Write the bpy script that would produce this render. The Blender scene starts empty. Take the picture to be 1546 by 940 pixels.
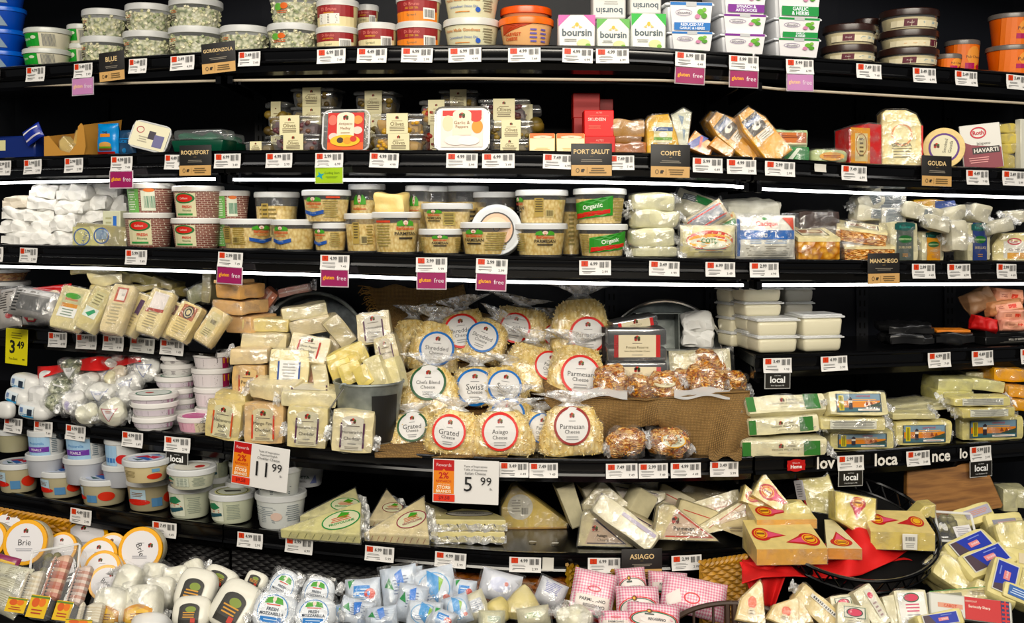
import bpy, bmesh, math, random
import numpy as np
from mathutils import Vector, Matrix, noise
R = math.radians
sc = bpy.context.scene
COL = sc.collection
F, CX, HY, ZC = 1650.0, 773.0, 330.0, 1.35      # focal length in pixels, principal point, eye height (m)
# ---------------------------------------------------------------- camera, world, light, exposure
cd = bpy.data.cameras.new('camera'); cam = bpy.data.objects.new('camera', cd); COL.objects.link(cam)
cam.location = (0, 0, ZC); cam.rotation_euler = (R(90), 0, 0)
cd.sensor_width = 36; cd.lens = 36 * F / 1546; cd.shift_y = -(470 - HY) / 1546; cd.clip_start = .02
sc.camera = cam
W_ = bpy.data.worlds.new('world'); sc.world = W_; W_.use_nodes = True
W_.node_tree.nodes['Background'].inputs[0].default_value = (.95, .97, 1, 1)
W_.node_tree.nodes['Background'].inputs[1].default_value = .10
def area(name, loc, rot, sx, sy, power, col=(1, .96, .9)):
    l = bpy.data.lights.new(name, 'AREA'); l.shape = 'RECTANGLE'; l.size = sx; l.size_y = sy; l.energy = power; l.color = col
    o = bpy.data.objects.new(name, l); o.location = loc; o.rotation_euler = rot; COL.objects.link(o); return o
area('front_fill_row', (0, .8, 3.0), (R(35), 0, 0), 4.2, .35, 30, (1, .93, .82))
area('front_fill_row', (0, -3.6, 3.3), (R(68), 0, 0), 6, .6, 310, (1, .92, .78))  # added fill far behind the camera, brightens the lower rows from the front
area('front_fill_row', (0, -.9, 2.8), (R(55), 0, 0), 4.5, .5, 60, (1, .93, .80))
area('canopy_light', (0, 2.08, 2.12), (R(20), 0, 0), 3.6, .08, 6, (1, .96, .9))
TUBE = {'lit': 11.0, 'mid': 6.5, 'off': 0.0}
sc.view_settings.view_transform = 'Standard'; sc.view_settings.look = 'None'
sc.view_settings.gamma = 1; sc.view_settings.use_curve_mapping = False; sc.view_settings.exposure = -0.15
sc.cycles.use_denoising = True; sc.cycles.transparent_max_bounces = 14; sc.cycles.max_bounces = 6
sc.cycles.sample_clamp_indirect = 6
# ---------------------------------------------------------------- materials
_mc = {}
def lin(h):
    h = h.lstrip('#'); c = [int(h[i:i + 2], 16) / 255 for i in (0, 2, 4)]
    c = [x / 12.92 if x <= .04045 else ((x + .055) / 1.055) ** 2.4 for x in c]; g = .3 * c[0] + .55 * c[1] + .15 * c[2]
    return tuple(max(0, min(1, (g + (x - g) * 1.2) * .86)) for x in c) + (1,)
def mat(spec):
    """'#rrggbb' paper, 'p#..' glossy plastic, 'c#..' cheese, 'w#..' wicker, 'k#..' crinkled paper, else a named special"""
    if spec in _mc: return _mc[spec]
    m = bpy.data.materials.new(spec.replace('#', '')); m.use_nodes = True; _mc[spec] = m
    nt = m.node_tree; N = nt.nodes; L = nt.links; b = N['Principled BSDF']; out = N['Material Output']
    def I(k, v): b.inputs[k].default_value = v
    def tc(scale=(1, 1, 1), rot=(0, 0, 0)):
        t = N.new('ShaderNodeTexCoord'); mp = N.new('ShaderNodeMapping'); mp.inputs['Scale'].default_value = scale; mp.inputs['Rotation'].default_value = rot
        L.new(t.outputs['Object'], mp.inputs[0]); return mp.outputs[0]
    def noi(scale, vec=None, det=3):
        n = N.new('ShaderNodeTexNoise'); n.inputs['Scale'].default_value = scale; n.inputs['Detail'].default_value = det
        L.new(vec or tc(), n.inputs['Vector']); return n
    def ramp(src, stops):
        r = N.new('ShaderNodeValToRGB'); e = r.color_ramp.elements
        while len(e) < len(stops): e.new(.5)
        for k, (p, c) in enumerate(stops): e[k].position = p; e[k].color = lin(c) if isinstance(c, str) else (c, c, c, 1)
        L.new(src, r.inputs[0]); return r.outputs[0]
    def bump(src, s, d=.001):
        n = N.new('ShaderNodeBump'); n.inputs['Strength'].default_value = s; n.inputs['Distance'].default_value = d
        L.new(src, n.inputs['Height']); L.new(n.outputs[0], b.inputs['Normal'])
    def seethru(fac):
        t = N.new('ShaderNodeBsdfTransparent'); mx = N.new('ShaderNodeMixShader')
        if isinstance(fac, float): mx.inputs[0].default_value = fac
        else: L.new(fac, mx.inputs[0])
        L.new(t.outputs[0], mx.inputs[1]); L.new(b.outputs[0], mx.inputs[2]); L.new(mx.outputs[0], out.inputs[0])
    k = spec[0] if '#' in spec[:2] else ''
    if k == '#': I('Base Color', lin(spec)); I('Roughness', .5)
    elif k == 'p': I('Base Color', lin(spec[1:])); I('Roughness', .28); I('Specular IOR Level', .5)
    elif k == 'c':
        c = lin(spec[1:]); n = noi(55); r = N.new('ShaderNodeMixRGB'); r.blend_type = 'MULTIPLY'; r.inputs[0].default_value = 1
        r.inputs[1].default_value = c; L.new(ramp(n.outputs[0], [(.3, .86), (.65, 1.0)]), r.inputs[2]); L.new(r.outputs[0], b.inputs['Base Color'])
        I('Roughness', .38); bump(noi(160).outputs[0], .35, .0012)
    elif k == 'k':
        I('Base Color', lin(spec[1:])); I('Roughness', .55); v = N.new('ShaderNodeTexVoronoi'); v.inputs['Scale'].default_value = 38; L.new(noi(9).outputs[1], v.inputs['Vector']) if 0 else L.new(tc(), v.inputs['Vector'])
        bump(v.outputs['Distance'], 1.0, .007)
    elif k == 'w':
        n = noi(45, tc((1, 1, 3))); c = lin(spec[1:]); r = N.new('ShaderNodeMixRGB'); r.blend_type = 'MULTIPLY'; r.inputs[0].default_value = 1
        r.inputs[1].default_value = c; L.new(ramp(n.outputs[0], [(.3, .55), (.7, 1.0)]), r.inputs[2]); L.new(r.outputs[0], b.inputs['Base Color']); I('Roughness', .4)
    elif spec in ('film', 'tuft', 'clear'):
        g = N.new('ShaderNodeBsdfGlossy'); g.inputs['Roughness'].default_value = .16 if spec != 'clear' else .07; g.inputs[0].default_value = (1, 1, 1, 1)
        n = noi({'film': 34, 'tuft': 60, 'clear': 10}[spec], det=5); bp = N.new('ShaderNodeBump'); bp.inputs['Strength'].default_value = {'film': .9, 'tuft': 1, 'clear': .25}[spec]; bp.inputs['Distance'].default_value = .012
        L.new(n.outputs[0], bp.inputs['Height']); L.new(bp.outputs[0], g.inputs['Normal'])
        I('Base Color', (.88, .9, .92, 1)); I('Roughness', .3); mx = N.new('ShaderNodeMixShader'); mx.inputs[0].default_value = {'film': .25, 'tuft': .5, 'clear': .4}[spec]
        L.new(g.outputs[0], mx.inputs[1]); L.new(b.outputs[0], mx.inputs[2]); t = N.new('ShaderNodeBsdfTransparent'); m2 = N.new('ShaderNodeMixShader')
        L.new(ramp(n.outputs[0], {'film': [(.45, .06), (.62, .26)], 'tuft': [(.4, .2), (.6, .7)], 'clear': [(.3, .13), (.7, .19)]}[spec]), m2.inputs[0]); L.new(t.outputs[0], m2.inputs[1]); L.new(mx.outputs[0], m2.inputs[2]); L.new(m2.outputs[0], out.inputs[0])
    elif spec == 'haze': I('Base Color', (.86, .87, .87, 1)); I('Roughness', .3); seethru(.6)
    elif spec == 'milky': I('Base Color', (.90, .90, .86, 1)); I('Roughness', .3); I('Subsurface Weight', .15)
    elif spec in ('shred', 'shreddark'):
        v = N.new('ShaderNodeTexVoronoi'); v.inputs['Scale'].default_value = 120; L.new(tc((1, .6, .45), (0, .6, 0)), v.inputs['Vector'])
        L.new(ramp(v.outputs['Distance'], [(.1, '#fdebb4'), (.8, '#dcbc74')]), b.inputs['Base Color']); I('Roughness', .5); bump(v.outputs['Distance'], .8, .004)
    elif spec == 'pasta':
        v = N.new('ShaderNodeTexVoronoi'); v.inputs['Scale'].default_value = 170; L.new(tc((1, .5, .6), (0, .9, 0)), v.inputs['Vector'])
        L.new(ramp(v.outputs['Distance'], [(.1, '#f6e4a8'), (.9, '#c8a452')]), b.inputs['Base Color']); I('Roughness', .5)
    elif spec == 'crumb':
        v = N.new('ShaderNodeTexVoronoi'); v.inputs['Scale'].default_value = 110; L.new(tc(), v.inputs['Vector'])
        L.new(ramp(v.outputs['Distance'], [(.05, '#eceadb'), (.55, '#cfcfae'), (.85, '#77835f')]), b.inputs['Base Color']); I('Roughness', .6); bump(v.outputs['Distance'], .8, .005)
    elif spec == 'nut':
        v = N.new('ShaderNodeTexVoronoi'); v.inputs['Scale'].default_value = 140; L.new(tc((1, 1, 2)), v.inputs['Vector'])
        L.new(ramp(v.outputs['Color'], [(.15, '#8a4a20'), (.45, '#c68444'), (.75, '#ecc48a')]), b.inputs['Base Color']); I('Roughness', .35); bump(v.outputs['Distance'], .9, .005)
    elif spec == 'herb':
        v = N.new('ShaderNodeTexVoronoi'); v.inputs['Scale'].default_value = 130; L.new(tc(), v.inputs['Vector'])
        L.new(ramp(v.outputs['Color'], [(.2, '#4c5440'), (.5, '#8e9478'), (.8, '#b9bba4')]), b.inputs['Base Color']); I('Roughness', .4); bump(v.outputs['Distance'], .7, .003)
    elif spec == 'honeycomb':
        v = N.new('ShaderNodeTexVoronoi'); v.inputs['Scale'].default_value = 75; L.new(tc(), v.inputs['Vector'])
        L.new(ramp(v.outputs['Distance'], [(.1, '#e0b060'), (.7, '#a56a22')]), b.inputs['Base Color']); I('Roughness', .3); bump(v.outputs['Distance'], .8, .004)
    elif spec == 'brick':
        t = N.new('ShaderNodeTexBrick'); t.inputs['Scale'].default_value = 55; t.inputs['Color1'].default_value = lin('#7a4a42'); t.inputs['Color2'].default_value = lin('#8d5c52')
        t.inputs['Mortar'].default_value = lin('#e8ddcc'); t.inputs['Mortar Size'].default_value = .02; L.new(tc((1, 1, 1), (R(90), 0, 0)), t.inputs['Vector']); L.new(t.outputs[0], b.inputs['Base Color'])
    elif spec in ('tiles', 'pink'):
        t = N.new('ShaderNodeTexChecker'); t.inputs['Scale'].default_value = 260 if spec == 'pink' else 60
        t.inputs['Color1'].default_value = lin('#f2dce2'); t.inputs['Color2'].default_value = lin('#e090a8'); L.new(tc((1, .01, 1), (0, R(45), 0)), t.inputs['Vector']); L.new(t.outputs[0], b.inputs['Base Color']); I('Roughness', .3); bump(noi(30).outputs[0], .6, .006)
    elif spec == 'blackmetal':
        I('Base Color', lin('#060607')); I('Roughness', .16); I('Specular IOR Level', .45)
    elif spec == 'deck':
        I('Base Color', lin('#0b0b0c')); I('Roughness', .22); I('Specular IOR Level', .4); bump(noi(20).outputs[0], .05, .002)
    elif spec == 'case':
        I('Base Color', lin('#0d0f16')); I('Roughness', .5); I('Specular IOR Level', .25)
    elif spec == 'blackmatt': I('Base Color', lin('#0b0b0b')); I('Roughness', .8); I('Specular IOR Level', .15)
    elif spec == 'galv':
        n = noi(28, det=6); L.new(ramp(n.outputs[0], [(.3, '#7c8280'), (.7, '#a9aeaa')]), b.inputs['Base Color']); I('Metallic', .65); I('Roughness', .42); bump(noi(14).outputs[0], .4, .006)
    elif spec == 'galvdark':
        n = noi(40, det=5); L.new(ramp(n.outputs[0], [(.3, '#4b5052'), (.7, '#787d80')]), b.inputs['Base Color']); I('Metallic', .6); I('Roughness', .5)
    elif spec == 'chrome': I('Base Color', (.7, .7, .68, 1)); I('Metallic', 1.0); I('Roughness', .25)
    elif spec in ('burlap', 'burlapfold'):
        w1 = N.new('ShaderNodeTexWave'); w1.inputs['Scale'].default_value = 95; w1.bands_direction = 'X'; w1.inputs['Distortion'].default_value = .6; L.new(tc(), w1.inputs['Vector'])
        w2 = N.new('ShaderNodeTexWave'); w2.inputs['Scale'].default_value = 95; w2.bands_direction = 'Z'; w2.inputs['Distortion'].default_value = .6; L.new(tc(), w2.inputs['Vector'])
        mx = N.new('ShaderNodeMath'); mx.operation = 'MULTIPLY'; L.new(w1.outputs[1], mx.inputs[0]); L.new(w2.outputs[1], mx.inputs[1])
        L.new(ramp(mx.outputs[0], [(.0, '#6e5535'), (.5, '#ab8a5c')]), b.inputs['Base Color']); I('Roughness', .9); bump(mx.outputs[0], .8, .003)
    elif spec == 'wood':
        n = noi(6, tc((1, 1, 9), (0, R(6), 0)), 8); L.new(ramp(n.outputs[0], [(.35, '#5f3f28'), (.5, '#9a7048'), (.62, '#7b5535')]), b.inputs['Base Color']); I('Roughness', .45)
    elif spec == 'cardboard': I('Base Color', lin('#b98a4d')); I('Roughness', .75)
    elif spec == 'redcloth': I('Base Color', lin('#cf141a')); I('Roughness', .75); bump(noi(300).outputs[0], .3, .001)
    elif spec.startswith('tube'):
        s = TUBE[spec[4:]]; I('Base Color', lin('#cfc4b2') if s == 0 else (.9, .9, .9, 1)); I('Roughness', .4)
        I('Emission Color', (1, .98, .96, 1)); I('Emission Strength', s)
    elif spec == 'floor':
        n = noi(3); L.new(ramp(n.outputs[0], [(.3, '#6e6a64'), (.7, '#8a867f')]), b.inputs['Base Color']); I('Roughness', .3)
    else: raise ValueError(spec)
    return m
# ---------------------------------------------------------------- mesh building
_tx = {}
def textmesh(s, off=0.0):
    key = (s, off)
    if key not in _tx:
        c = bpy.data.curves.new('t', 'FONT'); c.body = s; c.resolution_u = 2; c.offset = off
        o = bpy.data.objects.new('t', c); me = bpy.data.meshes.new_from_object(o)
        vs = [(v.co.x, v.co.y) for v in me.vertices]; fs = [tuple(p.vertices) for p in me.polygons]
        bpy.data.objects.remove(o); bpy.data.curves.remove(c); bpy.data.meshes.remove(me)
        xs = [v[0] for v in vs] or [0]; ys = [v[1] for v in vs] or [0]
        x0, x1, y0, y1 = min(xs), max(xs), min(ys), max(ys)
        _tx[key] = ([(x - (x0 + x1) / 2, y - (y0 + y1) / 2) for x, y in vs], fs, x1 - x0, y1 - y0)
    return _tx[key]
class MB:
    def __init__(s): s.v = []; s.f = []; s.m = []; s.ms = []
    def add(s, vs, fs, m):
        if m not in s.ms: s.ms.append(m)
        k = s.ms.index(m); o = len(s.v); s.v += [tuple(v) for v in vs]
        s.f += [tuple(i + o for i in f) for f in fs]; s.m += [k] * len(fs)
    def grid(s, fn, nu, nv, m, wrap=False):
        vs = [fn(i / nu, j / nv) for j in range(nv + 1) for i in range(nu + (0 if wrap else 1))]
        w = nu if wrap else nu + 1
        s.add(vs, [(j * w + i, j * w + (i + 1) % w, (j + 1) * w + (i + 1) % w, (j + 1) * w + i) for j in range(nv) for i in range(nu)], m)
    def box(s, x0, y0, z0, x1, y1, z1, m):
        s.add([(x, y, z) for x in (x0, x1) for y in (y0, y1) for z in (z0, z1)], [(0, 1, 3, 2), (4, 6, 7, 5), (0, 4, 5, 1), (2, 3, 7, 6), (0, 2, 6, 4), (1, 5, 7, 3)], m)
    def rbox(s, W, D, H, r, m, seg=2, z0=0, taper=1.0, cx=0, cy=0):
        bm = bmesh.new(); bmesh.ops.create_cube(bm, size=1)
        for v in bm.verts:
            k = taper if v.co.z < 0 else 1
            v.co = (v.co.x * W * k, v.co.y * D * k, v.co.z * H)
        bmesh.ops.bevel(bm, geom=list(bm.edges), offset=min(r, W * .45, D * .45, H * .45), segments=seg, affect='EDGES', profile=.5)
        bm.verts.index_update()
        s.add([(v.co.x + cx, v.co.y + cy, v.co.z + H / 2 + z0) for v in bm.verts], [tuple(v.index for v in f.verts) for f in bm.faces], m); bm.free()
    def blob(s, W, D, H, m, p=6, n=8, amp=0, sc_=25, seed=0, z0=0):
        bm = bmesh.new(); bmesh.ops.create_cube(bm, size=2); bmesh.ops.subdivide_edges(bm, edges=bm.edges, cuts=n - 1, use_grid_fill=True); bm.verts.index_update()
        vs = []
        for v in bm.verts:
            c = Vector([math.tan(a * .78) / math.tan(.78) for a in v.co]); k = (sum(abs(a) ** p for a in c)) ** (-1 / p); c = c * k
            q = Vector((c.x * W / 2, c.y * D / 2, c.z * H / 2))
            if amp: q += c * amp * noise.noise(q * sc_ + Vector((seed * 7.3, seed, 0)))
            vs.append((q.x, q.y, q.z + H / 2 + z0))
        s.add(vs, [tuple(v.index for v in f.verts) for f in bm.faces], m); bm.free()
    def lathe(s, prof, m, n=28, sx=1, sy=1, cx=0, cy=0):
        vs = [(cx + r * sx * math.cos(2 * math.pi * i / n), cy + r * sy * math.sin(2 * math.pi * i / n), z) for r, z in prof for i in range(n)]
        s.add(vs, [(j * n + i, j * n + (i + 1) % n, (j + 1) * n + (i + 1) % n, (j + 1) * n + i) for j in range(len(prof) - 1) for i in range(n)], m)
    def prism(s, poly, y0, y1, m, r=0):
        """polygon in x,z extruded along y, with an inset bevel r"""
        n = len(poly); cx = sum(p[0] for p in poly) / n; cz = sum(p[1] for p in poly) / n
        ins = [(cx + (x - cx) * (1 - r / max(1e-6, math.hypot(x - cx, z - cz)) * 1.3), cz + (z - cz) * (1 - r / max(1e-6, math.hypot(x - cx, z - cz)) * 1.3)) for x, z in poly] if r else poly
        rings = [[(x, y0, z) for x, z in ins]]
        if r: rings += [[(x, y0 + r, z) for x, z in poly], [(x, y1 - r, z) for x, z in poly]]
        rings += [[(x, y1, z) for x, z in ins]]
        vs = [v for g in rings for v in g]; fs = [tuple(range(n)), tuple(reversed(range((len(rings) - 1) * n, len(rings) * n)))]
        for j in range(len(rings) - 1): fs += [(j * n + (i + 1) % n, j * n + i, (j + 1) * n + i, (j + 1) * n + (i + 1) % n) for i in range(n)]
        s.add(vs, fs, m)
    def tube(s, pts, r, m, n=6, closed=False):
        P = [Vector(p) for p in pts]; vs = []; L = len(P)
        for i in range(L):
            t = (P[(i + 1) % L] - P[i - 1]) if closed else (P[min(i + 1, L - 1)] - P[max(i - 1, 0)])
            t = t.normalized() if t.length > 1e-9 else Vector((0, 0, 1)); a = t.cross(Vector((0, 0, 1)))
            if a.length < .05: a = t.cross(Vector((0, 1, 0)))
            a.normalize(); b = t.cross(a)
            vs += [P[i] + (a * math.cos(2 * math.pi * k / n) + b * math.sin(2 * math.pi * k / n)) * r for k in range(n)]
        fs = [(j * n + i, j * n + (i + 1) % n, ((j + 1) % L) * n + (i + 1) % n, ((j + 1) % L) * n + i) for j in range(L if closed else L - 1) for i in range(n)]
        if not closed: fs += [tuple(range(n)), tuple(range((L - 1) * n, L * n))]
        s.add(vs, fs, m)
    def chips(s, fn, n, size, mats, seed):
        """small solid flakes lying on a surface: fn(u,v) -> point"""
        rd = random.Random(seed)
        for _ in range(n):
            c = Vector(fn(rd.random(), rd.random())); a = Vector([rd.gauss(0, 1) for _ in range(3)]).normalized(); b = a.orthogonal().normalized(); e = a.cross(b)
            a = a * size[0] * rd.uniform(.6, 1.3); b = b * size[1]; e = e * size[2]
            s.add([c + a * i + b * j + e * k for i in (-.5, .5) for j in (-.5, .5) for k in (-.5, .5)], [(0, 1, 3, 2), (4, 6, 7, 5), (0, 4, 5, 1), (2, 3, 7, 6), (0, 2, 6, 4), (1, 5, 7, 3)], rd.choice(mats))
    def art(s, ops, hw, hh, mp, h0=.0003, dh=.00022):
        h = h0; rd = random.Random(len(ops) * 13 + int(hw * 1e4))
        def rect(cx, cy, w, hgt, col, rot=0, h=None, nx=None):
            nx = nx or max(1, min(10, int(w * 6))); ny = max(1, min(6, int(hgt * 4))); cr, sr = math.cos(rot), math.sin(rot)
            def g(u, v):
                x = (u - .5) * w * hw; y = (v - .5) * hgt * hh
                return mp(cx * hw + x * cr - y * sr, cy * hh + x * sr + y * cr, h)
            s.grid(g, nx, ny, col)
        for o in ops:
            k = o[0]
            if k == 'r': rect(o[1], o[2], o[3], o[4], o[5], o[6] if len(o) > 6 else 0, h)
            elif k in 'eo':
                n = 26; cx, cy, rx, ry = o[1] * hw, o[2] * hh, o[3] * hw, o[4] * hh
                t = o[5] * hw if k == 'o' else 0
                ring = lambda q, rr: [mp(cx + (rx - q) * rr * math.cos(2 * math.pi * i / n), cy + (ry - q) * rr * math.sin(2 * math.pi * i / n), h) for i in range(n)]
                if k == 'o': s.add(ring(0, 1) + ring(t, 1), [(i, (i + 1) % n, n + (i + 1) % n, n + i) for i in range(n)], o[6])
                else:
                    vs = ring(0, 1) + ring(0, .66) + ring(0, .33) + [mp(cx, cy, h)]
                    fs = [(j * n + i, j * n + (i + 1) % n, (j + 1) * n + (i + 1) % n, (j + 1) * n + i) for j in (0, 1) for i in range(n)] + [(2 * n + i, 2 * n + (i + 1) % n, 3 * n) for i in range(n)]
                    s.add(vs, fs, o[5])
            elif k == 'p':
                P = [(x * hw, y * hh) for x, y in o[1]]; c0 = (sum(p[0] for p in P) / len(P), sum(p[1] for p in P) / len(P)); n = 4; vs, fs = [], []
                for i in range(len(P)):
                    p, q, b0 = P[i], P[(i + 1) % len(P)], len(vs)
                    for r_ in range(n + 1):
                        for t_ in range(r_ + 1):
                            u, w = r_ / n, (t_ / r_ if r_ else 0)
                            vs.append(mp(c0[0] + u * (p[0] + (q[0] - p[0]) * w - c0[0]), c0[1] + u * (p[1] + (q[1] - p[1]) * w - c0[1]), h))
                    ix = lambda r_, t_: b0 + r_ * (r_ + 1) // 2 + t_
                    for r_ in range(n):
                        for t_ in range(r_ + 1):
                            fs.append((ix(r_, t_), ix(r_ + 1, t_), ix(r_ + 1, t_ + 1)))
                            if t_ < r_: fs.append((ix(r_, t_), ix(r_ + 1, t_ + 1), ix(r_, t_ + 1)))
                s.add(vs, fs, o[2])
            elif k in 'tT':
                vs, fs, tw, th = textmesh(o[1], .025 if k == 'T' else 0.0); rot = o[7] if len(o) > 7 else 0
                if tw <= 0 or th <= 0: continue
                q = min(o[4] * hw / tw, o[5] * hh / th); cr, sr = math.cos(rot), math.sin(rot)
                s.add([mp(o[2] * hw + (x * cr - y * sr) * q, o[3] * hh + (x * sr + y * cr) * q, h) for x, y in vs], fs, o[6])
            elif k == 'l':
                cx, cy, w, hg, n, col = o[1:7]
                for i in range(n):
                    ww = w * rd.uniform(.7, 1); rect(cx, cy + hg * (.5 - (i + .5) / n), ww, hg / n * .42, col, 0, h, 2)
            elif k == 'b':
                cx, cy, w, hg, col = o[1:6]; n = 11
                for i in range(n): rect(cx + w * ((i + .5) / n - .5), cy, w / n * rd.uniform(.3, .75), hg, col, 0, h, 1)
            elif k == 'g':       # small maple-leaf cluster emblem
                cx, cy, q = o[1], o[2], o[3]; asp = hw / hh
                for a, col in ((90, '#c8452c'), (30, '#3d6b35'), (150, '#3a2a28'), (210, '#a83226'), (330, '#5a2a24')):
                    x = cx + q * .55 * math.cos(R(a)); y = cy + q * .55 * math.sin(R(a)) * asp
                    s.add([mp((x + q * .5 * math.cos(R(b))) * hw, (y + q * .5 * math.sin(R(b)) * asp) * hh, h) for b in range(a, a + 360, 60)], [tuple(range(6))], col)
            h += dh
    def build(s, name, parent=None, smooth=True, ang=.65, label=None):
        me = bpy.data.meshes.new(name); me.from_pydata(s.v, [], s.f)
        for m in s.ms: me.materials.append(mat(m))
        if len(s.ms) > 1: me.polygons.foreach_set('material_index', s.m)
        if smooth: me.shade_smooth(); me.set_sharp_from_angle(angle=ang)
        me.update(); o = bpy.data.objects.new(name, me); COL.objects.link(o)
        if parent: o.parent = parent
        if label: o['label'] = label
        return o
# ---------------------------------------------------------------- the bowed case and its shelves
def Df(px):
    t = (850 - px) / 850 if px < 850 else (px - 850) / 696
    return 2.393 * (1 + (.18 if px < 850 else .12) * t * t)
def cv(px, D):
    """depths below are written for a rail 1.70 m away at the middle; the rail stands at 2.39 m"""
    return D + Df(px) * (1 - 1.7 / 2.393)
SH = {1: (0, [(-120, 113), (0, 103), (120, 94), (240, 84), (390, 75), (530, 71), (770, 69.5), (960, 72), (1150, 84), (1290, 93), (1400, 101), (1546, 112), (1670, 122)]),
      2: (0, [(-120, 246), (0, 240), (120, 235.5), (240, 231.5), (350, 229), (480, 228), (770, 229), (1000, 233), (1140, 239), (1290, 248), (1400, 252), (1546, 256), (1670, 260)]),
      3: (-.01, [(-120, 368), (0, 370), (190, 373.5), (330, 377), (480, 381), (640, 385), (770, 388), (1000, 391), (1140, 393), (1400, 395), (1546, 395), (1670, 395)]),
      4: (.04, [(-120, 485), (0, 492), (100, 499), (200, 505), (325, 515), (900, 545), (1130, 538), (1280, 533), (1400, 529), (1546, 523), (1670, 518)]),
      5: (-.06, [(-120, 611), (0, 624), (100, 636), (200, 648), (300, 659), (400, 669), (500, 678), (640, 688), (770, 693.5), (900, 695.5), (1000, 695), (1110, 692), (1200, 688), (1300, 682), (1400, 675), (1546, 664), (1670, 655)]),
      6: (-.08, [(-120, 722), (0, 742), (100, 760), (250, 784), (400, 802), (500, 813), (640, 826), (780, 836), (900, 837.5), (1000, 835), (1140, 827), (1300, 815), (1546, 790), (1670, 775)])}
_T = {}
for s_, (off, pts) in SH.items():
    pp = np.arange(-120, 1671, 10.0); yy = np.interp(pp, [p[0] for p in pts], [p[1] for p in pts])
    yy = np.convolve(np.pad(yy, 3, mode='reflect', reflect_type='odd'), np.ones(7) / 7, 'valid')
    dd = np.array([Df(p) + off for p in pp]); _T[s_] = ((pp - CX) * dd / F, dd, ZC - (yy - HY) * dd / F, pp)
def zsh(s, X): return float(np.interp(X, _T[s][0], _T[s][2]))
def ysh(s, X): return float(np.interp(X, _T[s][0], _T[s][1]))
def front(s, px):
    X = (px - CX) * (Df(px) + SH[s][0]) / F; return X, ysh(s, X), zsh(s, X)
def yawat(X):
    return math.atan2(ysh(1, X + .03) - ysh(1, X - .03), .06)
def ray(px, py, D): return rayT(px, py, cv(px, D))
def rayT(px, py, D): return Vector(((px - CX) * D / F, D, ZC - (py - HY) * D / F))
ALL = []
def thing(name, label, cat, loc=(0, 0, 0), rot=None, group=None):
    o = bpy.data.objects.new(name, None); o.empty_display_size = .02; COL.objects.link(o)
    o.matrix_world = Matrix.Translation(loc) @ (rot or Matrix.Identity(4))
    return tag(o, label, cat, group)
def tag(o, label, cat, group=None):
    o['label'] = label; o['category'] = cat
    if group: o['group'] = group
    ALL.append(o); return o
def struct(o, kind='structure'): o['kind'] = kind; return o
# frames -------------------------------------------------------------------
def drop(fr, dep, k=1.0, mn=.4):
    """the framed height included the receding top face: take that part off the real height"""
    h = max(fr.H * mn, fr.H - k * max(0, ZC - (fr.P.z + fr.H / 2)) * dep / fr.P.y); fr.P.z -= (fr.H - h) / 2; fr.H = h; return fr
class Fr:
    def __init__(s, P, W, H, yaw=0, lean=0, roll=0): s.P, s.W, s.H, s.yaw, s.lean, s.roll = Vector(P), W, H, yaw, lean, roll
def on(s, x0, y0, x1, d=.03, y1=None, rnd=False, yaw=None, lean=0, roll=0):
    """upright thing on shelf s whose front spans x0..x1, top y0; base on the shelf unless y1 is given (stacked)"""
    cx = (x0 + x1) / 2; D = Df(cx) + SH[s][0] + d; w = x1 - x0
    Wd = w * D / F / ((1 - w / (2 * F)) if rnd else 1)
    Dm = D + (Wd / 2 if rnd else 0); X = (cx - CX) * Dm / F
    zb = zsh(s, X) + .001 if y1 is None else ZC - (y1 - HY) * Dm / F
    zt = ZC - (y0 - HY) * Dm / F; H = max(zt - zb, .008)
    yw = yawat(X) * .8 if yaw is None else R(yaw)
    P = Vector((X, Dm, zb + H / 2)); 
    if rnd: P -= Matrix.Rotation(yw, 3, 'Z') @ Vector((0, Wd / 2, 0))
    return Fr(P, Wd, H, yw, R(lean), R(roll))
def base(s, x0, y0, x1, y1, rnd=False, yaw=None, lean=0, roll=0):
    """thing standing on visible shelf s: depth solved from the pixel row of its base"""
    cx = (x0 + x1) / 2; D = Df(cx)
    for _ in range(4): D = F * (ZC - zsh(s, (cx - CX) * D / F)) / (y1 - HY)
    f = on(s, x0, y0, x1, D - Df(cx) - SH[s][0], None, False, yaw, lean, roll)
    return f
def at(cx, cy, w, h, D, yaw=0, lean=0, roll=0):
    return atT(cx, cy, w, h, cv(cx, D), yaw, lean, roll)
def atT(cx, cy, w, h, D, yaw=0, lean=0, roll=0):
    return Fr(rayT(cx, cy, D), w * D / F, h * D / F, R(yaw), R(lean), R(roll))
def root(name, label, cat, fr, dep, group=None):
    M = Matrix.Rotation(fr.yaw, 4, 'Z') @ Matrix.Rotation(-fr.lean, 4, 'X') @ Matrix.Rotation(-fr.roll, 4, 'Y')
    return thing(name, label, cat, fr.P + (M @ Vector((0, dep / 2, -fr.H / 2))), M, group)
def flat(dep, cz, cx=0): return lambda x, y, h: (cx + x, -dep / 2 - h, cz + y)
def topm(H, cx=0, cy=0): return lambda x, y, h: (cx + x, cy + y, H + h)
def cyl(Rf, cz, cx=0): return lambda x, y, h: (cx + (Rf(cz + y) + h) * math.sin(x / Rf(cz + y)), -(Rf(cz + y) + h) * math.cos(x / Rf(cz + y)), cz + y)
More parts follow.
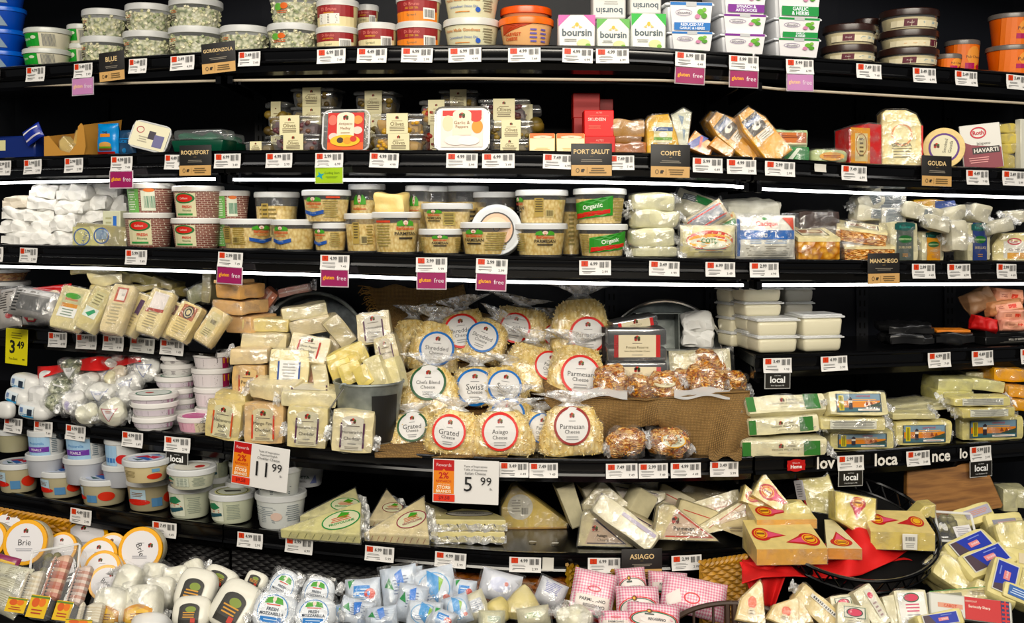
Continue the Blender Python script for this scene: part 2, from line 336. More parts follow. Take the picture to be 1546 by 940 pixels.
# ---------------------------------------------------------------- shelves and case
def sweep(mb, s, a, b, prof, m, closed=True, off=Vector((0, 0, 0)), dz=None):
    xs = np.linspace(a, b, max(3, int((b - a) / 30) + 1)); rings = []
    for px in xs:
        X, Y, Z = front(s, float(px)); z0 = Z if dz is None else rayT(px, float(np.interp(px, [p[0] for p in dz], [p[1] for p in dz])), Y + .03).z
        rings.append([(X - off.x, Y + dy - off.y, z0 + z - off.z) for dy, z in prof])
    n = len(prof); k = n if closed else n - 1
    fs = [(j * n + i, j * n + (i + 1) % n, (j + 1) * n + (i + 1) % n, (j + 1) * n + i) for j in range(len(rings) - 1) for i in range(k)]
    if closed: fs += [tuple(range(n)), tuple(reversed(range((len(rings) - 1) * n, len(rings) * n)))]
    mb.add([v for r_ in rings for v in r_], fs, m)
def shelf(s, a, b, label, depth=.40, rail=.031, tube=None, tdz=None, val=.018):
    X, Y, Z = front(s, (a + b) / 2); o = Vector((X, Y, Z))
    r = thing('display_shelf', label, 'shelf', o, group='black curved shelves of the cheese case')
    m = MB(); sweep(m, s, a, b, [(.006, -.002), (.006, -.026), (depth, -.026), (depth, -.002)], 'deck', off=o); m.build('shelf_board', r)
    m = MB(); h = rail
    sweep(m, s, a, b, [(.006, .003), (.001, .0035), (-.003, .001), (-.003, -.004), (.001, -.0065), (.0005, -h * .45), (.002, -h + .008), (-.004, -h + .005), (-.006, -h), (.004, -h - .003), (.012, -h - .002), (.012, .002)], 'blackmetal', off=o); m.build('price_rail', r)
    m = MB(); sweep(m, s, a, b, [(.02, -h), (.012, -h - .004), (.016, -h - val), (.05, -h - val - .004), (.05, -.026)], 'blackmetal', off=o); m.build('valance', r)
    if tube:
        m = MB(); prof = [(.022 + .005 * math.cos(t), .0034 * math.sin(t)) for t in np.linspace(0, 2 * math.pi, 9)[:-1]]
        sweep(m, s, a + 8, b - 8, prof, 'tube' + tube, off=o, dz=tdz); m.build('light_tube', r)
        for px in (a + 4, b - 12):
            m = MB(); sweep(m, s, px, px + 8, [(.008, -.009), (.008, .009), (.04, .012), (.04, -.009)], 'blackmetal', off=o, dz=tdz); m.build('lamp_holder', r)
    for px in (a + 14, b - 14):
        X, Y, Z = front(s, px); m = MB(); m.box(X - .003 - o.x, Y + .06 - o.y, Z - .07 - o.z, X + .003 - o.x, Y + depth - .003 - o.y, Z - .027 - o.z, 'case'); m.build('bracket', r)
    return r
BACK = .44
def case():
    m = MB(); pts = [(front(1, float(p))[0], front(1, float(p))[1] + BACK) for p in range(-330, 1900, 60)]
    pts[0] = (pts[0][0] - .2, pts[0][1]); pts[-1] = (pts[-1][0] + .2, pts[-1][1])
    for i in range(len(pts) - 1):
        (x0, y0), (x1, y1) = pts[i], pts[i + 1]
        m.add([(x0, y0, .2), (x1, y1, .2), (x1, y1, 2.1), (x0, y0, 2.1), (x0, y0 + .03, .2), (x1, y1 + .03, .2), (x1, y1 + .03, 2.1), (x0, y0 + .03, 2.1)], [(0, 1, 2, 3), (4, 7, 6, 5)], 'case')
    struct(m.build('wall_back'))
    m = MB()   # slotted uprights on the back wall
    for px in (60, 330, 700, 950, 1128, 1390, 1540):
        X, Y, Z = front(1, px); Y += BACK - .012
        m.box(X - .016, Y, .4, X + .016, Y + .012, 1.70, 'case')
        for k in range(40): 
            for q in (-.006, .006): m.box(X + q - .002, Y - .0008, .45 + k * .03, X + q + .002, Y, .466 + k * .03, 'blackmatt')
    struct(m.build('trim_1'))
    m = MB(); m.box(-2.4, 2.15, 2.13, 2.4, 3.5, 2.17, 'blackmetal'); struct(m.build('ceiling'))
    m = MB(); m.box(-4, -3, -.02, 4, 3, 0, 'floor'); struct(m.build('floor'))
    # sloping bottom deck of the case and its front
    m = MB()
    prof = [(3.1, .42), (2.45, .45), (2.30, .50), (2.09, BZ(2.09) - .04), (1.97, BZ(1.97) - .03), (1.95, BZ(1.97) - .01), (1.91, BZ(1.97) - .01), (1.91, .0), (3.1, .0)]
    n = len(prof); m.add([(x, y, z) for x in (-1.9, 1.9) for y, z in prof], [(i, (i + 1) % n, n + (i + 1) % n, n + i) for i in range(n)] + [tuple(range(n)), tuple(range(n, 2 * n))], 'blackmatt')
    struct(m.build('trim_2'))
def BD(py): return float(np.interp(py, [780, 850, 940, 1000], [1.72, 1.60, 1.40, 1.28]))
_bz = [(BD(p) + .693, ZC - (p - HY) * (BD(p) + .693) / F) for p in range(1000, 770, -10)]
def BZ(D): return float(np.interp(D, [b[0] for b in _bz], [b[1] for b in _bz])) - .03
# ---------------------------------------------------------------- product builders
def tub(label, fr, body='milky', lid='p#dcdcd8', art=(), top=(), tp=.84, lidh=.011, content=None, name='cheese_tub', cat='tub', g=None, wrap=None, aw=1.25):
    W, H = fr.W, fr.H; r = root(name, label, cat, fr, W, g); Rl = W / 2; Rt = Rl * .955; Rb = Rt * tp; hb = max(H - lidh, H * .6)
    Rf = lambda z: Rb + (Rt - Rb) * max(0, min(1, z / hb))
    m = MB(); m.lathe([(0, 0), (Rb * .96, 0), (Rb, .003), (Rt, hb), (0, hb)], body); bo = m.build('tub_body', r)
    if content:
        m = MB(); m.lathe([(0, .003), (Rb * .94, .003), (Rf(hb * .8) * .97, hb * .8), (0, hb * .82)], content)
        if content == 'crumb':
            fn = lambda u, v: (Rf(v * hb) * .95 * math.cos(u * 6.28), Rf(v * hb) * .95 * math.sin(u * 6.28), .004 + v * hb * .8)
            m.chips(fn, 110, (.006, .006, .006), ['#e9e4c8', '#dcd8b8', '#cfd0a8', '#9aa380'], int(W * 1e5))
        m.build('contents', r)
    m = MB(); m.lathe([(Rt * .9, hb - .004), (Rl, hb - .004), (Rl * 1.005, hb), (Rl, H - .002), (Rl - .002, H), (Rl - .006, H - .0003), (Rl - .008, H - .002), (0, H - .002)], lid); lo = m.build('lid', r)
    if wrap:   # printed band round the tub
        z0, z1 = wrap[1] * hb, wrap[2] * hb
        m = MB(); m.lathe([(Rf(z0) + .0003, z0), (Rf(z1) + .0003, z1)], wrap[0]); m.build('printed_band', r)
    if art:
        m = MB(); m.art(art, Rf(hb / 2) * aw, hb / 2 * .94, cyl(Rf, hb / 2), .0012); m.build('printed_label', bo, smooth=False)
    if top:
        m = MB(); m.art(top, Rl * .86, Rl * .86, topm(H - .0015)); m.build('lid_label', lo, smooth=False)
    return r
def carton(label, fr, dep, col, art=(), top=(), bev=.0015, name='cheese_carton', cat='box', g=None, side=None):
    r = root(name, label, cat, fr, dep, g); m = MB(); m.rbox(fr.W, dep, fr.H, bev, col, 1); m.build('carton', r)
    if art: m = MB(); m.art(art, fr.W / 2, fr.H / 2, flat(dep, fr.H / 2)); m.build('printed_front', r, smooth=False)
    if top: m = MB(); m.art(top, fr.W / 2, dep / 2, topm(fr.H)); m.build('printed_top', r, smooth=False)
    return r
def film(r, W, dep, H, seed=0, amp=.006, k=1.04, ends=True, z0=0):
    m = MB(); m.blob(W * k, dep * k + .004, H * k, 'film', p=7, n=10, amp=amp, sc_=40, seed=seed, z0=z0 - H * (k - 1) / 2 + .001)
    if ends:
        rd = random.Random(seed)
        for sx in (-1, 1):
            pts = [(sx * W / 2, rd.uniform(-.3, .3) * dep, z0 + H * rd.uniform(.2, .8)) for _ in range(1)]
            p = Vector(pts[0]); fn = lambda u, v: (p.x + sx * u * .016, p.y + (v - .5) * dep * (.5 + u * .4) + .004 * math.sin(v * 23 + seed), p.z + (v - .5) * .02 + .006 * math.sin(u * 5 + v * 17 + seed))
            m.grid(fn, 4, 8, 'tuft')
    return m.build('plastic_wrap', r)
def block(label, fr, dep, col='c#efe0b4', art=(), top=(), wrap=True, p=18, seed=None, amp=.003, name='cheese_block', cat='cheese', g=None, ends=False, rind=None):
    seed = len(ALL) if seed is None else seed
    if abs(fr.lean) < .2 and fr.P.z < ZC: drop(fr, dep, .6, .55)
    r = root(name, label, cat, fr, dep, g); m = MB(); m.blob(fr.W, dep, fr.H, col, p=p, n=9, amp=amp, seed=seed); m.build('cheese', r)
    if rind: m = MB(); m.blob(fr.W * 1.006, dep * .996, fr.H * .3, rind, p=p, n=6, z0=-.0005); m.build('rind', r)
    if art: m = MB(); m.art(art, fr.W / 2, fr.H / 2, flat(dep + .004, fr.H / 2)); m.build('label', r, smooth=False)
    if top: m = MB(); m.art(top, fr.W / 2, dep / 2, topm(fr.H + .001)); m.build('top_label', r, smooth=False)
    if wrap: film(r, fr.W, dep, fr.H, seed, .005, 1.03, ends)
    return r
TRI = [(-.5, 0), (.5, 0), (.1, 1)]
def wedge(label, fr, dep, poly=TRI, col='c#efe0b4', art=(), rind=None, wrap=True, name='cheese_wedge', g=None, aw=.5, ah=.5, ac=(0, .4), cat='cheese', rb=.0025):
    """a wedge whose triangular or cut face looks forward; poly in units of width and height"""
    W, H = fr.W, fr.H; r = root(name, label, cat, fr, dep, g)
    P = [(x * W, z * H) for x, z in poly]
    m = MB(); m.prism(P, -dep / 2, dep / 2, col, rb); m.build('cheese', r)
    if rind:
        m = MB(); n = len(P); (x0, z0), (x1, z1) = P[rind[1]], P[(rind[1] + 1) % n]; nx, nz = (z1 - z0), -(x1 - x0); q = .0025 / math.hypot(nx, nz)
        m.add([(x + a * nx * q, y, z + a * nz * q) for x, z in ((x0, z0), (x1, z1)) for y in (-dep / 2, dep / 2) for a in (-.6, 1)], [(0, 1, 3, 2), (4, 6, 7, 5), (0, 4, 5, 1), (2, 3, 7, 6), (0, 2, 6, 4), (1, 5, 7, 3)], rind[0]); m.build('rind', r)
    if art: m = MB(); m.art(art, W * aw, H * ah, flat(dep, ac[1] * H, ac[0] * W), .0005); m.build('label', r, smooth=False)
    if wrap:
        m = MB(); Q = [((x - 0) * 1.05, H / 2 + (z - H / 2) * 1.06) for x, z in P]; m.prism(Q, -dep / 2 - .003, dep / 2 + .003, 'film', .004); m.build('plastic_wrap', r)
    return r
def bag(label, fr, dep, ring, txt='Cheese', rc=(0, .40), rr=.36, seed=None, tuft=True, cut='shred', g='clear bags of shredded cheese'):
    seed = len(ALL) if seed is None else seed; W, H = fr.W, fr.H; r = root('shredded_cheese_bag', label, 'bag of cheese', fr, dep, g)
    hb = H * (.80 if tuft else .9); ns = lambda x, y, z, a: a * noise.noise(Vector((x, y, z)) * 28 + Vector((seed * 3.1, 0, 0)))
    def prof(v): # half width, half depth along height 0..1
        w = np.interp(v, [0, .06, .3, .6, .85, 1], [.47, .53, .52, .47, .38, .20]); d = np.interp(v, [0, .06, .3, .6, .85, 1], [.4, .5, .5, .42, .28, .1]); return w * W, d * dep
    def surf(k, a):
        def fn(u, v):
            w, d = prof(v); t = u * 2 * math.pi; c, s_ = math.cos(t), math.sin(t)
            x = w * k * (abs(c) ** .75) * (1 if c > 0 else -1); y = d * k * (abs(s_) ** .8) * (1 if s_ > 0 else -1); z = v * hb
            n_ = ns(x, y, z, a); return (x * (1 + n_ * 14), y * (1 + n_ * 14), z + n_)
        return fn
    cs = surf(.94, .006)
    m = MB(); m.grid(lambda u, v: cs(u, .02 + v * .93), 30, 14, cut, True)
    m.add([cs(i / 30, .02) for i in range(30)], [tuple(range(30))], cut); m.add([cs(i / 30, .95) for i in range(30)], [tuple(range(30))], cut)
    m.chips(lambda u, v: tuple(q_ * (.97 if i_ < 2 else 1) for i_, q_ in enumerate(cs(.5 + u * .5, .04 + v * .88))), 260, (.012, .0017, .0017), ['#fbe9b4', '#f2dc9c', '#f8edc4', '#e6cc88'], seed); m.build('shredded_cheese', r)
    fs = surf(1.0, .008); m = MB(); m.grid(fs, 34, 16, 'film', True)
    if tuft:
        def tf(u, v):
            t = u * 2 * math.pi; q = np.interp(v, [0, .25, 1], [.20, .11, .46]); qd = np.interp(v, [0, .25, 1], [.12, .08, .2])
            wob = 1 + .35 * math.sin(t * 5 + seed + v * 4) * v
            return (q * W * math.cos(t) * wob + .12 * W * v * math.sin(seed * 2.3), qd * dep * 1.6 * math.sin(t) * wob, hb * .98 + v * (H - hb) * (1 - .12 * math.sin(t * 3 + seed)))
        m.grid(tf, 26, 7, 'tuft', True)
    pb_ = m.build('plastic_bag', r)
    if ring:
        def mp(x, y, h):
            v = max(.02, min(.97, (hb * rc[1] + y) / hb)); w, d = prof(v); q = max(-.93, min(.93, (x + rc[0] * W) / (w * 1.03)))
            s_ = (1 - abs(q) ** 2.4) ** .42
            return (x + rc[0] * W, -(d * 1.05 * (.35 + .65 * s_)) - h - .004, hb * rc[1] + y)
        m = MB(); m.art([('e', 0, 0, 1, 1, '#dedcda'), ('o', 0, 0, 1, 1, .13, ring), ('g', 0, .55, .15), ('l', 0, .28, .5, .08, 1, '#8a8a8a'), ('t', txt, 0, 0, 1.3, .3, '#3b3b3b'), ('t', 'Cheese', 0, -.27, .8, .24, '#444444'), ('l', 0, -.6, .7, .25, 2, '#9a9a9a')], W * rr, W * rr, mp); m.build('round_label', pb_, smooth=False)
    return r
def pouch(label, fr, dep, col, art=(), seed=None, name='cheese_pouch', cat='packet', g=None, seal=.0, fl=None, p=2.6, amp=.004):
    seed = len(ALL) if seed is None else seed; W, H = fr.W, fr.H; r = root(name, label, cat, fr, dep, g)
    def th(u, v): a = max(0, 1 - abs(u) ** p); b = max(0, 1 - abs(v) ** p); return dep / 2 * (a * b) ** .6
    def mp(x, y, h, sg=-1):
        u, v = max(-1, min(1, x / (W / 2))), max(-1, min(1, y / (H / 2))); n_ = amp * noise.noise(Vector((x, y, seed * .37)) * 45)
        return (x, sg * (th(u, v) + .0012) + n_ + sg * h, y + H / 2)
    m = MB(); m.grid(lambda u, v: mp((u - .5) * W, (v - .5) * H, 0), 18, 18, col); m.grid(lambda u, v: mp((.5 - u) * W, (v - .5) * H, 0, 1), 18, 18, col)
    m.build('pouch', r)
    if art: m = MB(); m.art(art, W / 2, H / 2, mp, .0008); m.build('printed_front', r, smooth=False)
    if fl:
        m = MB(); m.grid(lambda u, v: ((u - .5) * W * 1.12, mp((u - .5) * W, (v - .5) * H, .004)[1], (v - .5) * H * 1.12 + H / 2), 14, 14, fl); m.build('clear_film', r)
    return r
def ball(label, fr, col='k#eeeeea', art=(), seed=None, name='wrapped_cheese_round', g=None, dk=1.0, p=2.2, amp=.05, cat='cheese', wrap=False, aw=.6):
    seed = len(ALL) if seed is None else seed; W, H = fr.W, fr.H; dep = W * dk; r = root(name, label, cat, fr, dep, g)
    m = MB(); m.blob(W, dep, H, col, p=p, n=8, amp=amp * W * 2.6, sc_=2.2 / W, seed=seed)
    m.build('wrapped_cheese' if col[0] == 'k' else 'cheese', r)
    if art:
        mp = lambda x, y, h: (x, -dep / 2 * (max(0, 1 - abs(x / (W / 2)) ** p - abs(y / (H / 2)) ** p)) ** (1 / p) - h - .003, y + H / 2)
        m = MB(); m.art(art, W / 2 * aw, H / 2 * aw, mp); m.build('label', r, smooth=False)
    if wrap: film(r, W, dep, H, seed, .01, 1.05, True)
    return r
def nutball(label, fr, art=(), wrap=True, g='nut coated cheese balls'):
    W, H = fr.W, fr.H; r = root('nut_coated_cheese_ball', label, 'cheese ball', fr, W, g); sd = len(ALL)
    m = MB(); m.blob(W, W, H, 'nut', p=2.5, n=8, amp=.02, sc_=40, seed=sd)
    def fn(u, v):
        t = u * 2 * math.pi; z = v * 2 - 1; q = math.sqrt(max(0, 1 - abs(z) ** 2.4)); return (W / 2 * q * math.cos(t), W / 2 * q * math.sin(t), H / 2 + z * H / 2 * .97)
    m.chips(fn, 420, (.0065, .0045, .0025), ['#a8601c', '#d8984a', '#ecc784', '#8a4a18', '#e0ac60', '#c88434'], sd); m.build('nut_coating', r)
    if art:
        mp = lambda x, y, h: (x, -W * .36 - h - .008 - (.10 * W * (1 - (x / W * 2) ** 2)) + max(0, y + H * .14) * .9, H * .70 + y * .62)
        m = MB(); m.art(art, W * .33, W * .33, mp); m.build('label', r, smooth=False)
    if wrap: film(r, W, W, H, sd, .01, 1.05, True)
    return r
def wheel(label, fr, dep, art, rim='p#f0b41c', col='c#efe9cf', g=None, name='brie_wheel'):
    r = root(name, label, 'cheese', fr, dep, g); Q = fr.W / 2; m = MB()
    n = 36; pr = [(0, -dep / 2), (Q * .97, -dep / 2), (Q, -dep / 2 + .003), (Q, dep / 2 - .003), (Q * .96, dep / 2), (0, dep / 2)]
    m.grid(lambda u, v: (pr[int(round(v * 5))][0] * math.cos(-u * 6.2832), pr[int(round(v * 5))][1], Q + pr[int(round(v * 5))][0] * math.sin(-u * 6.2832)), n, 5, col, True); m.build('cheese', r)
    m = MB(); m.grid(lambda u, v: ([Q * .985, Q * 1.01, Q * 1.01][int(round(v * 2))] * math.cos(-u * 6.2832), [-dep / 2 - .002, -dep / 2 - .001, -dep / 2 + .006][int(round(v * 2))], Q + [Q * .985, Q * 1.01, Q * 1.01][int(round(v * 2))] * math.sin(-u * 6.2832)), n, 2, rim, True)
    m.add([(Q * .985 * math.cos(-2 * math.pi * i / n), -dep / 2 - .002, Q + Q * .985 * math.sin(-2 * math.pi * i / n)) for i in range(n)], [tuple(range(n))], rim); m.build('yellow_cap', r)
    m = MB(); m.art(art, Q, Q, flat(dep + .005, Q)); m.build('label', r, smooth=False); return r
def lump(label, fr, dep, g, seed=None, col='k#efefec', name='paper_wrapped_cheese'):
    seed = len(ALL) if seed is None else seed; W, H = fr.W, fr.H; r = root(name, label, 'cheese', fr, dep, g)
    m = MB(); m.blob(W, dep, H, col, p=5, n=9, amp=.010, sc_=38, seed=seed)
    m.grid(lambda u, v: (W * (-.46 + u * .92), -dep / 2 * 1.03 - .002 * math.sin(u * 9 + seed), H * (.15 + .5 * v + .06 * math.sin(u * 7 + seed))), 9, 2, col)
    m.build('paper_wrap', r); return r
def delibox(label, fr, dep, band='#e9e2bd', fill='#5c4a28', g='clear snack boxes with cream paper bands', name='deli_box', tall=False, bands=True, bx=0, fcols=('#6b5a2c', '#50401f', '#86703a')):
    W, H = fr.W, fr.H; r = root(name, label, 'box', fr, dep, g)
    m = MB(); m.rbox(W * .98, dep, H * .86, H * .2, 'clear', 2, 0, .9); m.build('clear_base', r)
    m = MB(); m.rbox(W, dep * 1.03, H * .16, H * .05, 'clear', 2, H * .84); m.rbox(W * .9, dep * .9, H * .06, .003, 'clear', 1, H * .97); m.build('clear_lid', r)
    m = MB(); rd = random.Random(len(ALL)); m.blob(W * .86, dep * .86, H * .66, fcols[0], p=6, n=5, amp=.01, z0=.003)
    for _ in range(26):
        x, y, z = rd.uniform(-.4, .4) * W, rd.choice([-.42, rd.uniform(-.4, .4)]) * dep, rd.uniform(.1, .7) * H; q = rd.uniform(.12, .18) * H
        m.blob(q * 2, q * 2, q * 1.7, rd.choice(fcols), p=2, n=3, z0=z - q)
        nv = len(m.v) - _BN; m.v[nv:] = [(a + x, b + y, c) for a, b, c in m.v[nv:]]
    m.build('contents', r)
    if bands:
        bw = min(W * .42, .05); m = MB(); m.box(bx * W - bw / 2, -dep / 2 - .003, H * .04, bx * W + bw / 2, -dep / 2 - .0022, H * 1.02, band)
        m.box(bx * W - bw / 2, -dep / 2 - .003, H * 1.02, bx * W + bw / 2, dep / 2, H * 1.03, band)
        m.art([('g', 0, .62, .16), ('l', 0, .3, 1, .12, 1, '#8b7a5a'), ('t', 'Olives', 0, 0, 1.3, .4, '#6c5a3a'), ('l', 0, -.5, 1.6, .5, 3, '#7b6c56')], bw / 2, H * .48, flat(dep + .006, H * .52, bx * W)); m.build('paper_band', r, smooth=False)
    return r
_bm = bmesh.new(); bmesh.ops.create_cube(_bm, size=2); bmesh.ops.subdivide_edges(_bm, edges=_bm.edges, cuts=2, use_grid_fill=True); _BN = len(_bm.verts); _bm.free()
def insp(n1, n2, side='#a8402c', panel='#d9d4c0', w=.52):
    """cream paper label with emblem, two side stripes and the variety name"""
    return [('r', 0, -.08, w * 2, 1.5, panel), ('e', 0, .62, w, .2, panel), ('r', -w * 1.02, -.12, .09, 1.2, side), ('r', w * 1.02, -.12, .09, 1.2, side), ('g', 0, .56, .15), ('l', 0, .33, .7, .08, 1, '#6b6258'),
            ('t', n1, 0, .04, w * 1.8, .26, '#3a3630'), ('t', n2, 0, -.26, w * 1.5, .26, '#3a3630'), ('l', 0, -.52, .4, .07, 1, '#777777'), ('l', 0, -.7, .8, .14, 2, '#8b8478')]
# ---------------------------------------------------------------- price tags and signs
TG = 'white price tags clipped to the shelf rails'
def rloc(s, px, dy=-.0085): X, Y, Z = front(s, px); return Vector((X, Y + dy, Z))
PR = ['4.99', '3.49', '5.99', '6.99', '2.99', '7.49', '4.49']
def ptag(s, x0, x1, what, low=None, h=22, blank=None, dt=3.0):
    px = (x0 + x1) / 2; P = rloc(s, px); k = P.y / F; W = (x1 - x0) * k; H = h * k; rd = random.Random(int(px * 7 + s))
    a = (front(s, px + 20)[2] - front(s, px - 20)[2]) / (front(s, px + 20)[0] - front(s, px - 20)[0])
    M = Matrix.Rotation(yawat(P.x), 4, 'Z') @ Matrix.Rotation(-math.atan(a) - R(rd.uniform(-1.5, 1.5)), 4, 'Y')
    r = thing('price_tag', what, 'price tag', P - Vector((0, 0, dt * k)), M, TG)
    col = {'grey': '#c4c4c0', 'blank': '#d5d2ca'}.get(blank, '#eeecea')
    m = MB(); bend = lambda x, y: -.0022 * (max(0, -y / H - .3)) ** 2 * 3 + .0006 * math.sin(x * 60 + px)
    m.grid(lambda u, v: ((u - .5) * W, bend(u, (v - 1) * H), (v - 1) * H), 4, 5, col); m.grid(lambda u, v: ((.5 - u) * W, bend(1 - u, (v - 1) * H) + .0005, (v - 1) * H), 4, 5, col)
    tp_ = m.build('tag_paper', r)
    if blank != 'blank':
        ops = [('r', -.66, .55, .42, .72, '#d04c24'), ('t', rd.choice('$12'), -.66, .55, .2, .4, '#8c2a10'), ('T', rd.choice(PR), -.08, .55, .56, .46, '#5a5a5a'), ('b', .42, .42, .3, .8, '#3b3b3b'), ('b', .76, .46, .22, .8, '#2d2d2d'),
               ('l', -.4, -.12, .95, .26, 2, '#8a8a8a'), ('l', -.4, -.62, .95, .44, 2, '#6e6e6e'), ('t', rd.choice(PR), .62, -.55, .5, .34, '#2b2b2b')]
        m = MB(); m.art(ops, W / 2, H / 2, lambda x, y, h: (x, -.0012 - h * .6, y - H / 2)); m.build('tag_print', tp_, smooth=False)
    if low:
        hw, dx = {'gluten': (47, 0), 'pale': (45, -2), 'local': (42, 0), 'green': (47, -2)}[low][0] * k / 2, 0; hh = {'gluten': 27, 'pale': 27, 'local': 25, 'green': 25}[low] * k / 2
        mp = lambda x, y, h: (x, -.0016 - h - .0012 * math.sin(x * 50), y - H - hh + .001)
        m = MB(); bg = {'gluten': '#e9dfe2', 'pale': '#e9dfe8', 'local': '#e6e6e4', 'green': '#e4ead0'}[low]
        m.art([('r', 0, 0, 2, 2, bg), ('r', 0, 0, 2, 2, bg)], hw, hh, lambda x, y, h: mp(x, y, -.0006))
        if low == 'gluten': ops = [('r', 0, 0, 1.86, 1.76, '#942c5c'), ('T', 'gluten', -.42, 0, .98, .55, '#f2b233'), ('t', 'free', .5, .02, .68, .5, '#f3e6ee')]
        elif low == 'pale': ops = [('r', 0, 0, 1.86, 1.76, '#c08ab6'), ('T', 'gluten', -.42, 0, .98, .55, '#efc9a0'), ('t', 'free', .5, .02, .68, .5, '#eadbe6')]
        elif low == 'local': ops = [('r', 0, 0, 1.86, 1.76, '#17140f'), ('t', 'not from', 0, .62, .7, .16, '#d9d9d9'), ('T', 'local', 0, .12, 1.3, .8, '#f4f4f4'), ('t', 'from Ogunquit, ME' if s == 4 else 'from Rockport, ME', 0, -.6, 1.5, .2, '#e4e4e4')]
        else: ops = [('r', 0, 0, 1.9, 1.85, '#a8c93a'), ('p', [(-.9, -.2), (-.72, .1), (-.75, .45), (-.55, .15), (-.3, .25), (-.5, -.1), (-.45, -.5), (-.68, -.2)], '#2b9aa8'), ('t', 'Guiding Stars', .22, .25, 1.15, .35, '#3d5c1c'), ('l', .2, -.25, .9, .25, 2, '#6d8a2a')]
        m.art(ops, hw, hh, mp); m.build({'gluten': 'gluten_free_card', 'pale': 'gluten_free_card', 'local': 'local_card', 'green': 'green_card'}[low], r, smooth=False)
def sign(s, cx, cy, w, h, word, label, roll=0):
    D = rloc(s, cx).y - (.03 if s == 6 else .006); P = rayT(cx, cy, D); k = D / F; W, H = w * k, h * k
    r = thing('name_sign', label, 'sign', P, Matrix.Rotation(yawat(P.x), 4, 'Z') @ Matrix.Rotation(-R(roll), 4, 'Y'), 'black and tan cheese name signs')
    m = MB(); m.rbox(W, .0016, H, .004, '#1d1b1a', 2, -H / 2); co = m.build('card', r)
    m = MB(); ops = [('r', 0, -.66, 1.97, .66, '#cda775'), ('T', word, 0, .5, min(1.75, .2 * len(word) + .25), .34, '#dcc398'), ('l', 0, .22, .2, .04, 1, '#a78e62'), ('l', 0, -.05, 1.1, .2, 2, '#8a8378'),
        ('o', -.68, -.66, .09, .14, .03, '#6b5b42'), ('p', [(-.52, -.75), (-.5, -.58), (-.36, -.56), (-.32, -.64), (-.38, -.66), (-.38, -.76)], '#33291d'), ('r', -.22, -.66, .015, .4, '#8c7350'), ('l', .3, -.66, .85, .4, 3, '#6e5a3c')]
    m.art(ops, W / 2, H / 2, lambda x, y, h: (x, -.001 - h, y)); m.build('print', co, smooth=False)
def bigsign(s, cx, cy, w, h, a, b, lines, label, roll=0):
    D = rloc(s, cx).y - .045; P = rayT(cx, cy, D); k = D / F; W, H = w * k, h * k
    r = thing('price_sign', label, 'sign', P, Matrix.Rotation(yawat(P.x), 4, 'Z') @ Matrix.Rotation(-R(roll), 4, 'Y'), 'large white sale price signs')
    m = MB(); m.rbox(W, .0014, H, .0015, '#eceae8', 1, -H / 2); co = m.build('card', r)
    m = MB(); m.art([('r', -.66, .72, .62, .5, '#b5202a'), ('t', 'Rewards', -.66, .74, .45, .16, '#f0d8d8'), ('r', -.66, -.05, .62, 1.05, '#e58c18'), ('p', [(-.72, .47), (-.66, .56), (-.60, .47)], '#e58c18'), ('T', '2%', -.66, .26, .44, .3, '#b5202a'), ('t', 'REWARDS', -.66, 0, .46, .12, '#b5202a'), ('t', 'when you buy', -.66, -.14, .4, .09, '#f7e6c8'),
        ('T', 'STORE', -.66, -.28, .46, .16, '#fff3da'), ('T', 'BRANDS', -.66, -.46, .46, .14, '#fff3da'), ('r', -.64, -.76, .64, .32, '#de4a20'), ('T', '$9.58', -.64, -.76, .4, .2, '#8c1e10')] +
        [('t', L_, .3, .72 - i * .15, 1.0, .12, '#3c3c3c') for i, L_ in enumerate(lines)] + [('t', a, .08, -.08, .55, .66, '#111111'), ('t', b, .62, .08, .44, .38, '#111111'), ('t', 'lb.', .78, -.26, .12, .1, '#333333')], W / 2, H / 2, lambda x, y, h: (x, -.0009 - h, y)); m.build('print', co, smooth=False)
def riser(m, o, x0, x1, yt, d0, d1, s=5):
    n = 10; vs = []
    for i in range(n + 1):
        px = x0 + (x1 - x0) * i / n; a = ray(px, yt, d0) - o; zb = zsh(s, a.x + o.x) + .002 - o.z; q = d1 - d0
        vs += [(a.x, a.y, zb), (a.x, a.y, a.z), (a.x, a.y + q, a.z), (a.x, a.y + q, zb)]
    m.add(vs, [(4 * i + k, 4 * i + (k + 1) % 4, 4 * i + 4 + (k + 1) % 4, 4 * i + 4 + k) for i in range(n) for k in range(4)] + [(0, 1, 2, 3), (4 * n + 3, 4 * n + 2, 4 * n + 1, 4 * n)], 'blackmatt')
# ================================================================= STRUCTURE
case()
tz1 = [(-120, 140), (0, 131), (120, 128), (345, 122), (700, 119), (1000, 122), (1120, 127), (1160, 134), (1546, 156), (1670, 164)]
tz2 = [(-120, 281), (0, 276), (150, 273), (310, 270), (345, 271), (600, 272), (770, 273), (1000, 277), (1110, 281), (1160, 286), (1300, 291), (1546, 298), (1670, 302)]
tz3 = [(-120, 399), (0, 402), (150, 405), (310, 410), (345, 411), (490, 415), (700, 423), (770, 425), (1000, 429), (1110, 430), (1160, 430), (1546, 428), (1670, 428)]
secs = [(-120, 336, 'left'), (338, 1136, 'middle'), (1140, 1670, 'right')]
for (s_, tz, rowname, hh) in ((1, tz1, 'top row of tubs and cartons', .031), (2, tz2, 'second row with the cheese name signs', .030), (3, tz3, 'third row of parmesan tubs', .026)):
    for a, b, q in secs:
        tube = 'off' if s_ == 1 else ('mid' if (s_ == 3 and q == 'left') else 'lit')
        shelf(s_, a, b, 'black curved shelf of the %s, %s section' % (rowname, q), tube=tube, tdz=tz, rail=hh)
shelf(4, -120, 326, 'short black shelf at left holding leaning cheese wedges', depth=.36, rail=.036)
shelf(4, 1140, 1670, 'short black shelf at right holding square white tubs', depth=.36, rail=.034)
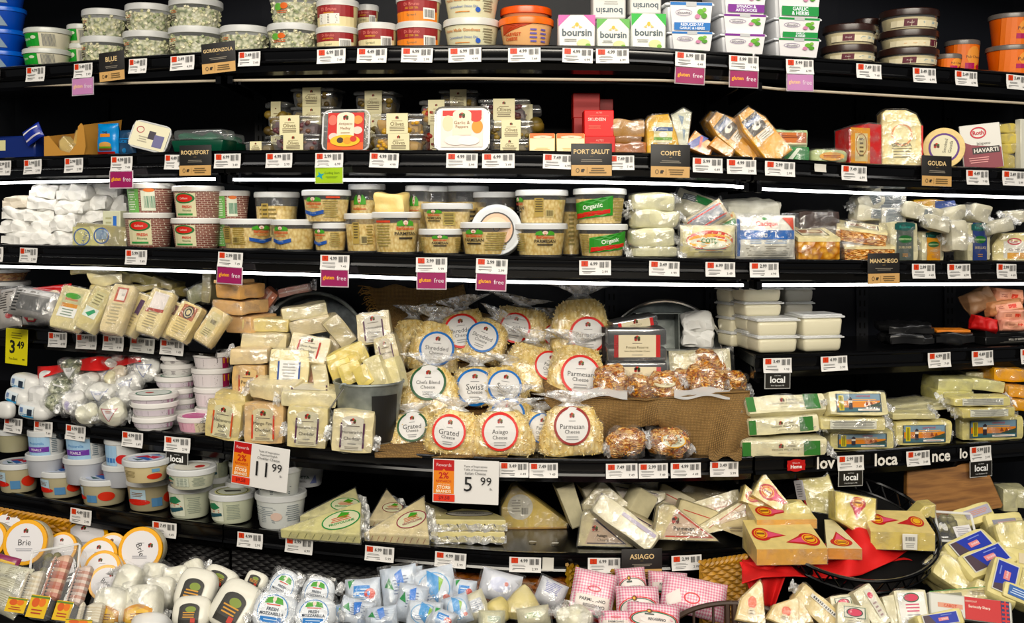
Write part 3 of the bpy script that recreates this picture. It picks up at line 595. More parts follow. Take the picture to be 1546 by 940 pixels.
shelf(5, -120, 336, 'lower black shelf at left under wrapped rounds and pink tubs', depth=.46, rail=.030)
shelf(5, 338, 1136, 'long black shelf under bags of shredded cheese and burlap', depth=.46, rail=.032)
r5 = shelf(5, 1140, 1670, 'black shelf at right printed with love local lettering', depth=.46, rail=.036)
shelf(6, -120, 336, 'bottom black shelf at left under round deli tubs', depth=.46, rail=.034)
shelf(6, 338, 1140, 'bottom black shelf in the middle under triangular cheese wedges', depth=.46, rail=.034)
# white lettering and round red mark on the rail of the right lower shelf
def railtext(op, px, w, h, py):
    k = rloc(5, px).y / F; P = rayT(px, py, rloc(5, px).y + .001)
    th_ = yawat(P.x); a = math.atan((front(5, px + 20)[2] - front(5, px - 20)[2]) / (front(5, px + 20)[0] - front(5, px - 20)[0]))
    M = Matrix.Translation(P) @ Matrix.Rotation(th_, 4, 'Z') @ Matrix.Rotation(-a, 4, 'Y'); o0 = r5.location
    m = MB(); m.art(op, w * k / 2, h * k / 2, lambda x, y, h_: tuple((M @ Vector((x, -h_, y))) - o0)); m.build('rail_lettering', r5, smooth=False)
railtext([('r', 0, 0, 1.9, 1.6, '#b3202a'), ('e', 0, 0, 1, 1, '#b3202a'), ('t', 'Close to', 0, .4, .8, .3, '#f0dada'), ('T', 'Home', 0, -.2, 1.2, .6, '#ffffff')], 1202, 31, 19, 702)
railtext([('T', 'lov', 0, 0, 2, 2, '#efece6')], 1247, 32, 19, 698)
railtext([('T', 'loca', 0, 0, 2, 2, '#efece6')], 1338, 50, 19, 693)
railtext([('T', 'nce', 0, 0, 2, 2, '#efece6')], 1421, 34, 13, 690)
railtext([('T', 'lo', 0, 0, 2, 2, '#efece6')], 1455, 15, 18, 684)
# ================================================================= TAGS AND SIGNS
for s_, x0, x1, what, *lo in [
 (1, -14, 5, 'under the blue tubs'), (1, 37, 75, 'under the white tubs with green labels'), (1, 109, 146, 'with a washed out pink card, left of the BLUE sign', 'pale'), (1, 193, 227, 'right of the BLUE sign'), (1, 255, 299, 'left of the GORGONZOLA sign'), (1, 359, 397, 'right of the GORGONZOLA sign'),
 (1, 478, 524, 'under the tall stack of red banded tubs'), (1, 539, 586, 'under the single red banded tub'), (1, 606, 655, 'under the pair of red and orange banded tubs'), (1, 677, 727, 'under the white dip tubs'), (1, 767, 816, 'under the orange lidded tubs'), (1, 849, 895, 'under the carton with pink corners'), (1, 899, 949, 'under the middle carton of the three'),
 (1, 1018, 1066, 'with gluten free card, under blue sleeved trays', 'gluten'), (1, 1098, 1146, 'with gluten free card, under purple sleeved trays', 'gluten'), (1, 1183, 1229, 'with faded pink card, under green sleeved trays', 'pale'), (1, 1288, 1332, 'under the shorter stack of brown lidded dishes'), (1, 1372, 1415, 'under the taller stack of brown lidded dishes'), (1, 1435, 1478, 'under the gap beside the orange tubs, top row'), (1, 1512, 1556, 'under the orange tubs at the right edge'),
 (2, -10, 24, 'under the dark blue packet'), (2, 33, 70, 'under the left end of the cardboard tray'), (2, 95, 132, 'under the cardboard tray'), (2, 165, 206, 'with gluten free card, under the blue burger packet', 'gluten'), (2, 247, 285, 'left of the ROQUEFORT sign'), (2, 322, 368, 'right of the ROQUEFORT sign'), (2, 400, 445, 'under the left olive boxes'), (2, 475, 521, 'with a lime green card below', 'green'), (2, 558, 604, 'under the yellow olive boxes'), (2, 674, 722, 'under the upright tray of garlic'), (2, 728, 777, 'right of the upright tray of garlic'),
 (2, 820, 866, 'left of the PORT SALUT sign'), (2, 920, 957, 'right of the PORT SALUT sign'), (2, 1044, 1091, 'right of the COMTÉ sign'), (2, 1095, 1142, 'under the leaning yellow wedges'), (2, 1152, 1201, 'under the green edged packs'), (2, 1266, 1310, 'under the red rind gouda'), (2, 1452, 1495, 'right of the GOUDA sign'), (2, 1506, 1550, 'at the right end of the second shelf'),
 (3, -30, 13, 'at the left end of the third shelf'), (3, 27, 64, 'under the white paper wrapped pile'), (3, 187, 228, 'under the tub printed with red bricks'), (3, 328, 371, 'with gluten free card, leftmost on the third shelf', 'gluten'), (3, 483, 530, 'with gluten free card, under the blue ribbon tub', 'gluten'), (3, 628, 676, 'with gluten free card, under the short parmesan tubs', 'gluten'), (3, 719, 767, 'with gluten free card, under the wide parmesan tub', 'gluten'),
 (3, 874, 922, 'under the organic tubs'), (3, 979, 1026, 'under the stacked bagged cheeses'), (3, 1063, 1110, 'under the green and orange bag'), (3, 1129, 1176, 'under the large blue banded bag'), (3, 1371, 1414, 'right of the MANCHEGO sign'), (3, 1424, 1467, 'under the gold labelled block'), (3, 1498, 1537, 'at the right end of the third shelf'),
 (4, 70, 108, 'leftmost on the left wedge shelf'), (4, 112, 153, 'second on the left wedge shelf'), (4, 153, 193, 'third on the left wedge shelf'), (4, 194, 240, 'grey one on the left wedge shelf'), (4, 240, 283, 'rightmost on the left wedge shelf'), (4, 1149, 1196, 'with a local card, under the square tubs', 'local'), (4, 1235, 1280, 'under the right pair of square tubs'), (4, 1395, 1437, 'under the black packs'), (4, 1460, 1502, 'left of the black boxes with white lettering'), (4, 1534, 1572, 'at the right end above the yellow blocks'),
 (5, 4, 41, 'under the blue and white rolls'), (5, 49, 86, 'under the herb coated rounds'), (5, 97, 136, 'under the wrapped cheese rounds'), (5, 182, 222, 'under the stack of white tubs'), (5, 246, 293, 'with a local card, under the pink tub', 'local'), (5, 754, 798, 'touching the 5.99 sign'), (5, 799, 842, 'second to the right of the 5.99 sign'), (5, 914, 962, 'under the left low cheese ball'), (5, 963, 1008, 'between the two low cheese balls'), (5, 1011, 1058, 'under the right low cheese ball'), (5, 1070, 1115, 'under the right end of the burlap'),
 (5, 1260, 1305, 'with a local card, over the word love', 'local'), (5, 1363, 1405, 'without a card, on the love local rail'), (5, 1458, 1498, 'with a local card, over the wooden board', 'local'),
 (6, 104, 145, 'under the fruit tubs at left'), (6, 228, 272, 'under the tubs with green leaf print'), (6, 357, 401, 'under the plain white tub'), (6, 430, 476, 'under the green labelled wedge'), (6, 551, 597, 'under the red labelled wedge'), (6, 657, 705, 'under the two flat stacked wedges'), (6, 769, 817, 'under the single tall yellow wedge'), (6, 887, 936, 'left of the ASIAGO sign'), (6, 1012, 1059, 'right of the ASIAGO sign')]:
    ptag(s_, x0, x1, 'white price tag ' + what, *lo, **({'blank': 'grey'} if what.startswith('grey one') else {}))
ptag(2, 1227, 1247, 'small blank white tag right of the leaning yellow wedges', None, 12, 'blank')
ptag(6, 819, 836, 'torn blank white tag under the tall yellow wedge', None, 19, 'blank')
for a in [(1, 169, 100, 49, 44, 'BLUE', 3), (1, 330, 87, 60, 46, 'GORGONZOLA', 3), (2, 295, 242, 58, 46, 'ROQUEFORT', 0), (2, 893, 241, 62, 49, 'PORT SALUT', 0), (2, 1012, 243, 61, 50, 'COMTÉ', -1), (2, 1414, 258, 56, 46, 'GOUDA', -1), (3, 1334, 405, 57, 46, 'MANCHEGO', 0), (6, 969, 851, 62, 46, 'ASIAGO', 0)]:
    sign(a[0], a[1], a[2], a[3], a[4], a[5], 'black and tan card sign reading ' + a[5] + ' on the shelf rail', a[6])
bigsign(5, 393, 704, 96, 66, '11', '99', ['Taste of Inspirations', 'Imported English', 'Cheddar Cheese'], 'white sale sign reading 11.99 on the lower left shelf', -5)
bigsign(5, 703, 727, 101, 66, '5', '99', ['Taste of Inspirations', 'Table of Inspirations', 'Italian Cheese'], 'white sale sign reading 5.99 below the shredded cheese', -1)
def yellow():
    D = rloc(4, 26).y - .008; P = rayT(25, 523, D); k = D / F; W, H = 46 * k, 54 * k
    r = thing('price_sign', 'bright yellow sign reading 3.49 at the far left', 'sign', P, Matrix.Rotation(yawat(P.x), 4, 'Z') @ Matrix.Rotation(R(2), 4, 'Y'))
    m = MB(); m.rbox(W, .0014, H, .001, '#e6dc1e', 1, -H / 2); m.build('card', r)
    m = MB(); m.art([('l', 0, .62, 1.2, .4, 3, '#8a8420'), ('T', '3', -.35, -.02, .5, .75, '#1a1a10'), ('T', '49', .4, .12, .66, .42, '#1a1a10'), ('t', 'You Save', -.25, -.68, .8, .14, '#33310f'), ('r', .7, -.68, .2, .06, '#33310f')], W / 2, H / 2, lambda x, y, h: (x, -.0009 - h, y)); m.build('print', r, smooth=False)
yellow()
# ================================================================= TOP ROW
def ST(prefix, pos): return prefix + ', ' + pos
blueA = [('r', -.1, 0, .9, 1.4, '#c9a27a'), ('T', 'PERK', -.1, .35, .6, .4, '#e07a28'), ('p', [(.35, -.7), (.5, .5), (.75, -.7)], '#8fa3b5'), ('r', -.2, -.55, .7, .4, '#2e5fae')]
for y0, y1, q in ((-22, 14, 'topmost'), (14, 48, 'second from top'), (48, 80, 'third from top'), (80, None, 'lowest')):
    tub('bright blue round tub at the far left, ' + q + ' of its stack', on(1, -28, y0, 38, .04, y1, True), 'p#1d4fb4', 'p#2a6ad6', blueA, g='blue tubs at the left end', lidh=.008)
grn = [('r', -.25, .05, 1.0, 1.5, '#2f9a3c'), ('T', 'Organic', -.35, .1, .7, .4, '#d6ecd0'), ('e', .02, .3, .12, .2, '#dfe9d0'), ('b', .62, 0, .5, 1.4, '#8c8c88')]
for x0, x1, y0, y1, d, q in ((38, 107, 46, 78, .03, 'upper of the front pair'), (36, 106, 77, None, .03, 'lower of the front pair'), (102, 146, 39, 68, .14, 'upper one behind'), (102, 146, 68, None, .14, 'lower one behind')):
    tub('white tub with green organic label, ' + q, on(1, x0, y0, x1, d, y1, True), 'p#e9e4cf', 'p#d9dbd6', grn, g='white tubs with green labels', lidh=.009)
cr1 = [('e', .1, .45, .3, .22, '#b98a5c'), ('e', .1, .1, .35, .25, '#8fae6a'), ('l', .1, .3, .5, .3, 2, '#c86a3a')]
for x0, x1, y0, y1, d, q in ((125, 194, 18, 60, .04, 'upper one behind the BLUE sign'), (123, 195, 59, None, .04, 'lower one behind the BLUE sign'), (190, 260, 10, 52, .04, 'upper one right of the BLUE sign'), (187, 262, 51, None, .04, 'lower one right of the BLUE sign'),
    (260, 332, -38, 4, .04, 'topmost of the stack of three'), (256, 336, 3, 46, .04, 'middle of the stack of three'), (255, 338, 45, None, .04, 'bottom of the stack of three'), (333, 408, 43, None, .05, 'standing alone right of GORGONZOLA sign'), (408, 484, -6, 41, .04, 'upper one with green and orange print'), (404, 482, 40, None, .04, 'lower one with green and orange print')):
    tub('clear tub of blue cheese crumbles, ' + q, on(1, x0, y0, x1, d, y1, True), 'clear', 'haze', [('e', -.3, .3, .16, .3, '#6aa84f'), ('e', -.05, .35, .14, .25, '#d06a3c'), ('l', -.15, -.1, .5, .3, 2, '#c8603a')] if x0 > 400 else [('l', -.45, -.2, .4, .6, 3, '#4a3f36'), ('l', -.4, .35, .4, .3, 2, '#c9774f')], content='crumb', g='clear tubs of crumbled blue cheese', lidh=.012, tp=.9)
def redA(kind):
    a = [('r', 0, .42, 2.0, 1.0, '#8e2a2c'), ('T', 'Di Bruno', -.1, .55, .9, .3, '#c9736a'), ('l', -.1, .2, .6, .2, 2, '#d5a23c'), ('r', 0, -.55, 2.0, .9, '#e3d6ad' if kind != 'o' else '#e88a4a')]
    return a + ([('r', -.1, -.3, .9, .9, '#e9e6dc'), ('l', -.1, -.3, .8, .8, 6, '#5c5650')] if kind == 'n' else [('t', 'Spread', -.1, -.45, .9, .3, '#5d6a4a')]) + ([('r', .6, -.3, .5, 1, '#f0eee8'), ('b', .6, -.3, .4, .7, '#444444')] if kind != 'n' else [])
for x0, x1, y0, y1, d, k, q in ((482, 538, -40, 4, .05, 'n', 'topmost of the left stack'), (478, 542, 3, 46, .04, 'n', 'middle of the left stack'), (477, 542, 44, None, .04, 's', 'bottom of the left stack'), (538, 572, 9, 40, .2, 's', 'dim upper one standing behind'), (538, 572, 40, None, .2, 's', 'dim lower one standing behind'), (540, 601, 38, None, .04, 's', 'single one in front'), (598, 666, -4, 38, .04, 'o', 'upper of the pair with orange'), (598, 667, 37, None, .04, 'o', 'lower of the pair with orange')):
    tub('round tub with dark red band, ' + q, on(1, x0, y0, x1, d, y1, True), 'p#dccda2', 'haze', redA(k), g='round tubs with dark red bands', lidh=.011, tp=.92)
hm = [('T', 'Home Made Goodness', -.25, .5, 1.25, .6, '#c9946a'), ('t', 'Caramelized Onion Dip', -.2, -.1, 1.0, .3, '#3f62ac'), ('e', .3, -.35, .08, .2, '#3158b0'), ('l', .65, .1, .4, 1.2, 6, '#8c876f'), ('l', -.2, -.5, .5, .15, 1, '#d98a3c')]
for y0, y1, q in ((-12, 34, 'upper'), (33, None, 'lower')): tub('cream dip tub with script lettering, %s of the pair' % q, on(1, 669, y0, 755, .04, y1, True), 'p#e7e4c6', 'p#dcdcd6', hm, g='cream dip tubs', lidh=.012)
tub('flat orange-lidded tub at the back, upper of the two', on(1, 755, 15, 833, .09, 40, True), 'p#b98a6a', 'p#e5641e', [], lidh=.012, g='orange lidded tubs')
tub('orange-lidded tub with pale orange body, in front', on(1, 753, 31, 836, .03, None, True), 'p#e9b98a', 'p#f07a22', [('p', [(-.9, .95), (.3, .95), (-.9, .1)], '#b5482c'), ('T', 'HARVEST', -.45, .1, .6, .3, '#c9582c'), ('T', 'CHEESE', -.5, -.25, .5, .25, '#c9582c'), ('l', .25, 0, .25, 1.2, 4, '#6a62a8'), ('l', .6, 0, .25, 1.2, 4, '#6a62a8')], lidh=.012, g='orange lidded tubs')
def bour(c, dim=False):
    return [('p', [(-1, .98), (-.35, .98), (-.99, .3)], c), ('p', [(1, .98), (.35, .98), (.99, .3)], c), ('T', 'boursin', 0, -.05, 1.6, .55, '#4c5a62'), ('e', 0, .42, .1, .12, '#e8b95c'), ('p', [(-.3, .25), (-.1, .4), (-.12, .2)], '#ecc98a'), ('p', [(.3, .25), (.1, .4), (.12, .2)], '#ecc98a'), ('l', -.35, -.5, .7, .2, 2, '#a8a8a0'), ('e', .35, -.68, .36, .24, '#d6dba8'), ('e', .6, -.8, .14, .1, '#7fae4c')]
carton('white cheese carton with pink corners', on(1, 843, 22, 899, .03), .05, '#efece8', bour('#c96aa8'), bev=.003, g='white cream cheese cartons')
carton('white cheese carton with green corners, middle of the three', on(1, 901, 28, 951, .035), .05, '#e6e8e2', bour('#6aae5a'), bev=.003, g='white cream cheese cartons')
carton('white cheese carton with bright green corners, right one', on(1, 953, 20, 1006, .025), .05, '#eef0ea', bour('#3fae4c'), bev=.003, g='white cream cheese cartons')
ups = [('T', 'boursin', 0, -.55, 1.6, .45, '#4c5a62', math.pi), ('l', .1, -.05, .9, .25, 2, '#a8a8a0'), ('e', .3, .6, .4, .3, '#8a9c5a'), ('e', -.4, .55, .3, .25, '#d8b0a0')]
carton('upside down white cheese carton stacked at the back', on(1, 895, -22, 945, .06, 28), .045, '#d8d6d2', ups, bev=.003, g='white cream cheese cartons')
carton('white cheese carton stacked behind the right one', on(1, 951, -30, 999, .06, 21), .045, '#d8d6d2', ups, bev=.003, g='white cream cheese cartons')
carton('plain white cheese carton under the upside down one', on(1, 896, 28, 944, .105), .045, '#d2d0cc', (), bev=.003, g='white cream cheese cartons')
carton('plain white cheese carton behind the right one', on(1, 953, 21, 999, .105), .045, '#d2d0cc', (), bev=.003, g='white cream cheese cartons')
def tray(label, fr, c, word, g='sleeved white cheese trays'):
    W, H = fr.W, fr.H; dep = W * 1.1; r = root('sleeved_cheese_tray', label, 'tray', fr, dep, g)
    m = MB(); m.rbox(W * .94, dep, H * .86, .008, 'p#dcdde0', 2, 0, .86); m.build('tray', r)
    m = MB(); m.rbox(W, dep * 1.03, H * .1, .003, 'p#e4e6ea', 2, H * .85); m.rbox(W * .9, dep * .9, H * .07, .003, 'clear', 1, H * .93); m.build('flange', r)
    m = MB(); w0, w1 = W * .34, W * .43; y = -dep / 2 - .003; yb = y + .006
    m.add([(-w0 + .0, yb, .001), (w0 + .06 * W, yb, .001), (w1 + .02 * W, y - .001, H * .97), (-w1 + .02 * W, y - .001, H * .97), (w1 + .02 * W, dep / 2, H * .985), (-w1 + .02 * W, dep / 2, H * .985)], [(0, 1, 2, 3), (3, 2, 4, 5)], '#efedee')
    m.art([('r', 0, .88, 2, .2, c), ('r', 0, .86, .5, .3, '#c4c6c8'), ('o', -.35, .3, .4, .22, .02, '#9a8aa8'), ('t', 'alouette', -.35, .3, .62, .24, '#5c5466'), ('e', .45, .35, .16, .2, '#6fae4a'), ('e', .62, .1, .14, .18, '#58963c'), ('e', .3, .05, .12, .16, '#c98aa8'), ('e', .62, .5, .1, .14, '#88b85c')] +
          ([('r', .05, -.62, 1.72, .5, c), ('T', word[0], .05, -.5, 1.1, .2, '#eef2fa'), ('T', word[1], .05, -.74, 1.2, .2, '#eef2fa')] if word else []), W * .42, H * .48, lambda x, z, h: (x + .02 * W, y - .001 - h + (.5 - z / H) * .004, H * .49 + z))
    m.build('printed_sleeve', r, smooth=False); return r
B_, P_, G_ = '#2f72b8', '#7a2f8c', '#2c8c48'
for a in [(1003, 2, 1080, .03, 49, B_, ('REDUCED FAT', 'GARLIC & HERBS'), 'with a blue band, upper of two'), (1006, 47, 1080, .03, None, B_, None, 'with a blue band, lower of two'),
          (1083, -26, 1163, .04, 22, P_, ('SPINACH &', 'ARTICHOKE'), 'with a purple band, topmost'), (1083, 21, 1162, .035, 52, P_, None, 'with a purple band, middle'), (1085, 50, 1160, .03, None, P_, None, 'with a purple band, bottom'),
          (1163, -30, 1246, .04, 28, G_, ('GARLIC', '& HERBS'), 'with a green band, topmost'), (1165, 26, 1244, .035, 59, G_, ('GARLIC', '& HERBS'), 'with a green band, middle'), (1165, 57, 1243, .03, None, G_, None, 'with a green band, bottom')]:
    tray('white tapered cheese tray ' + a[7] + ' of its stack', on(1, a[0], a[1], a[2], a[3], a[4]), a[5], a[6])
brn = [('r', 0, -.1, 2.1, .7, '#e5dcc0'), ('r', -.45, 0, .38, .8, '#5a2430'), ('t', 'Presid', -.45, 0, .3, .2, '#e8d8d0'), ('l', .3, 0, .8, .3, 2, '#8fb0c0')]
brn2 = [('r', 0, -.1, 2.1, .7, '#e5dcc0'), ('r', .35, 0, .35, .8, '#5a2430'), ('l', -.3, -.1, .8, .2, 1, '#d8b28a')]
for x0, y0, x1, d, y1, ar, q in ((1243, 41, 1321, .03, 75, brn, 'upper of the shorter stack'), (1240, 72, 1322, .03, None, brn, 'lower of the shorter stack'), (1290, 30, 1328, .2, 62, brn, 'dim one at the back'), (1329, 19, 1416, .04, 54, brn, 'topmost of the taller stack'), (1328, 50, 1415, .035, 82, brn2, 'middle of the taller stack'), (1326, 77, 1415, .03, None, brn, 'bottom of the taller stack')):
    tub('flat round dish with dark brown lid, ' + q, on(1, x0, y0, x1, d, y1, True), 'clear', 'p#2c1a16', ar, content='c#e2d6ae', g='brown lidded round dishes', lidh=.012, tp=.9)
carton('dark box supporting the dim brown lidded dish', on(1, 1292, 62, 1326, .21), .04, '#1c1512', g='brown lidded round dishes')
pub = [('r', 0, 0, 2.0, 2.0, '#e27a32'), ('e', .1, .25, .42, .6, '#e9a05c'), ('t', 'Pub Cheese', .1, .2, .9, .35, '#3a2430'), ('r', -.15, -.35, .5, .35, '#a8285c'), ('e', .35, -.4, .12, .15, '#a8283c')]
for x0, y0, x1, d, y1, q in ((1427, 63, 1478, .14, None, 'dim one behind'), (1412, 83, 1451, .06, None, 'small one beside the brown dishes'), (1494, 24, 1560, .03, 74, 'upper one at the right edge'), (1490, 72, 1562, .03, None, 'lower one at the right edge')):
    tub('orange cheese spread tub, ' + q, on(1, x0, y0, x1, d, y1, True), 'p#d8692a', 'p#6a6460', pub, g='orange cheese spread tubs', lidh=.008, tp=.85)
# ================================================================= SECOND ROW
carton('dark blue cheese packet lying at the far left', on(2, -12, 205, 60, .04), .08, 'p#1c2c6a', [('r', -.8, .2, .5, .9, '#d8d4a8')], bev=.004, name='cheese_packet', cat='packet')
pouch('blue and white wedge packet tilted in the tray end', at(46, 202, 34, 24, 1.99, -20, 0, 28), .02, 'p#20308a', [('r', 0, .5, 1.7, .2, '#e8e8f0'), ('r', 0, -.5, 1.7, .2, '#c9c4d4')], name='cheese_packet')
def openbox():
    f = on(2, 58, 184, 144, .04); W, H, dep = f.W, f.H, .12; r = root('cardboard_tray', 'open brown cardboard tray with scooped front at left', 'box', f, dep)
    m = MB(); fr_ = [(-.5, 0), (.36, 0), (.40, .3), (.36, .86), (.30, .95), (.24, .86), (.2, .36), (.05, .12), (-.15, .2), (-.4, .62), (-.5, .6)]
    m.prism([(x * W, z * H) for x, z in fr_], -dep / 2, -dep / 2 + .003, 'cardboard'); m.box(-W / 2, -dep / 2, 0, W * .4, dep / 2, .003, 'cardboard'); m.box(-W / 2, dep / 2 - .003, 0, W * .4, dep / 2, H * .8, 'cardboard')
    m.add([(W * .36, -dep / 2, 0), (W * .36, -dep / 2, H * .9), (W * .5, dep / 2, H * 1.15), (W * .4, dep / 2, 0)], [(0, 1, 2, 3)], 'cardboard'); m.add([(-W * .5, -dep / 2, 0), (-W * .5, -dep / 2, H * .6), (-W * .5, dep / 2, H * .8), (-W * .5, dep / 2, 0)], [(0, 1, 2, 3)], 'cardboard'); m.build('cardboard_walls', r)
openbox()
wedge('small round cut cheese resting in the cardboard tray', on(2, 86, 205, 112, .07, None), .03, [(-.5, 0), (.5, 0), (.5, .5), (-.2, 1), (-.5, .8)], 'c#d8c28a')
wedge('second piece of cheese standing in the cardboard tray', on(2, 104, 192, 124, .10, None), .03, [(-.5, 0), (.5, 0), (.5, 1), (0, .9)], 'c#cfae6a')
pouch('bright blue packet with a burger picture', on(2, 141, 186, 178, .035, None), .025, 'p#2a86c8', [('T', 'THE', .0, .42, .8, .14, '#1a2a40'), ('r', 0, .25, .9, .2, '#d88a2a'), ('e', 0, -.35, .55, .2, '#c89a5c'), ('r', 0, -.5, 1.2, .12, '#5c8a2c'), ('r', 0, -.62, 1.2, .14, '#6a2c1c'), ('r', 0, -.85, 1.7, .2, '#a02a28')], name='cheese_packet', p=5)
pouch('dark blue packet half hidden behind the white wedge pack', on(2, 168, 196, 205, .06, None), .02, 'p#27405c', [('r', 0, .3, 1.6, .06, '#3a8ad0'), ('T', 'SLICED', 0, .1, 1.1, .2, '#3a8ad0'), ('e', .1, -.6, .2, .2, '#2a6a9c')], name='cheese_packet', p=6)
def traypack(label, fr, dep, base_, art, roundc=.012, name='sealed_cheese_tray', g=None):
    W, H = fr.W, fr.H; r = root(name, label, 'tray', fr, dep, g)
    q = roundc * 1.3; rr = lambda k: [(sx * (W / 2 * k - q) + q * math.cos(R(t)), H / 2 + sz * (H / 2 * k - q) + q * math.sin(R(t))) for sx, sz, t0 in ((1, -1, 270), (1, 1, 0), (-1, 1, 90), (-1, -1, 180)) for t in range(t0, t0 + 91, 30)]
    m = MB(); m.prism(rr(1), -dep / 2 + .001, -dep / 2 + .006, base_, .001); m.prism(rr(.86), -dep / 2 + .006, dep / 2, base_, .003); m.build('tray', r)
    m = MB(); m.tube([(x, -dep / 2 + .001, z) for x, z in rr(.97)], .0022, 'haze' if base_ == 'clear' else 'chrome', 6, True); m.build('rim', r)
    m = MB(); m.art(art, W / 2, H / 2, flat(dep, H / 2), .0008); m.build('printed_film', r, smooth=False); return r
traypack('clear wedge pack of white cheese with purple print', at(226, 206, 64, 42, 1.93, -8, 12, -14), .035, 'clear', [('r', 0, 0, 1.84, 1.8, '#e7e2c8'), ('o', -.55, .35, .2, .25, .04, '#a8384a'), ('r', .1, .1, .35, .6, '#3a3440', 0), ('r', .5, -.25, .5, .9, '#6c6a90'), ('l', -.3, -.3, .5, .5, 3, '#b0aa98')], g=None)
def greentray(label, fr):
    W, H = fr.W, fr.H; dep = .07; r = root('dark_green_tray', label, 'tray', fr, dep, 'dark green clear lidded trays')
    m = MB(); m.rbox(W * .95, dep, H * .55, .006, 'p#0d4230', 2, 0, .88); m.build('tray', r)
    m = MB(); m.rbox(W, dep * 1.04, H * .08, .003, 'clear', 1, H * .53); m.rbox(W * .88, dep * .9, H * .42, H * .14, 'clear', 2, H * .56); m.build('clear_lid', r)
    m = MB(); m.blob(W * .8, dep * .8, H * .3, 'p#1a6046', p=5, n=6, amp=.02, z0=H * .5); m.build('contents', r)
greentray('dark green tray with clear domed lid, front one', on(2, 248, 194, 345, .04)); greentray('dark green tray with clear domed lid, tucked behind at right', on(2, 300, 200, 356, .14))
delibox('low clear box with a cream label, alone at left', on(2, 366, 214, 412, .06), .06, bx=-.05)
pur, yel, olv = ('#4a2a30', '#5c3438', '#6a4a3a'), ('#b08a2a', '#c99a34', '#8a6a20'), ('#6b5b2c', '#50401f', '#86703a')
for x0, y0, x1, d, y1, fc, bx, q in ((402, 175, 486, .05, 205, pur, -.08, 'dark olives, upper of the front left pair'), (404, 203, 486, .05, None, pur, -.02, 'dark olives, lower of the front left pair'), (436, 133, 506, .16, 162, olv, 0, 'olives, top of the rear left stack'), (436, 161, 506, .16, 190, olv, 0, 'olives, second in the rear left stack'), (436, 189, 506, .16, None, olv, 0, 'olives, hidden low in the rear left stack'),
    (559, 172, 641, .05, 203, yel, 0, 'yellow peppers, upper of the pair between upright trays'), (559, 202, 641, .05, None, yel, .03, 'yellow peppers, lower of the pair between upright trays'), (532, 138, 596, .17, 172, olv, 0, 'olives, dim top box behind the orange tray'), (534, 172, 594, .17, None, olv, 0, 'olives, dim low box behind the orange tray'),
    (632, 152, 692, .12, 190, ('#a03020', '#7a2418', '#c8a060'), -.05, 'red peppers, behind the garlic tray'), (632, 190, 692, .12, None, ('#7a2418', '#a03020', '#5c3020'), 0, 'red peppers, low behind the garlic tray'), (662, 136, 722, .2, 165, olv, 0, 'olives, dim and high behind the garlic tray'), (662, 165, 722, .2, None, olv, 0, 'olives, dim and low behind the garlic tray'),
    (722, 150, 800, .11, 182, pur, 0, 'dark olives, top of the rear right stack'), (724, 181, 800, .11, None, pur, 0, 'dark olives, bottom of the rear right stack'), (736, 182, 805, .05, 211, olv, .02, 'olives, upper right of the garlic tray'), (736, 210, 803, .05, None, olv, 0, 'olives, lower right of the garlic tray'), (398, 155, 436, .2, 205, olv, 0, 'olives, dim one at the far rear left'), (398, 205, 436, .2, None, olv, 0, 'olives, dim low one at the far rear left'), (770, 160, 818, .18, None, olv, 0, 'olives, dim tall one before the red boxes')):
    delibox('clear box of ' + q, on(2, x0, y0, x1, d, y1), .075, fill=fc, fcols=fc, bx=bx)
traypack('upright clear tray with orange and red antipasto card', on(2, 484, 165, 560, .03, None, lean=6), .035, 'clear', [('r', 0, 0, 1.5, 1.7, '#c8382a'), ('r', 0, -.75, 1.5, .35, '#e86a28'), ('e', -.55, .5, .18, .25, '#e0786a'), ('e', .5, .5, .2, .2, '#e89a5c'), ('e', .5, .0, .2, .18, '#f0d8cc'), ('e', -.5, -.3, .2, .18, '#f0d0c8'), ('r', 0, .2, .72, .95, '#f0e6d0'), ('e', 0, .67, .36, .2, '#f0e6d0'), ('g', 0, .6, .12), ('t', 'Antipasto', 0, .3, .6, .16, '#8a5a3a'), ('t', 'Medley', 0, .08, .5, .16, '#8a5a3a'), ('l', 0, -.12, .5, .1, 1, '#b09a7a'), ('e', 0, -.5, .62, .28, '#f0c04a'), ('e', -.2, -.48, .14, .14, '#3a2418'), ('e', .1, -.5, .18, .16, '#e8a02a'), ('e', .35, -.42, .14, .14, '#c8402a')])
traypack('upright white tray with garlic and pepper picture', on(2, 655, 160, 740, .03, None, lean=6), .035, 'p#e6e6e4', [('r', 0, .0, 1.5, 1.6, '#f0e4dc'), ('r', 0, .7, 1.4, .25, '#c8382a'), ('e', -.5, .25, .2, .35, '#f0d8b8'), ('e', .55, .1, .2, .3, '#e89a4a'), ('e', .5, .5, .2, .2, '#c83a28'), ('r', 0, .2, .66, .95, '#efe6cf'), ('e', 0, .66, .33, .2, '#efe6cf'), ('g', 0, .58, .12), ('t', 'Garlic &', 0, .28, .56, .16, '#8a5a3a'), ('t', 'Peppers', 0, .08, .5, .16, '#8a5a3a'), ('e', -.2, -.5, .4, .22, '#f6eee6'), ('e', .25, -.52, .38, .2, '#faf4ee')])
for x0, x1, q in ((799, 838, 'left'), (840, 883, 'right')):
    carton('cream sliced cheese packet with orange header, %s one' % q, on(2, x0, 201, x1, .035, None, lean=8), .012, 'p#efd9a4', [('r', 0, .75, 1.9, .5, '#e0762a'), ('e', .05, .62, .75, .15, '#f4e4c8'), ('t', 'Classic', .05, .62, .8, .14, '#8a3a1a'), ('l', 0, -.6, 1.2, .3, 2, '#d8bc80')], name='sliced_cheese_packet', cat='packet', g='orange headed packets')
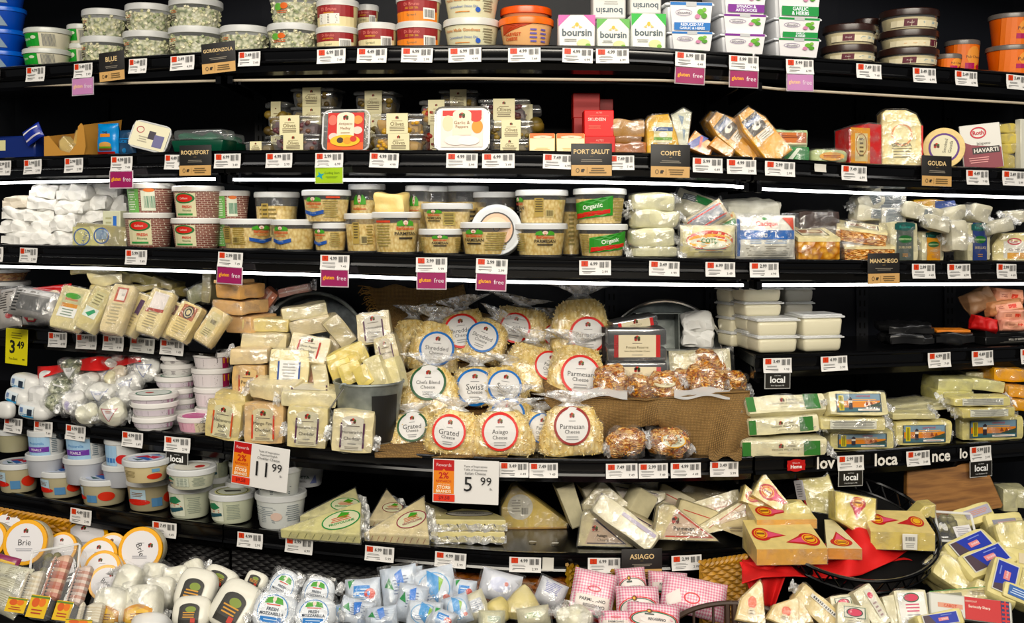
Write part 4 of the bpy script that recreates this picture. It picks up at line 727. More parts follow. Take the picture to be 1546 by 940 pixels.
red = [('t', 'ALTES', 0, .8, .5, .12, '#f2b0a4'), ('T', 'SKUDEEN', -.15, .3, 1.2, .28, '#f6d4cc'), ('l', -.3, -.3, .9, .3, 3, '#ea7a68'), ('r', 0, .55, 1.3, .03, '#ea7a68')]
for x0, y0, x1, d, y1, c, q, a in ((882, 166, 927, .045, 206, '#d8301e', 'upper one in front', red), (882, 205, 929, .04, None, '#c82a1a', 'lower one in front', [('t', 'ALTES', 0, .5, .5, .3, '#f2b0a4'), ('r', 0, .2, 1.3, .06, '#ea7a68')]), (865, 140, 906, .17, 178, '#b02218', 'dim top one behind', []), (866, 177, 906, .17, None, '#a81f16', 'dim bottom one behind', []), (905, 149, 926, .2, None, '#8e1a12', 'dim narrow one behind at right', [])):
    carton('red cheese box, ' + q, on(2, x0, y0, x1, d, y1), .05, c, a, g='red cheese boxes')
for x0, y0, x1, y1, q, c in ((921, 180, 975, 207, 'upper', 'c#b98e58'), (925, 206, 970, 217, 'middle', 'c#9c6e40'), (924, 215, 977, None, 'lower', 'c#b4744a')):
    block('brown bread-like cheese slab with pale crust, %s of three' % q, on(2, x0, y0, x1, .045, y1), .06, c, p=16, amp=.005, rind=None, g='brown cheese slabs')
wedge('tall yellow cheese wedge with blue cow label behind COMTÉ sign', on(2, 977, 172, 1030, .04, None, yaw=8), .04, [(-.5, 0), (.5, 0), (.35, .55), (.12, 1), (-.35, .97), (-.5, .8)], 'c#e3b548', [('r', 0, 0, 1.5, 1.5, '#e6ddb0'), ('r', 0, .25, 1.6, .3, '#2f4f86'), ('t', 'Jarlsberg', 0, .25, 1.3, .18, '#e8ecf4'), ('e', 0, -.15, .35, .2, '#f0f0ea'), ('r', 0, -.45, 1.5, .2, '#6a9a3c'), ('l', 0, -.75, 1.2, .2, 2, '#d8d8d0')], aw=.36, ah=.33, ac=(-.05, .55))
wedge('narrow blue veined wedge leaning beside the yellow one', on(2, 1013, 163, 1044, .05, None, yaw=-10), .03, [(-.1, 0), (.25, 0), (.5, .9), (.1, 1), (-.5, .85)], 'c#cfd0bc', [('p', [(-.5, .9), (.2, .8), (0, .3)], '#7c8ea0'), ('p', [(0, .2), (.4, .1), (.2, -.5)], '#8294a4')], aw=.4, ah=.4, ac=(.05, .5))
wedge('orange cheese piece with blue and red label', at(1058, 217, 42, 30, 1.76, -8, 10, -28), .03, [(-.5, 0), (.5, .1), (.45, .8), (-.4, 1)], 'c#e09a34', [('p', [(-1, -1), (-.3, -1), (.5, 1), (-.2, 1)], '#2d3f90'), ('r', .1, 0, .2, 1.8, '#c83a3a', .3)], aw=.42, ah=.42, ac=(-.05, .5))
cow = [('r', 0, 0, 1.9, 1.9, '#3a3026'), ('r', 0, .35, 1.9, .5, '#34507e'), ('t', 'Holland', 0, .35, 1.5, .3, '#e6e6ee'), ('e', 0, -.3, .5, .3, '#e8e4d8'), ('e', .2, -.2, .2, .15, '#2a241e'), ('r', .2, -1.4, 1.7, .8, '#dcd4c4'), ('l', .2, -1.4, 1.5, .6, 3, '#8a8478')]
for cx, cy, w, h, D, ro, q in ((1112, 205, 40, 92, 1.80, 50, 'left of the leaning pair'), (1152, 203, 42, 92, 1.77, 38, 'right of the leaning pair'), (1096, 195, 34, 70, 1.95, 52, 'dim one behind the leaning pair')):
    wedge('yellow cheese wedge with cow label, ' + q, at(cx, cy, w, h, D, 5, 8, ro), .04, [(-.5, .02), (.5, 0), (.5, .7), (.25, 1), (-.25, 1), (-.5, .75)], 'c#e3a92e', cow, aw=.36, ah=.17, ac=(0, .72), g='yellow wedges with cow labels')
wedge('small yellow cheese piece at the feet of leaning wedges', at(1091, 222, 40, 20, 1.73, 0, 5, -30), .03, [(-.5, .1), (.5, 0), (.45, .8), (-.4, 1)], 'c#dc9c2c')
gp = [('r', 0, .1, 1.8, 1.2, '#c8784a'), ('l', 0, .2, 1.2, .4, 2, '#7a3a20'), ('r', 0, -.6, 1.8, .2, '#e8e2c0')]
for x0, y0, x1, d, y1, q in ((1160, 196, 1222, .05, 222, 'upper one of two'), (1182, 221, 1224, .05, None, 'lower one of two')):
    block('green edged pack of sliced cheese, ' + q, on(2, x0, y0, x1, d, y1), .07, 'p#b9cfa4' if y1 else 'p#3f8a4c', gp if y1 else [('p', [(-.8, -.8), (0, .8), (.3, .8), (-.4, -.8)], '#e8efe0')], g='green edged packs')
block('green edged pack with orange oval lying by the price tag', on(2, 1226, 225, 1285, .04), .06, 'p#c9d4a4', [('e', 0, 0, .7, .6, '#e2b070'), ('l', 0, 0, 1, .4, 2, '#a8482c')], p=4, g='green edged packs')
wedge('red rind gouda half turned with a yellow label', on(2, 1279, 186, 1336, .05, None, yaw=18), .06, [(-.5, 0), (.5, 0), (.5, .98), (.1, 1), (-.5, .84)], 'c#c8201c', [('r', 0, 0, 2, 2, '#d99a30'), ('r', .1, -.05, 1.3, 1.5, '#d8c898'), ('o', .1, .1, .6, .6, .08, '#a86a3a'), ('l', .1, -.05, .5, 1.1, 5, '#6a5a3a')], aw=.3, ah=.44, ac=(-.18, .45))
wedge('large pale gouda with arched orange label', on(2, 1332, 166, 1391, .03, None, yaw=-6), .05, [(-.5, 0), (.5, 0), (.5, .72), (.36, .92), (.1, 1), (-.4, 1), (-.5, .93)], 'c#ead9a0', [('r', 0, -.2, 1.8, 1.4, '#e6dcae'), ('e', 0, .45, .9, .5, '#e6dcae'), ('o', 0, .35, .7, .5, .12, '#e09a6a'), ('T', 'GOUDA', 0, -.1, 1.3, .3, '#6a6448'), ('l', 0, -.45, 1.4, .5, 4, '#8a8464')], rind=('p#c8382a', 1), aw=.38, ah=.4, ac=(.0, .42))
wheel('round smoked gouda with purple ringed label', on(2, 1395, 189, 1455, .035, None, yaw=-14), .03, [('e', 0, 0, .72, .72, '#e4e0c4'), ('o', 0, 0, .74, .74, .1, '#5a2f7c'), ('g', -.35, .1, .15), ('t', 'Smoked', .05, .1, .7, .2, '#5c5a50', 1.4), ('t', 'Gouda', .3, .05, .6, .2, '#5c5a50', 1.4)], 'c#e8cf94', 'c#e4c888', name='gouda_round')
carton('white and maroon havarti packet with round red emblem', on(2, 1453, 187, 1511, .03, None, roll=6, yaw=-10), .012, 'p#e6e4de', [('p', [(-.95, -1), (.95, -1), (.95, -.1), (-.5, .1), (-.95, .3)], '#86404a'), ('r', .2, -.18, 1.35, .3, '#2c2424'), ('T', 'HAVARTI', .2, -.18, 1.2, .2, '#e6e2da'), ('t', 'Jalapeno', .1, .12, .9, .16, '#5a5450'), ('o', -.1, .62, .4, .26, .07, '#c03a48'), ('T', 'Roth', -.1, .62, .55, .22, '#c03a48'), ('l', -.2, -.6, 1, .3, 3, '#e0a0a0')], name='sliced_cheese_packet', cat='packet')
for k, (y0, y1) in enumerate(((186, 201), (201, 217), (217, 232), (232, None))):
    block('pale yellow cheese slab, %s in the stack behind havarti' % ('topmost', 'second', 'third', 'lowest')[k], on(2, 1500, y0, 1540, .06, y1), .07, 'c#d9c778', p=8, amp=.006, g='yellow slabs at the right of row two')
carton('white packet cut by the right edge of the second row', on(2, 1537, 180, 1580, .035), .02, 'p#d9d8cc', name='cheese_packet', cat='packet')
# ================================================================= THIRD ROW
GW = 'white paper wrapped cheeses in a pile'
wl = [(0, 352, 45, 371, .04), (32, 352, 78, 371, .035), (74, 350, 122, 372, .05), (0, 332, 42, 352, .05), (40, 334, 78, 354, .05), (76, 322, 112, 352, .05), (2, 314, 40, 333, .06), (38, 316, 80, 335, .06), (6, 298, 42, 315, .07), (42, 299, 82, 317, .06), (84, 302, 125, 323, .06), (44, 281, 84, 300, .07), (84, 280, 130, 303, .07), (122, 296, 160, 318, .09), (120, 316, 156, 337, .09), (132, 277, 176, 300, .12), (158, 298, 190, 322, .12), (152, 320, 188, 340, .12)]
WP = ['bottom row, leftmost', 'bottom row, second from left', 'bottom row, touching the foil wedge box', 'second row up, leftmost', 'second row up, middle', 'large one above the foil box', 'third row up, left', 'third row up, right', 'fourth row up, tan one at left', 'fourth row up, middle', 'fourth row up, right', 'top row, left', 'top row, right', 'rear right, middle height', 'rear right, above the foil wedge box', 'rear right, highest against the light tube', 'rear right, beside the brick printed tub', 'rear right, lowest']
for k, (x0, y0, x1, y1, d) in enumerate(wl):
    lump('white paper wrapped cheese in the far left pile, ' + WP[k], at((x0 + x1) / 2, (y0 + y1) / 2, x1 - x0 + 6, y1 - y0 + 3, 1.955 + d, -14 + (k * 37) % 20, 0, (k * 23) % 9 - 4), .07 + .03 * (k % 3), GW, col='k#efeeea' if k != 8 else 'k#d8cfc0')
wedge('blue and yellow foil cheese wedge box in front of white pile', on(3, 107, 336, 192, .03, None, yaw=-8), .05, [(-.5, 0), (.5, 0), (.5, .8), (.25, .86), (-.42, 1), (-.5, .7)], 'p#a8a078', [('r', -.45, 0, 1.1, 1.7, '#c8c48c'), ('o', -.65, 0, .32, .75, .05, '#3a5a94'), ('t', 'SAINT', -.55, -.1, .5, .3, '#3a5a94', 1.2), ('p', [(-.35, .9), (-.2, .9), (.25, -.9), (.05, -.9)], '#e4deb8'), ('r', .1, .2, .4, .8, '#8aa0b4'), ('o', .1, .1, .3, .7, .05, '#3a5a94'), ('t', 'ANDRE', .1, .1, .4, .3, '#3a5a94', 1.2)], name='foil_cheese_box')
carton('small clear tub with a blue label, above foil wedge box', on(3, 152, 318, 184, .07, None), .04, 'p#cfd0b8', [('r', .4, .3, .4, .8, '#3a6ab8'), ('l', -.3, .2, .8, 1, 4, '#a8a888')], name='small_tub', cat='tub')
car = lambda dx=0: [('r', dx, -.05, .85, 1.7, '#d8d2b0'), ('e', dx, .42, .4, .38, '#2c6a38'), ('e', dx, .42, .32, .28, '#c83828'), ('t', 'Galbani', dx, .42, .45, .15, '#f4e0d0'), ('T', 'FRESH', dx + .1, -.2, .55, .2, '#c8402c'), ('t', 'Ricotta', dx + .1, -.45, .45, .16, '#3a6a3a'), ('r', dx, -.75, .6, .14, '#3f8a4a')]
car2 = [('r', -.3, 0, .7, 1.8, '#7cb46a'), ('l', -.3, 0, .5, 1.5, 8, '#e6f0dc'), ('r', .4, 0, .5, 1.5, '#e0e2d0'), ('b', .45, -.1, .4, .9, '#2f7a5c'), ('e', .45, .8, .2, .15, '#d87a4a')]
for x0, y0, x1, d, y1, a, q in ((192, 277, 264, .04, 324, car2, 'upper one turned to its nutrition panel'), (188, 321, 263, .03, None, car(.15), 'lower left one'), (261, 281, 338, .04, 330, car(-.05), 'upper right one'), (259, 329, 335, .03, None, car(.0), 'lower right one'), (325, 288, 377, .11, 332, car2, 'half hidden one behind at right'), (326, 330, 375, .12, None, car2, 'hidden lower one behind at right')):
    tub('white lidded tub printed with red bricks, ' + q, on(3, x0, y0, x1, d, y1, True), 'brick', 'p#e2e0dc', [('r', -1.1, 0, .18, 1.9, '#2f7a4c')] + a, g='tubs printed with red bricks', lidh=.009, tp=.86)
def bel(dx=0, kind='ribbon', s_=1):
    a = [('p', [(dx - .32, .5), (dx - .3, .72), (dx - .14, .84), (dx - .02, .5)], '#4f9a3c'), ('p', [(dx + .32, .5), (dx + .3, .72), (dx + .14, .84), (dx + .02, .5)], '#4f9a3c'), ('e', dx, .68, .09, .14, '#ead8c8'), ('l', dx, .62, .08, .2, 2, '#c8503c'), ('T', 'BelGioioso', dx, .36, .66, .22, '#c8502c')]
    if kind == 'ribbon': a += [('l', dx, .1, .5, .2, 2, '#d88a5a'), ('p', [(dx - .42, -.1), (dx, -.3), (dx + .42, -.1), (dx + .42, -.38), (dx, -.58), (dx - .42, -.38)], '#27509c'), ('t', 'Crumbly', dx, -.36, .5, .14, '#a8bce0')]
    else: a += [('T', 'PARMESAN', dx, .06, .8, .24, '#2a241c'), ('r', dx, -.2, .5, .1, '#241e18')]
    return a
fp = lambda x, w=.55, h=1.3: [('l', x, -.05, w, h, 8, '#9a8c56')]
fpb = lambda x: [('r', x, .1, .3, 1.3, '#b0995c'), ('l', x, .25, .26, 1, 6, '#5c5030'), ('r', x + .36, -.3, .28, .5, '#cfc08c'), ('b', x + .36, -.3, .24, .4, '#4a4028')]
PT = [ # x0 y0 x1 d y1 art label
 (384, 290, 452, .10, None, [('l', 0, 0, .8, 1.2, 7, '#7c6c3e')] + fpb(-.1), 'turned to its back label, upper left behind', 'S'),
 (456, 287, 530, .035, 336, bel(-.2) + fp(.45) + [('r', .55, .8, .5, .14, '#c8503c')], 'with blue ribbon, upper one', 0),
 (333, 330, 416, .035, None, fpb(-.35) + [('l', .1, 0, .45, 1.4, 9, '#9a8440')] + bel(.85), 'turned to its barcode, lower left', 0),
 (409, 331, 480, .03, None, bel(-.2), 'with blue ribbon, lower left one', 0), (472, 336, 526, .05, None, bel(-.3) + fp(.5), 'with blue ribbon, lower right one', 0),
 (526, 278, 582, .12, None, bel(-.1, 'p'), 'tall dim one behind the cream block', 0), (612, 280, 650, .12, None, bel(-.1, 'p'), 'tall dim one right of the cream block', 0), (640, 281, 676, .14, None, [('l', 0, 0, 1, 1.3, 7, '#5c5030')], 'darker dim one beside it', 'N'),
 (519, 322, 580, .05, None, fpb(-.1) + [('l', .5, 0, .3, 1.2, 7, '#8c7c44')], 'squat one turned to its barcode', 'S'), (561, 320, 636, .03, None, [('r', -.3, .75, .6, .12, '#c8503c')] + fp(-.3, .6) + bel(.55, 'p'), 'with PARMESAN half turned, under the cream block', 'S'),
 (636, 307, 714, .04, 347, bel(-.35, 'p') + [('r', .2, 0, .4, 1.2, '#b5a468'), ('l', .2, 0, .34, 1, 7, '#3a3220')], 'wide short one, upper', 0), (632, 345, 700, .03, None, bel(.1, 'p') + fp(-.75, .4) + fp(.9, .4), 'wide short one, lower', 0),
 (668, 281, 738, .16, None, fp(-.2, .5, .8) + [('l', .4, .1, .3, .6, 4, '#4a4030')], 'dim one high behind the short ones', 0), (714, 290, 780, .12, None, [('e', -.3, .3, .2, .2, '#3f7a34')], 'dim one behind the standing lid', 0),
 (693, 335, 776, .03, None, bel(-.35, 'p') + fp(.4, .8), 'with PARMESAN turned left, beside the standing lid', 0), (778, 287, 858, .04, 338, fpb(-.1) + bel(-1, 'p'), 'turned to its back label, upper right', 0), (775, 337, 857, .03, None, bel(.15, 'p') + fp(-.75, .5), 'with PARMESAN facing forward, lower right', 0), (846, 298, 878, .14, None, fp(0), 'dim narrow one behind the organic tubs', 0)]
for x0, y0, x1, d, y1, a, q, k in PT:
    tub('clear tub of parmesan cheese, ' + q, on(3, x0, y0, x1, d, y1, True), 'clear', 'haze' if k == 'S' else 'p#dfe0e0', a, content='pasta', g='clear tubs of parmesan', lidh=.009, tp=.86)
block('cream cheese block lying on top of a parmesan tub', on(3, 562, 290, 612, .05, 321), .06, 'c#dfc68a', p=8, amp=.01, wrap=False)
wheel('round tub lid label seen face on among parmesan tubs', on(3, 711, 307, 788, .07, None, lean=8), .05, [('e', 0, 0, .88, .88, '#c9cccf'), ('e', 0, 0, .66, .66, '#d8b49a'), ('o', 0, 0, .7, .7, .06, '#3a3430'), ('e', 0, 0, .5, .5, '#e2c4ac'), ('o', 0, .05, .14, .14, .04, '#3a4a64')], 'p#c4c8cc', 'haze', name='tub_on_its_side')
org = lambda dx, rot=0: [('p', [(dx - .75, -.75), (dx - .75, .35), (dx + .7, .85), (dx + .7, -.45)], '#3a8c36'), ('T', 'Organic', dx, .1, 1.1, .42, '#e6f2e0', .17), ('p', [(dx - .7, -.7), (dx - .68, -.35), (dx + .6, -.02), (dx + .6, -.3)], '#c83a30')]
tub('clear tub with green organic label, upper one', on(3, 865, 285, 946, .035, 339, True), 'clear', 'p#e4e6e4', org(-.35) + fp(.6, .5, 1.6), content='pasta', g='organic shredded cheese tubs', lidh=.009, tp=.86)
tub('clear tub with green organic label, lower one', on(3, 870, 338, 948, .03, None, True), 'clear', 'p#e4e6e4', org(.2) + fp(-.75, .4), content='pasta', g='organic shredded cheese tubs', lidh=.009, tp=.86)
for k, (x0, y0, x1, y1, d) in enumerate(((956, 292, 1020, 319, .05), (956, 317, 1028, 346, .045), (952, 344, 1022, 373, .04), (956, 371, 1026, None, .035))):
    f = on(3, x0, y0, x1, d, y1, roll=(0, -2, 2, 0)[k]); block('thick white cheese in loose clear bag, %s of the stack' % ('topmost', 'second', 'third', 'lowest')[k], f, .07, 'c#dad7b6', p=7, amp=.006, ends=True, g='stack of bagged white cheeses')
cot = [('r', 0, 0, 1.9, 1.7, '#d8cfa0'), ('e', 0, .1, .85, .6, '#c83c28'), ('e', 0, .05, .8, .45, '#e8a83a'), ('e', 0, -.05, .8, .35, '#e6e4d0'), ('T', 'COTIJA', 0, .05, 1.5, .35, '#2c7c3c'), ('l', 0, -.5, 1.2, .3, 2, '#8a8a80')]
pouch('packet reading COTIJA in green and orange', on(3, 1030, 340, 1116, .03, None), .045, 'p#ded6b4', cot, fl='film', g='fresh white cheese packets')
pouch('tilted packet with red and grey stripes on the cotija packet', at(1068, 328, 66, 34, 1.76, -5, 10, 32), .04, 'p#d8ccb0', [('r', 0, 0, 1.6, 1.5, '#8c9098'), ('r', 0, .5, 1.8, .12, '#c84030'), ('r', 0, -.5, 1.8, .12, '#c84030'), ('l', 0, 0, 1.3, .8, 5, '#5c6068')], fl='film', g='fresh white cheese packets')
pouch('green and orange edged packet behind the tilted one', at(1090, 342, 54, 28, 1.79, -12, 10, 30), .035, 'p#dccf9c', [('r', 0, -.2, 1.7, .8, '#3a8a44'), ('T', 'COTI', 0, -.2, 1.3, .4, '#e8f0dc'), ('r', 0, .6, 1.7, .3, '#e08a2c')], fl='film', g='fresh white cheese packets')
pouch('dim clear packet with green corner label at the back', at(1052, 308, 70, 46, 1.86, -5, 25, -22), .04, 'p#cfcbb4', [('r', .3, .4, .9, .6, '#2c8040'), ('r', -.4, .3, .6, .5, '#6a6e72'), ('l', -.4, .3, .5, .4, 3, '#c8ccd0')], fl='film', g='fresh white cheese packets')
pouch('large white packet with blue band reading Queso Blanco', on(3, 1115, 325, 1206, .03, None, yaw=4), .05, 'p#dedcd4', [('r', 0, 0, 1.84, 1.8, '#eae8de'), ('T', 'Cacique', -.05, .6, .9, .3, '#c8382c'), ('e', -.1, .85, .08, .06, '#3a8a3a'), ('r', 0, .12, 1.84, .42, '#2a64b0'), ('T', 'Queso Blanco', 0, .12, 1.7, .34, '#f0f4fa'), ('l', 0, -.2, 1.5, .2, 2, '#8aa4c8'), ('l', 0, -.6, 1.5, .5, 5, '#a8a498'), ('r', -.95, 0, .08, 1.7, '#2a64b0'), ('p', [(.5, .9), (.9, .9), (.9, .3)], '#c8503c')], fl='film', g='fresh white cheese packets')
lump('cloudy bagged white cheese behind the blue banded packet', at(1138, 319, 84, 36, 1.84, 0, 0, 0), .07, 'fresh white cheese packets', col='c#cdccc0', name='bagged_white_cheese')
tl = [('r', 0, 0, 1.7, 1.5, '#2c241c'), ('r', 0, 0, 1.55, 1.35, '#d8d2b8'), ('r', 0, .1, 1.4, .7, '#8a5c3c'), ('e', .2, .1, .4, .25, '#d8c8a8'), ('l', 0, -.5, 1, .2, 2, '#5c4c3c')]
def manch(label, fr, dep, side, lab=True, roll=0):
    W, H = fr.W, fr.H; r = root('cheese_wedge', label, 'cheese', fr, dep, 'patterned rind wedges by the MANCHEGO sign')
    m = MB(); m.rbox(W, dep, H * .58, .004, side, 2); m.build('rind', r)
    m = MB(); n0 = [(-W / 2, -dep / 2, H * .55), (W / 2, -dep / 2, H * .55), (W / 2, dep / 2, H * .9), (-W / 2, dep / 2, H * .9), (-W / 2, -dep / 2, H * .66), (W / 2, -dep / 2, H * .66), (W * .48, dep / 2, H), (-W * .48, dep / 2, H)]
    m.add(n0, [(0, 1, 5, 4), (1, 2, 6, 5), (2, 3, 7, 6), (3, 0, 4, 7), (4, 5, 6, 7)], 'c#e8dcae'); m.build('cheese', r, smooth=False)
    if lab:
        m = MB(); m.art(tl, W * .4, dep * .4, lambda x, y, h: (x, y, H * (.83 + y / dep * .34) + h)); m.build('top_label', r, smooth=False)
    m = MB(); m.blob(W * 1.04, dep * 1.05, H * 1.02, 'film', p=5, n=8, amp=.02, seed=len(ALL)); m.build('plastic_wrap', r)
manch('wedge with golden honeycomb rind and framed label on top', on(3, 1204, 342, 1270, .03, None, yaw=6), .10, 'honeycomb')
manch('wedge with woven brown rind, lower one by MANCHEGO sign', on(3, 1276, 362, 1350, .03, None, yaw=-8), .08, 'nut', False)
manch('tilted wedge with framed label lying on the woven rind', on(3, 1264, 336, 1338, .05, 368, yaw=-14, roll=-8), .08, 'nut')
block('dark rind cheese block behind the honeycomb wedge', on(3, 1203, 318, 1272, .12), .08, 'c#3a2a24', [('r', .1, -.1, 1.4, .3, '#6c5c50')], g='dark blocks behind')
def kerry(label, fr, c, c2, g='upright blocks with coloured paper bands'):
    return block(label, fr, .05, 'c#ded8b8', [('r', 0, 0, 1.2, 2.0, c), ('p', [(-.72, .62), (-.72, .92), (0, 1.0), (.72, .92), (.72, .62), (0, .55)], '#0e4c48'), ('t', 'Reserve', 0, .75, 1, .14, '#4aa094'), ('e', 0, .12, .5, .2, '#1f5a2c'), ('T', 'KERRYGOLD', 0, .12, .9, .14, '#b8d0a0'), ('t', c2, 0, -.3, .9, .16, '#d8c8a0'), ('l', 0, -.7, .4, .2, 2, '#b88a5a')], ends=True, g=g)
kerry('white cheese block with grey and green band', on(3, 1341, 335, 1390, .03, None), '#4c544e', 'DUBLINER')
kerry('yellow cheese block with gold band and dark oval', on(3, 1389, 349, 1428, .035, None), '#c8902c', 'AGED')
kerry('white cheese block with dark blue band', on(3, 1457, 336, 1500, .03, None), '#26376e', 'SKELLIG')
for a in ((1316, 302, 40, 26, 1.90, 24, 'leftmost in the heap behind'), (1316, 322, 44, 22, 1.88, -6, 'left of the grey stack'), (1448, 356, 24, 46, 1.80, 4, 'beside the dark blue band'), (1440, 326, 44, 20, 1.86, 18, 'above the dark blue band'), (1482, 322, 30, 26, 1.88, -14, 'with a pointed corner'), (1514, 342, 40, 20, 1.86, 12, 'right of the dark blue band'), (1540, 326, 34, 18, 1.9, 0, 'cut by the right edge'), (1420, 338, 34, 20, 1.80, -12, 'over the gold band block'), (1396, 322, 60, 22, 1.84, -14, 'large one over the gold band block')):
    block('clear wrapped white cheese, ' + a[6], at(a[0], a[1], a[2], a[3], a[4], 6, 0, a[5]), .06, 'c#cbc7b4', [('r', .3, 0, .7, 1.2, '#7a8082'), ('l', .3, 0, .6, 1, 4, '#4a5052')] if a[0] in (1396, 1316) else (), g='clear wrapped white packets at right of row three', ends=True, p=10, amp=.008)
stripe = [('r', 0, 0, 1.3, 1.7, '#8a9094'), ('l', 0, 0, 1.25, 1.6, 9, '#4a5054')]
block('packet with grey striped label, top of heap behind', at(1345, 305, 48, 26, 1.9, 0, 0, 0), .06, 'p#c8c6bc', stripe, g='grey striped packets'); block('packet with grey striped label, lower one in heap', at(1350, 326, 38, 24, 1.87, 0, 0, -3), .06, 'p#c4c2b8', stripe, g='grey striped packets')
block('packet with grey and yellow label peeking out at the back', at(1404, 309, 50, 16, 1.93, 0, 0, 0), .05, 'p#d8a83a', [('r', .6, 0, .6, 1.5, '#27407c')], g='grey striped packets')
block('packet with blue and white print at the back right', at(1430, 315, 30, 22, 1.93, 0, 0, 10), .05, 'p#2c4a9c', [('r', 0, 0, 1.2, .4, '#d8dce8')], g='grey striped packets')
wedge('pale cheese wedge with red emblem and gold label', on(3, 1500, 351, 1562, .03, None, yaw=-6), .05, [(-.5, 0), (.5, 0), (.5, 1), (-.3, .97), (-.5, .55)], 'c#e8dca8', [('r', .1, -.2, 1.6, 1.4, '#e6e4da'), ('r', .2, -.7, 1.4, .5, '#d8a03a'), ('o', -.1, .5, .4, .3, .08, '#b83a48'), ('T', 'Roth', -.1, .5, .5, .2, '#b83a48'), ('T', 'GRAND CRU', .1, -.2, 1.3, .2, '#5c3a30')], aw=.42, ah=.42, ac=(.05, .48))
# ================================================================= FOURTH ROW, LEFT
tub('clear tub of grain under the third shelf, upper', on(4, -28, 405, 43, .10, 424, True), 'clear', 'haze', [], content='nut', g='clear tubs of grain at far left', lidh=.006)
tub('clear tub of grain at the far left, lower', on(4, -28, 424, 44, .10, None, True), 'clear', 'haze', [], content='nut', g='clear tubs of grain at far left', lidh=.006)
pouch('red snack packet behind the clear bags at left', at(72, 446, 64, 36, 1.95, -10, 20, 8), .03, 'p#a01c22', [('e', .3, 0, .3, .4, '#d8c8b0'), ('l', .3, 0, .4, .4, 2, '#3a1c1c')], name='snack_packet')
pouch('clear bag with dark zebra print at left', at(45, 455, 78, 44, 1.86, -12, 20, -8), .04, 'p#8c8a88', [('r', 0, .7, 1.7, .3, '#dcdcdc'), ('r', .1, -.1, 1.3, 1.0, '#5c5c5c'), ('l', -.7, 0, .3, 1.6, 7, '#1c1c1c')], fl='film', name='snack_packet')
pouch('clear bag with black and white speckles at the far left', at(8, 462, 40, 60, 1.90, -15, 15, 10), .04, 'p#a8a4a0', [('l', 0, .2, 1.4, 1.2, 9, '#2c2624'), ('e', .3, -.5, .3, .15, '#a8242c')], fl='film', name='snack_packet')
ball('white cheese roll with a red triangle label at far left', on(4, 18, 470, 78, .03, None), 'k#e6e4e0', [('p', [(-.7, .4), (.7, .4), (.3, -.5), (-.3, -.5)], '#b03038'), ('r', 0, .1, .5, .6, '#e6dcc0')], dk=.5, p=4, amp=.01, aw=.7)
GL = 'leaning cheese wedges on the left shelf'
RECT = [(-.42, 0), (.42, 0), (.5, .1), (.5, .95), (.44, 1), (-.44, 1), (-.5, .95), (-.5, .1)]
for cx, cy, w, h, D, ro, col, a, q, kw in (
  (104, 464, 50, 66, 1.84, -9, 'c#e8dcae', [('r', 0, .5, 1.5, .55, '#c8c8a0'), ('e', 0, .6, .6, .15, '#4f9a3c'), ('T', 'BelGioioso', 0, .42, 1, .2, '#c8502c'), ('r', 0, .1, 1.2, .2, '#d8983a'), ('r', 0, -.25, 1.4, .5, '#f2f2ee'), ('l', 0, -.25, 1.1, .4, 3, '#8a9a8a')], 'large one with green crest label', {}),
  (140, 466, 36, 68, 1.83, -20, 'c#dccf9c', [('r', 0, .5, 1.2, .8, '#d2cba0'), ('l', 0, .5, .9, .6, 4, '#8a8460'), ('r', 0, -.2, 1.5, .5, '#e6ece4'), ('p', [(-.5, -.3), (.2, 0), (.5, -.1), (0, -.4)], '#3f9a6a')], 'narrow one with small green mark', {}),
  (175, 465, 36, 76, 1.81, -7, 'c#e8d8b0', [('r', .1, .62, 1.2, .65, '#c06a58'), ('r', .15, .62, .8, .5, '#f2ece4'), ('t', '50', .3, .62, .3, .2, '#2c2c2c'), ('l', 0, -.25, 1.2, 1.0, 7, '#b8ae90')], 'with white and red top label', {}),
  (203, 474, 26, 66, 1.85, -18, 'c#e2d2a4', [('r', .2, .4, .7, .8, '#4a2c50'), ('l', 0, -.3, 1, .8, 5, '#a89c7c')], 'half hidden one with purple label', {}),
  (232, 470, 38, 70, 1.80, -14, 'c#ecdcae', [('r', .1, .55, 1.5, .8, '#f0e8e4'), ('p', [(-.8, .1), (.9, .2), (.9, .05), (-.8, -.1)], '#a84438'), ('l', 0, -.4, 1.2, .9, 7, '#a89c7c')], 'with glossy white top label', {}),
  (252, 480, 28, 56, 1.83, -18, 'c#e4d2a0', [('r', .1, .6, 1.4, .6, '#5c2c24'), ('e', .1, .6, .35, .25, '#d8c8a0'), ('l', 0, -.2, 1.1, 1, 6, '#a89c7c')], 'with round brown emblem, narrow', {}),
  (276, 484, 38, 58, 1.80, -20, 'c#e8d49e', [('r', .1, .55, 1.5, .8, '#a8603c'), ('e', .1, .55, .5, .38, '#2c2c2c'), ('o', .1, .55, .42, .3, .08, '#d8c8a0'), ('e', .1, .55, .2, .15, '#d8c8a0'), ('l', 0, -.35, 1.3, .9, 6, '#b5a67c')], 'with large black and orange emblem', {}),
  (317, 492, 32, 56, 1.79, -26, 'c#e2cc98', [('r', 0, .1, 1.3, 1.5, '#cbbf94'), ('b', .1, .3, .7, .25, '#4a4436'), ('l', 0, -.4, .9, .5, 4, '#8a8060')], 'rightmost one tipping off the shelf end', {})):
    wedge('upright cheese wedge, ' + q, at(cx, cy, w, h, D, -14, 22, ro), .028, RECT, col, a, g=GL, aw=.46, ah=.46, ac=(0, .5), wrap=True)
GB = 'plain cheese blocks at the back of the left shelf'
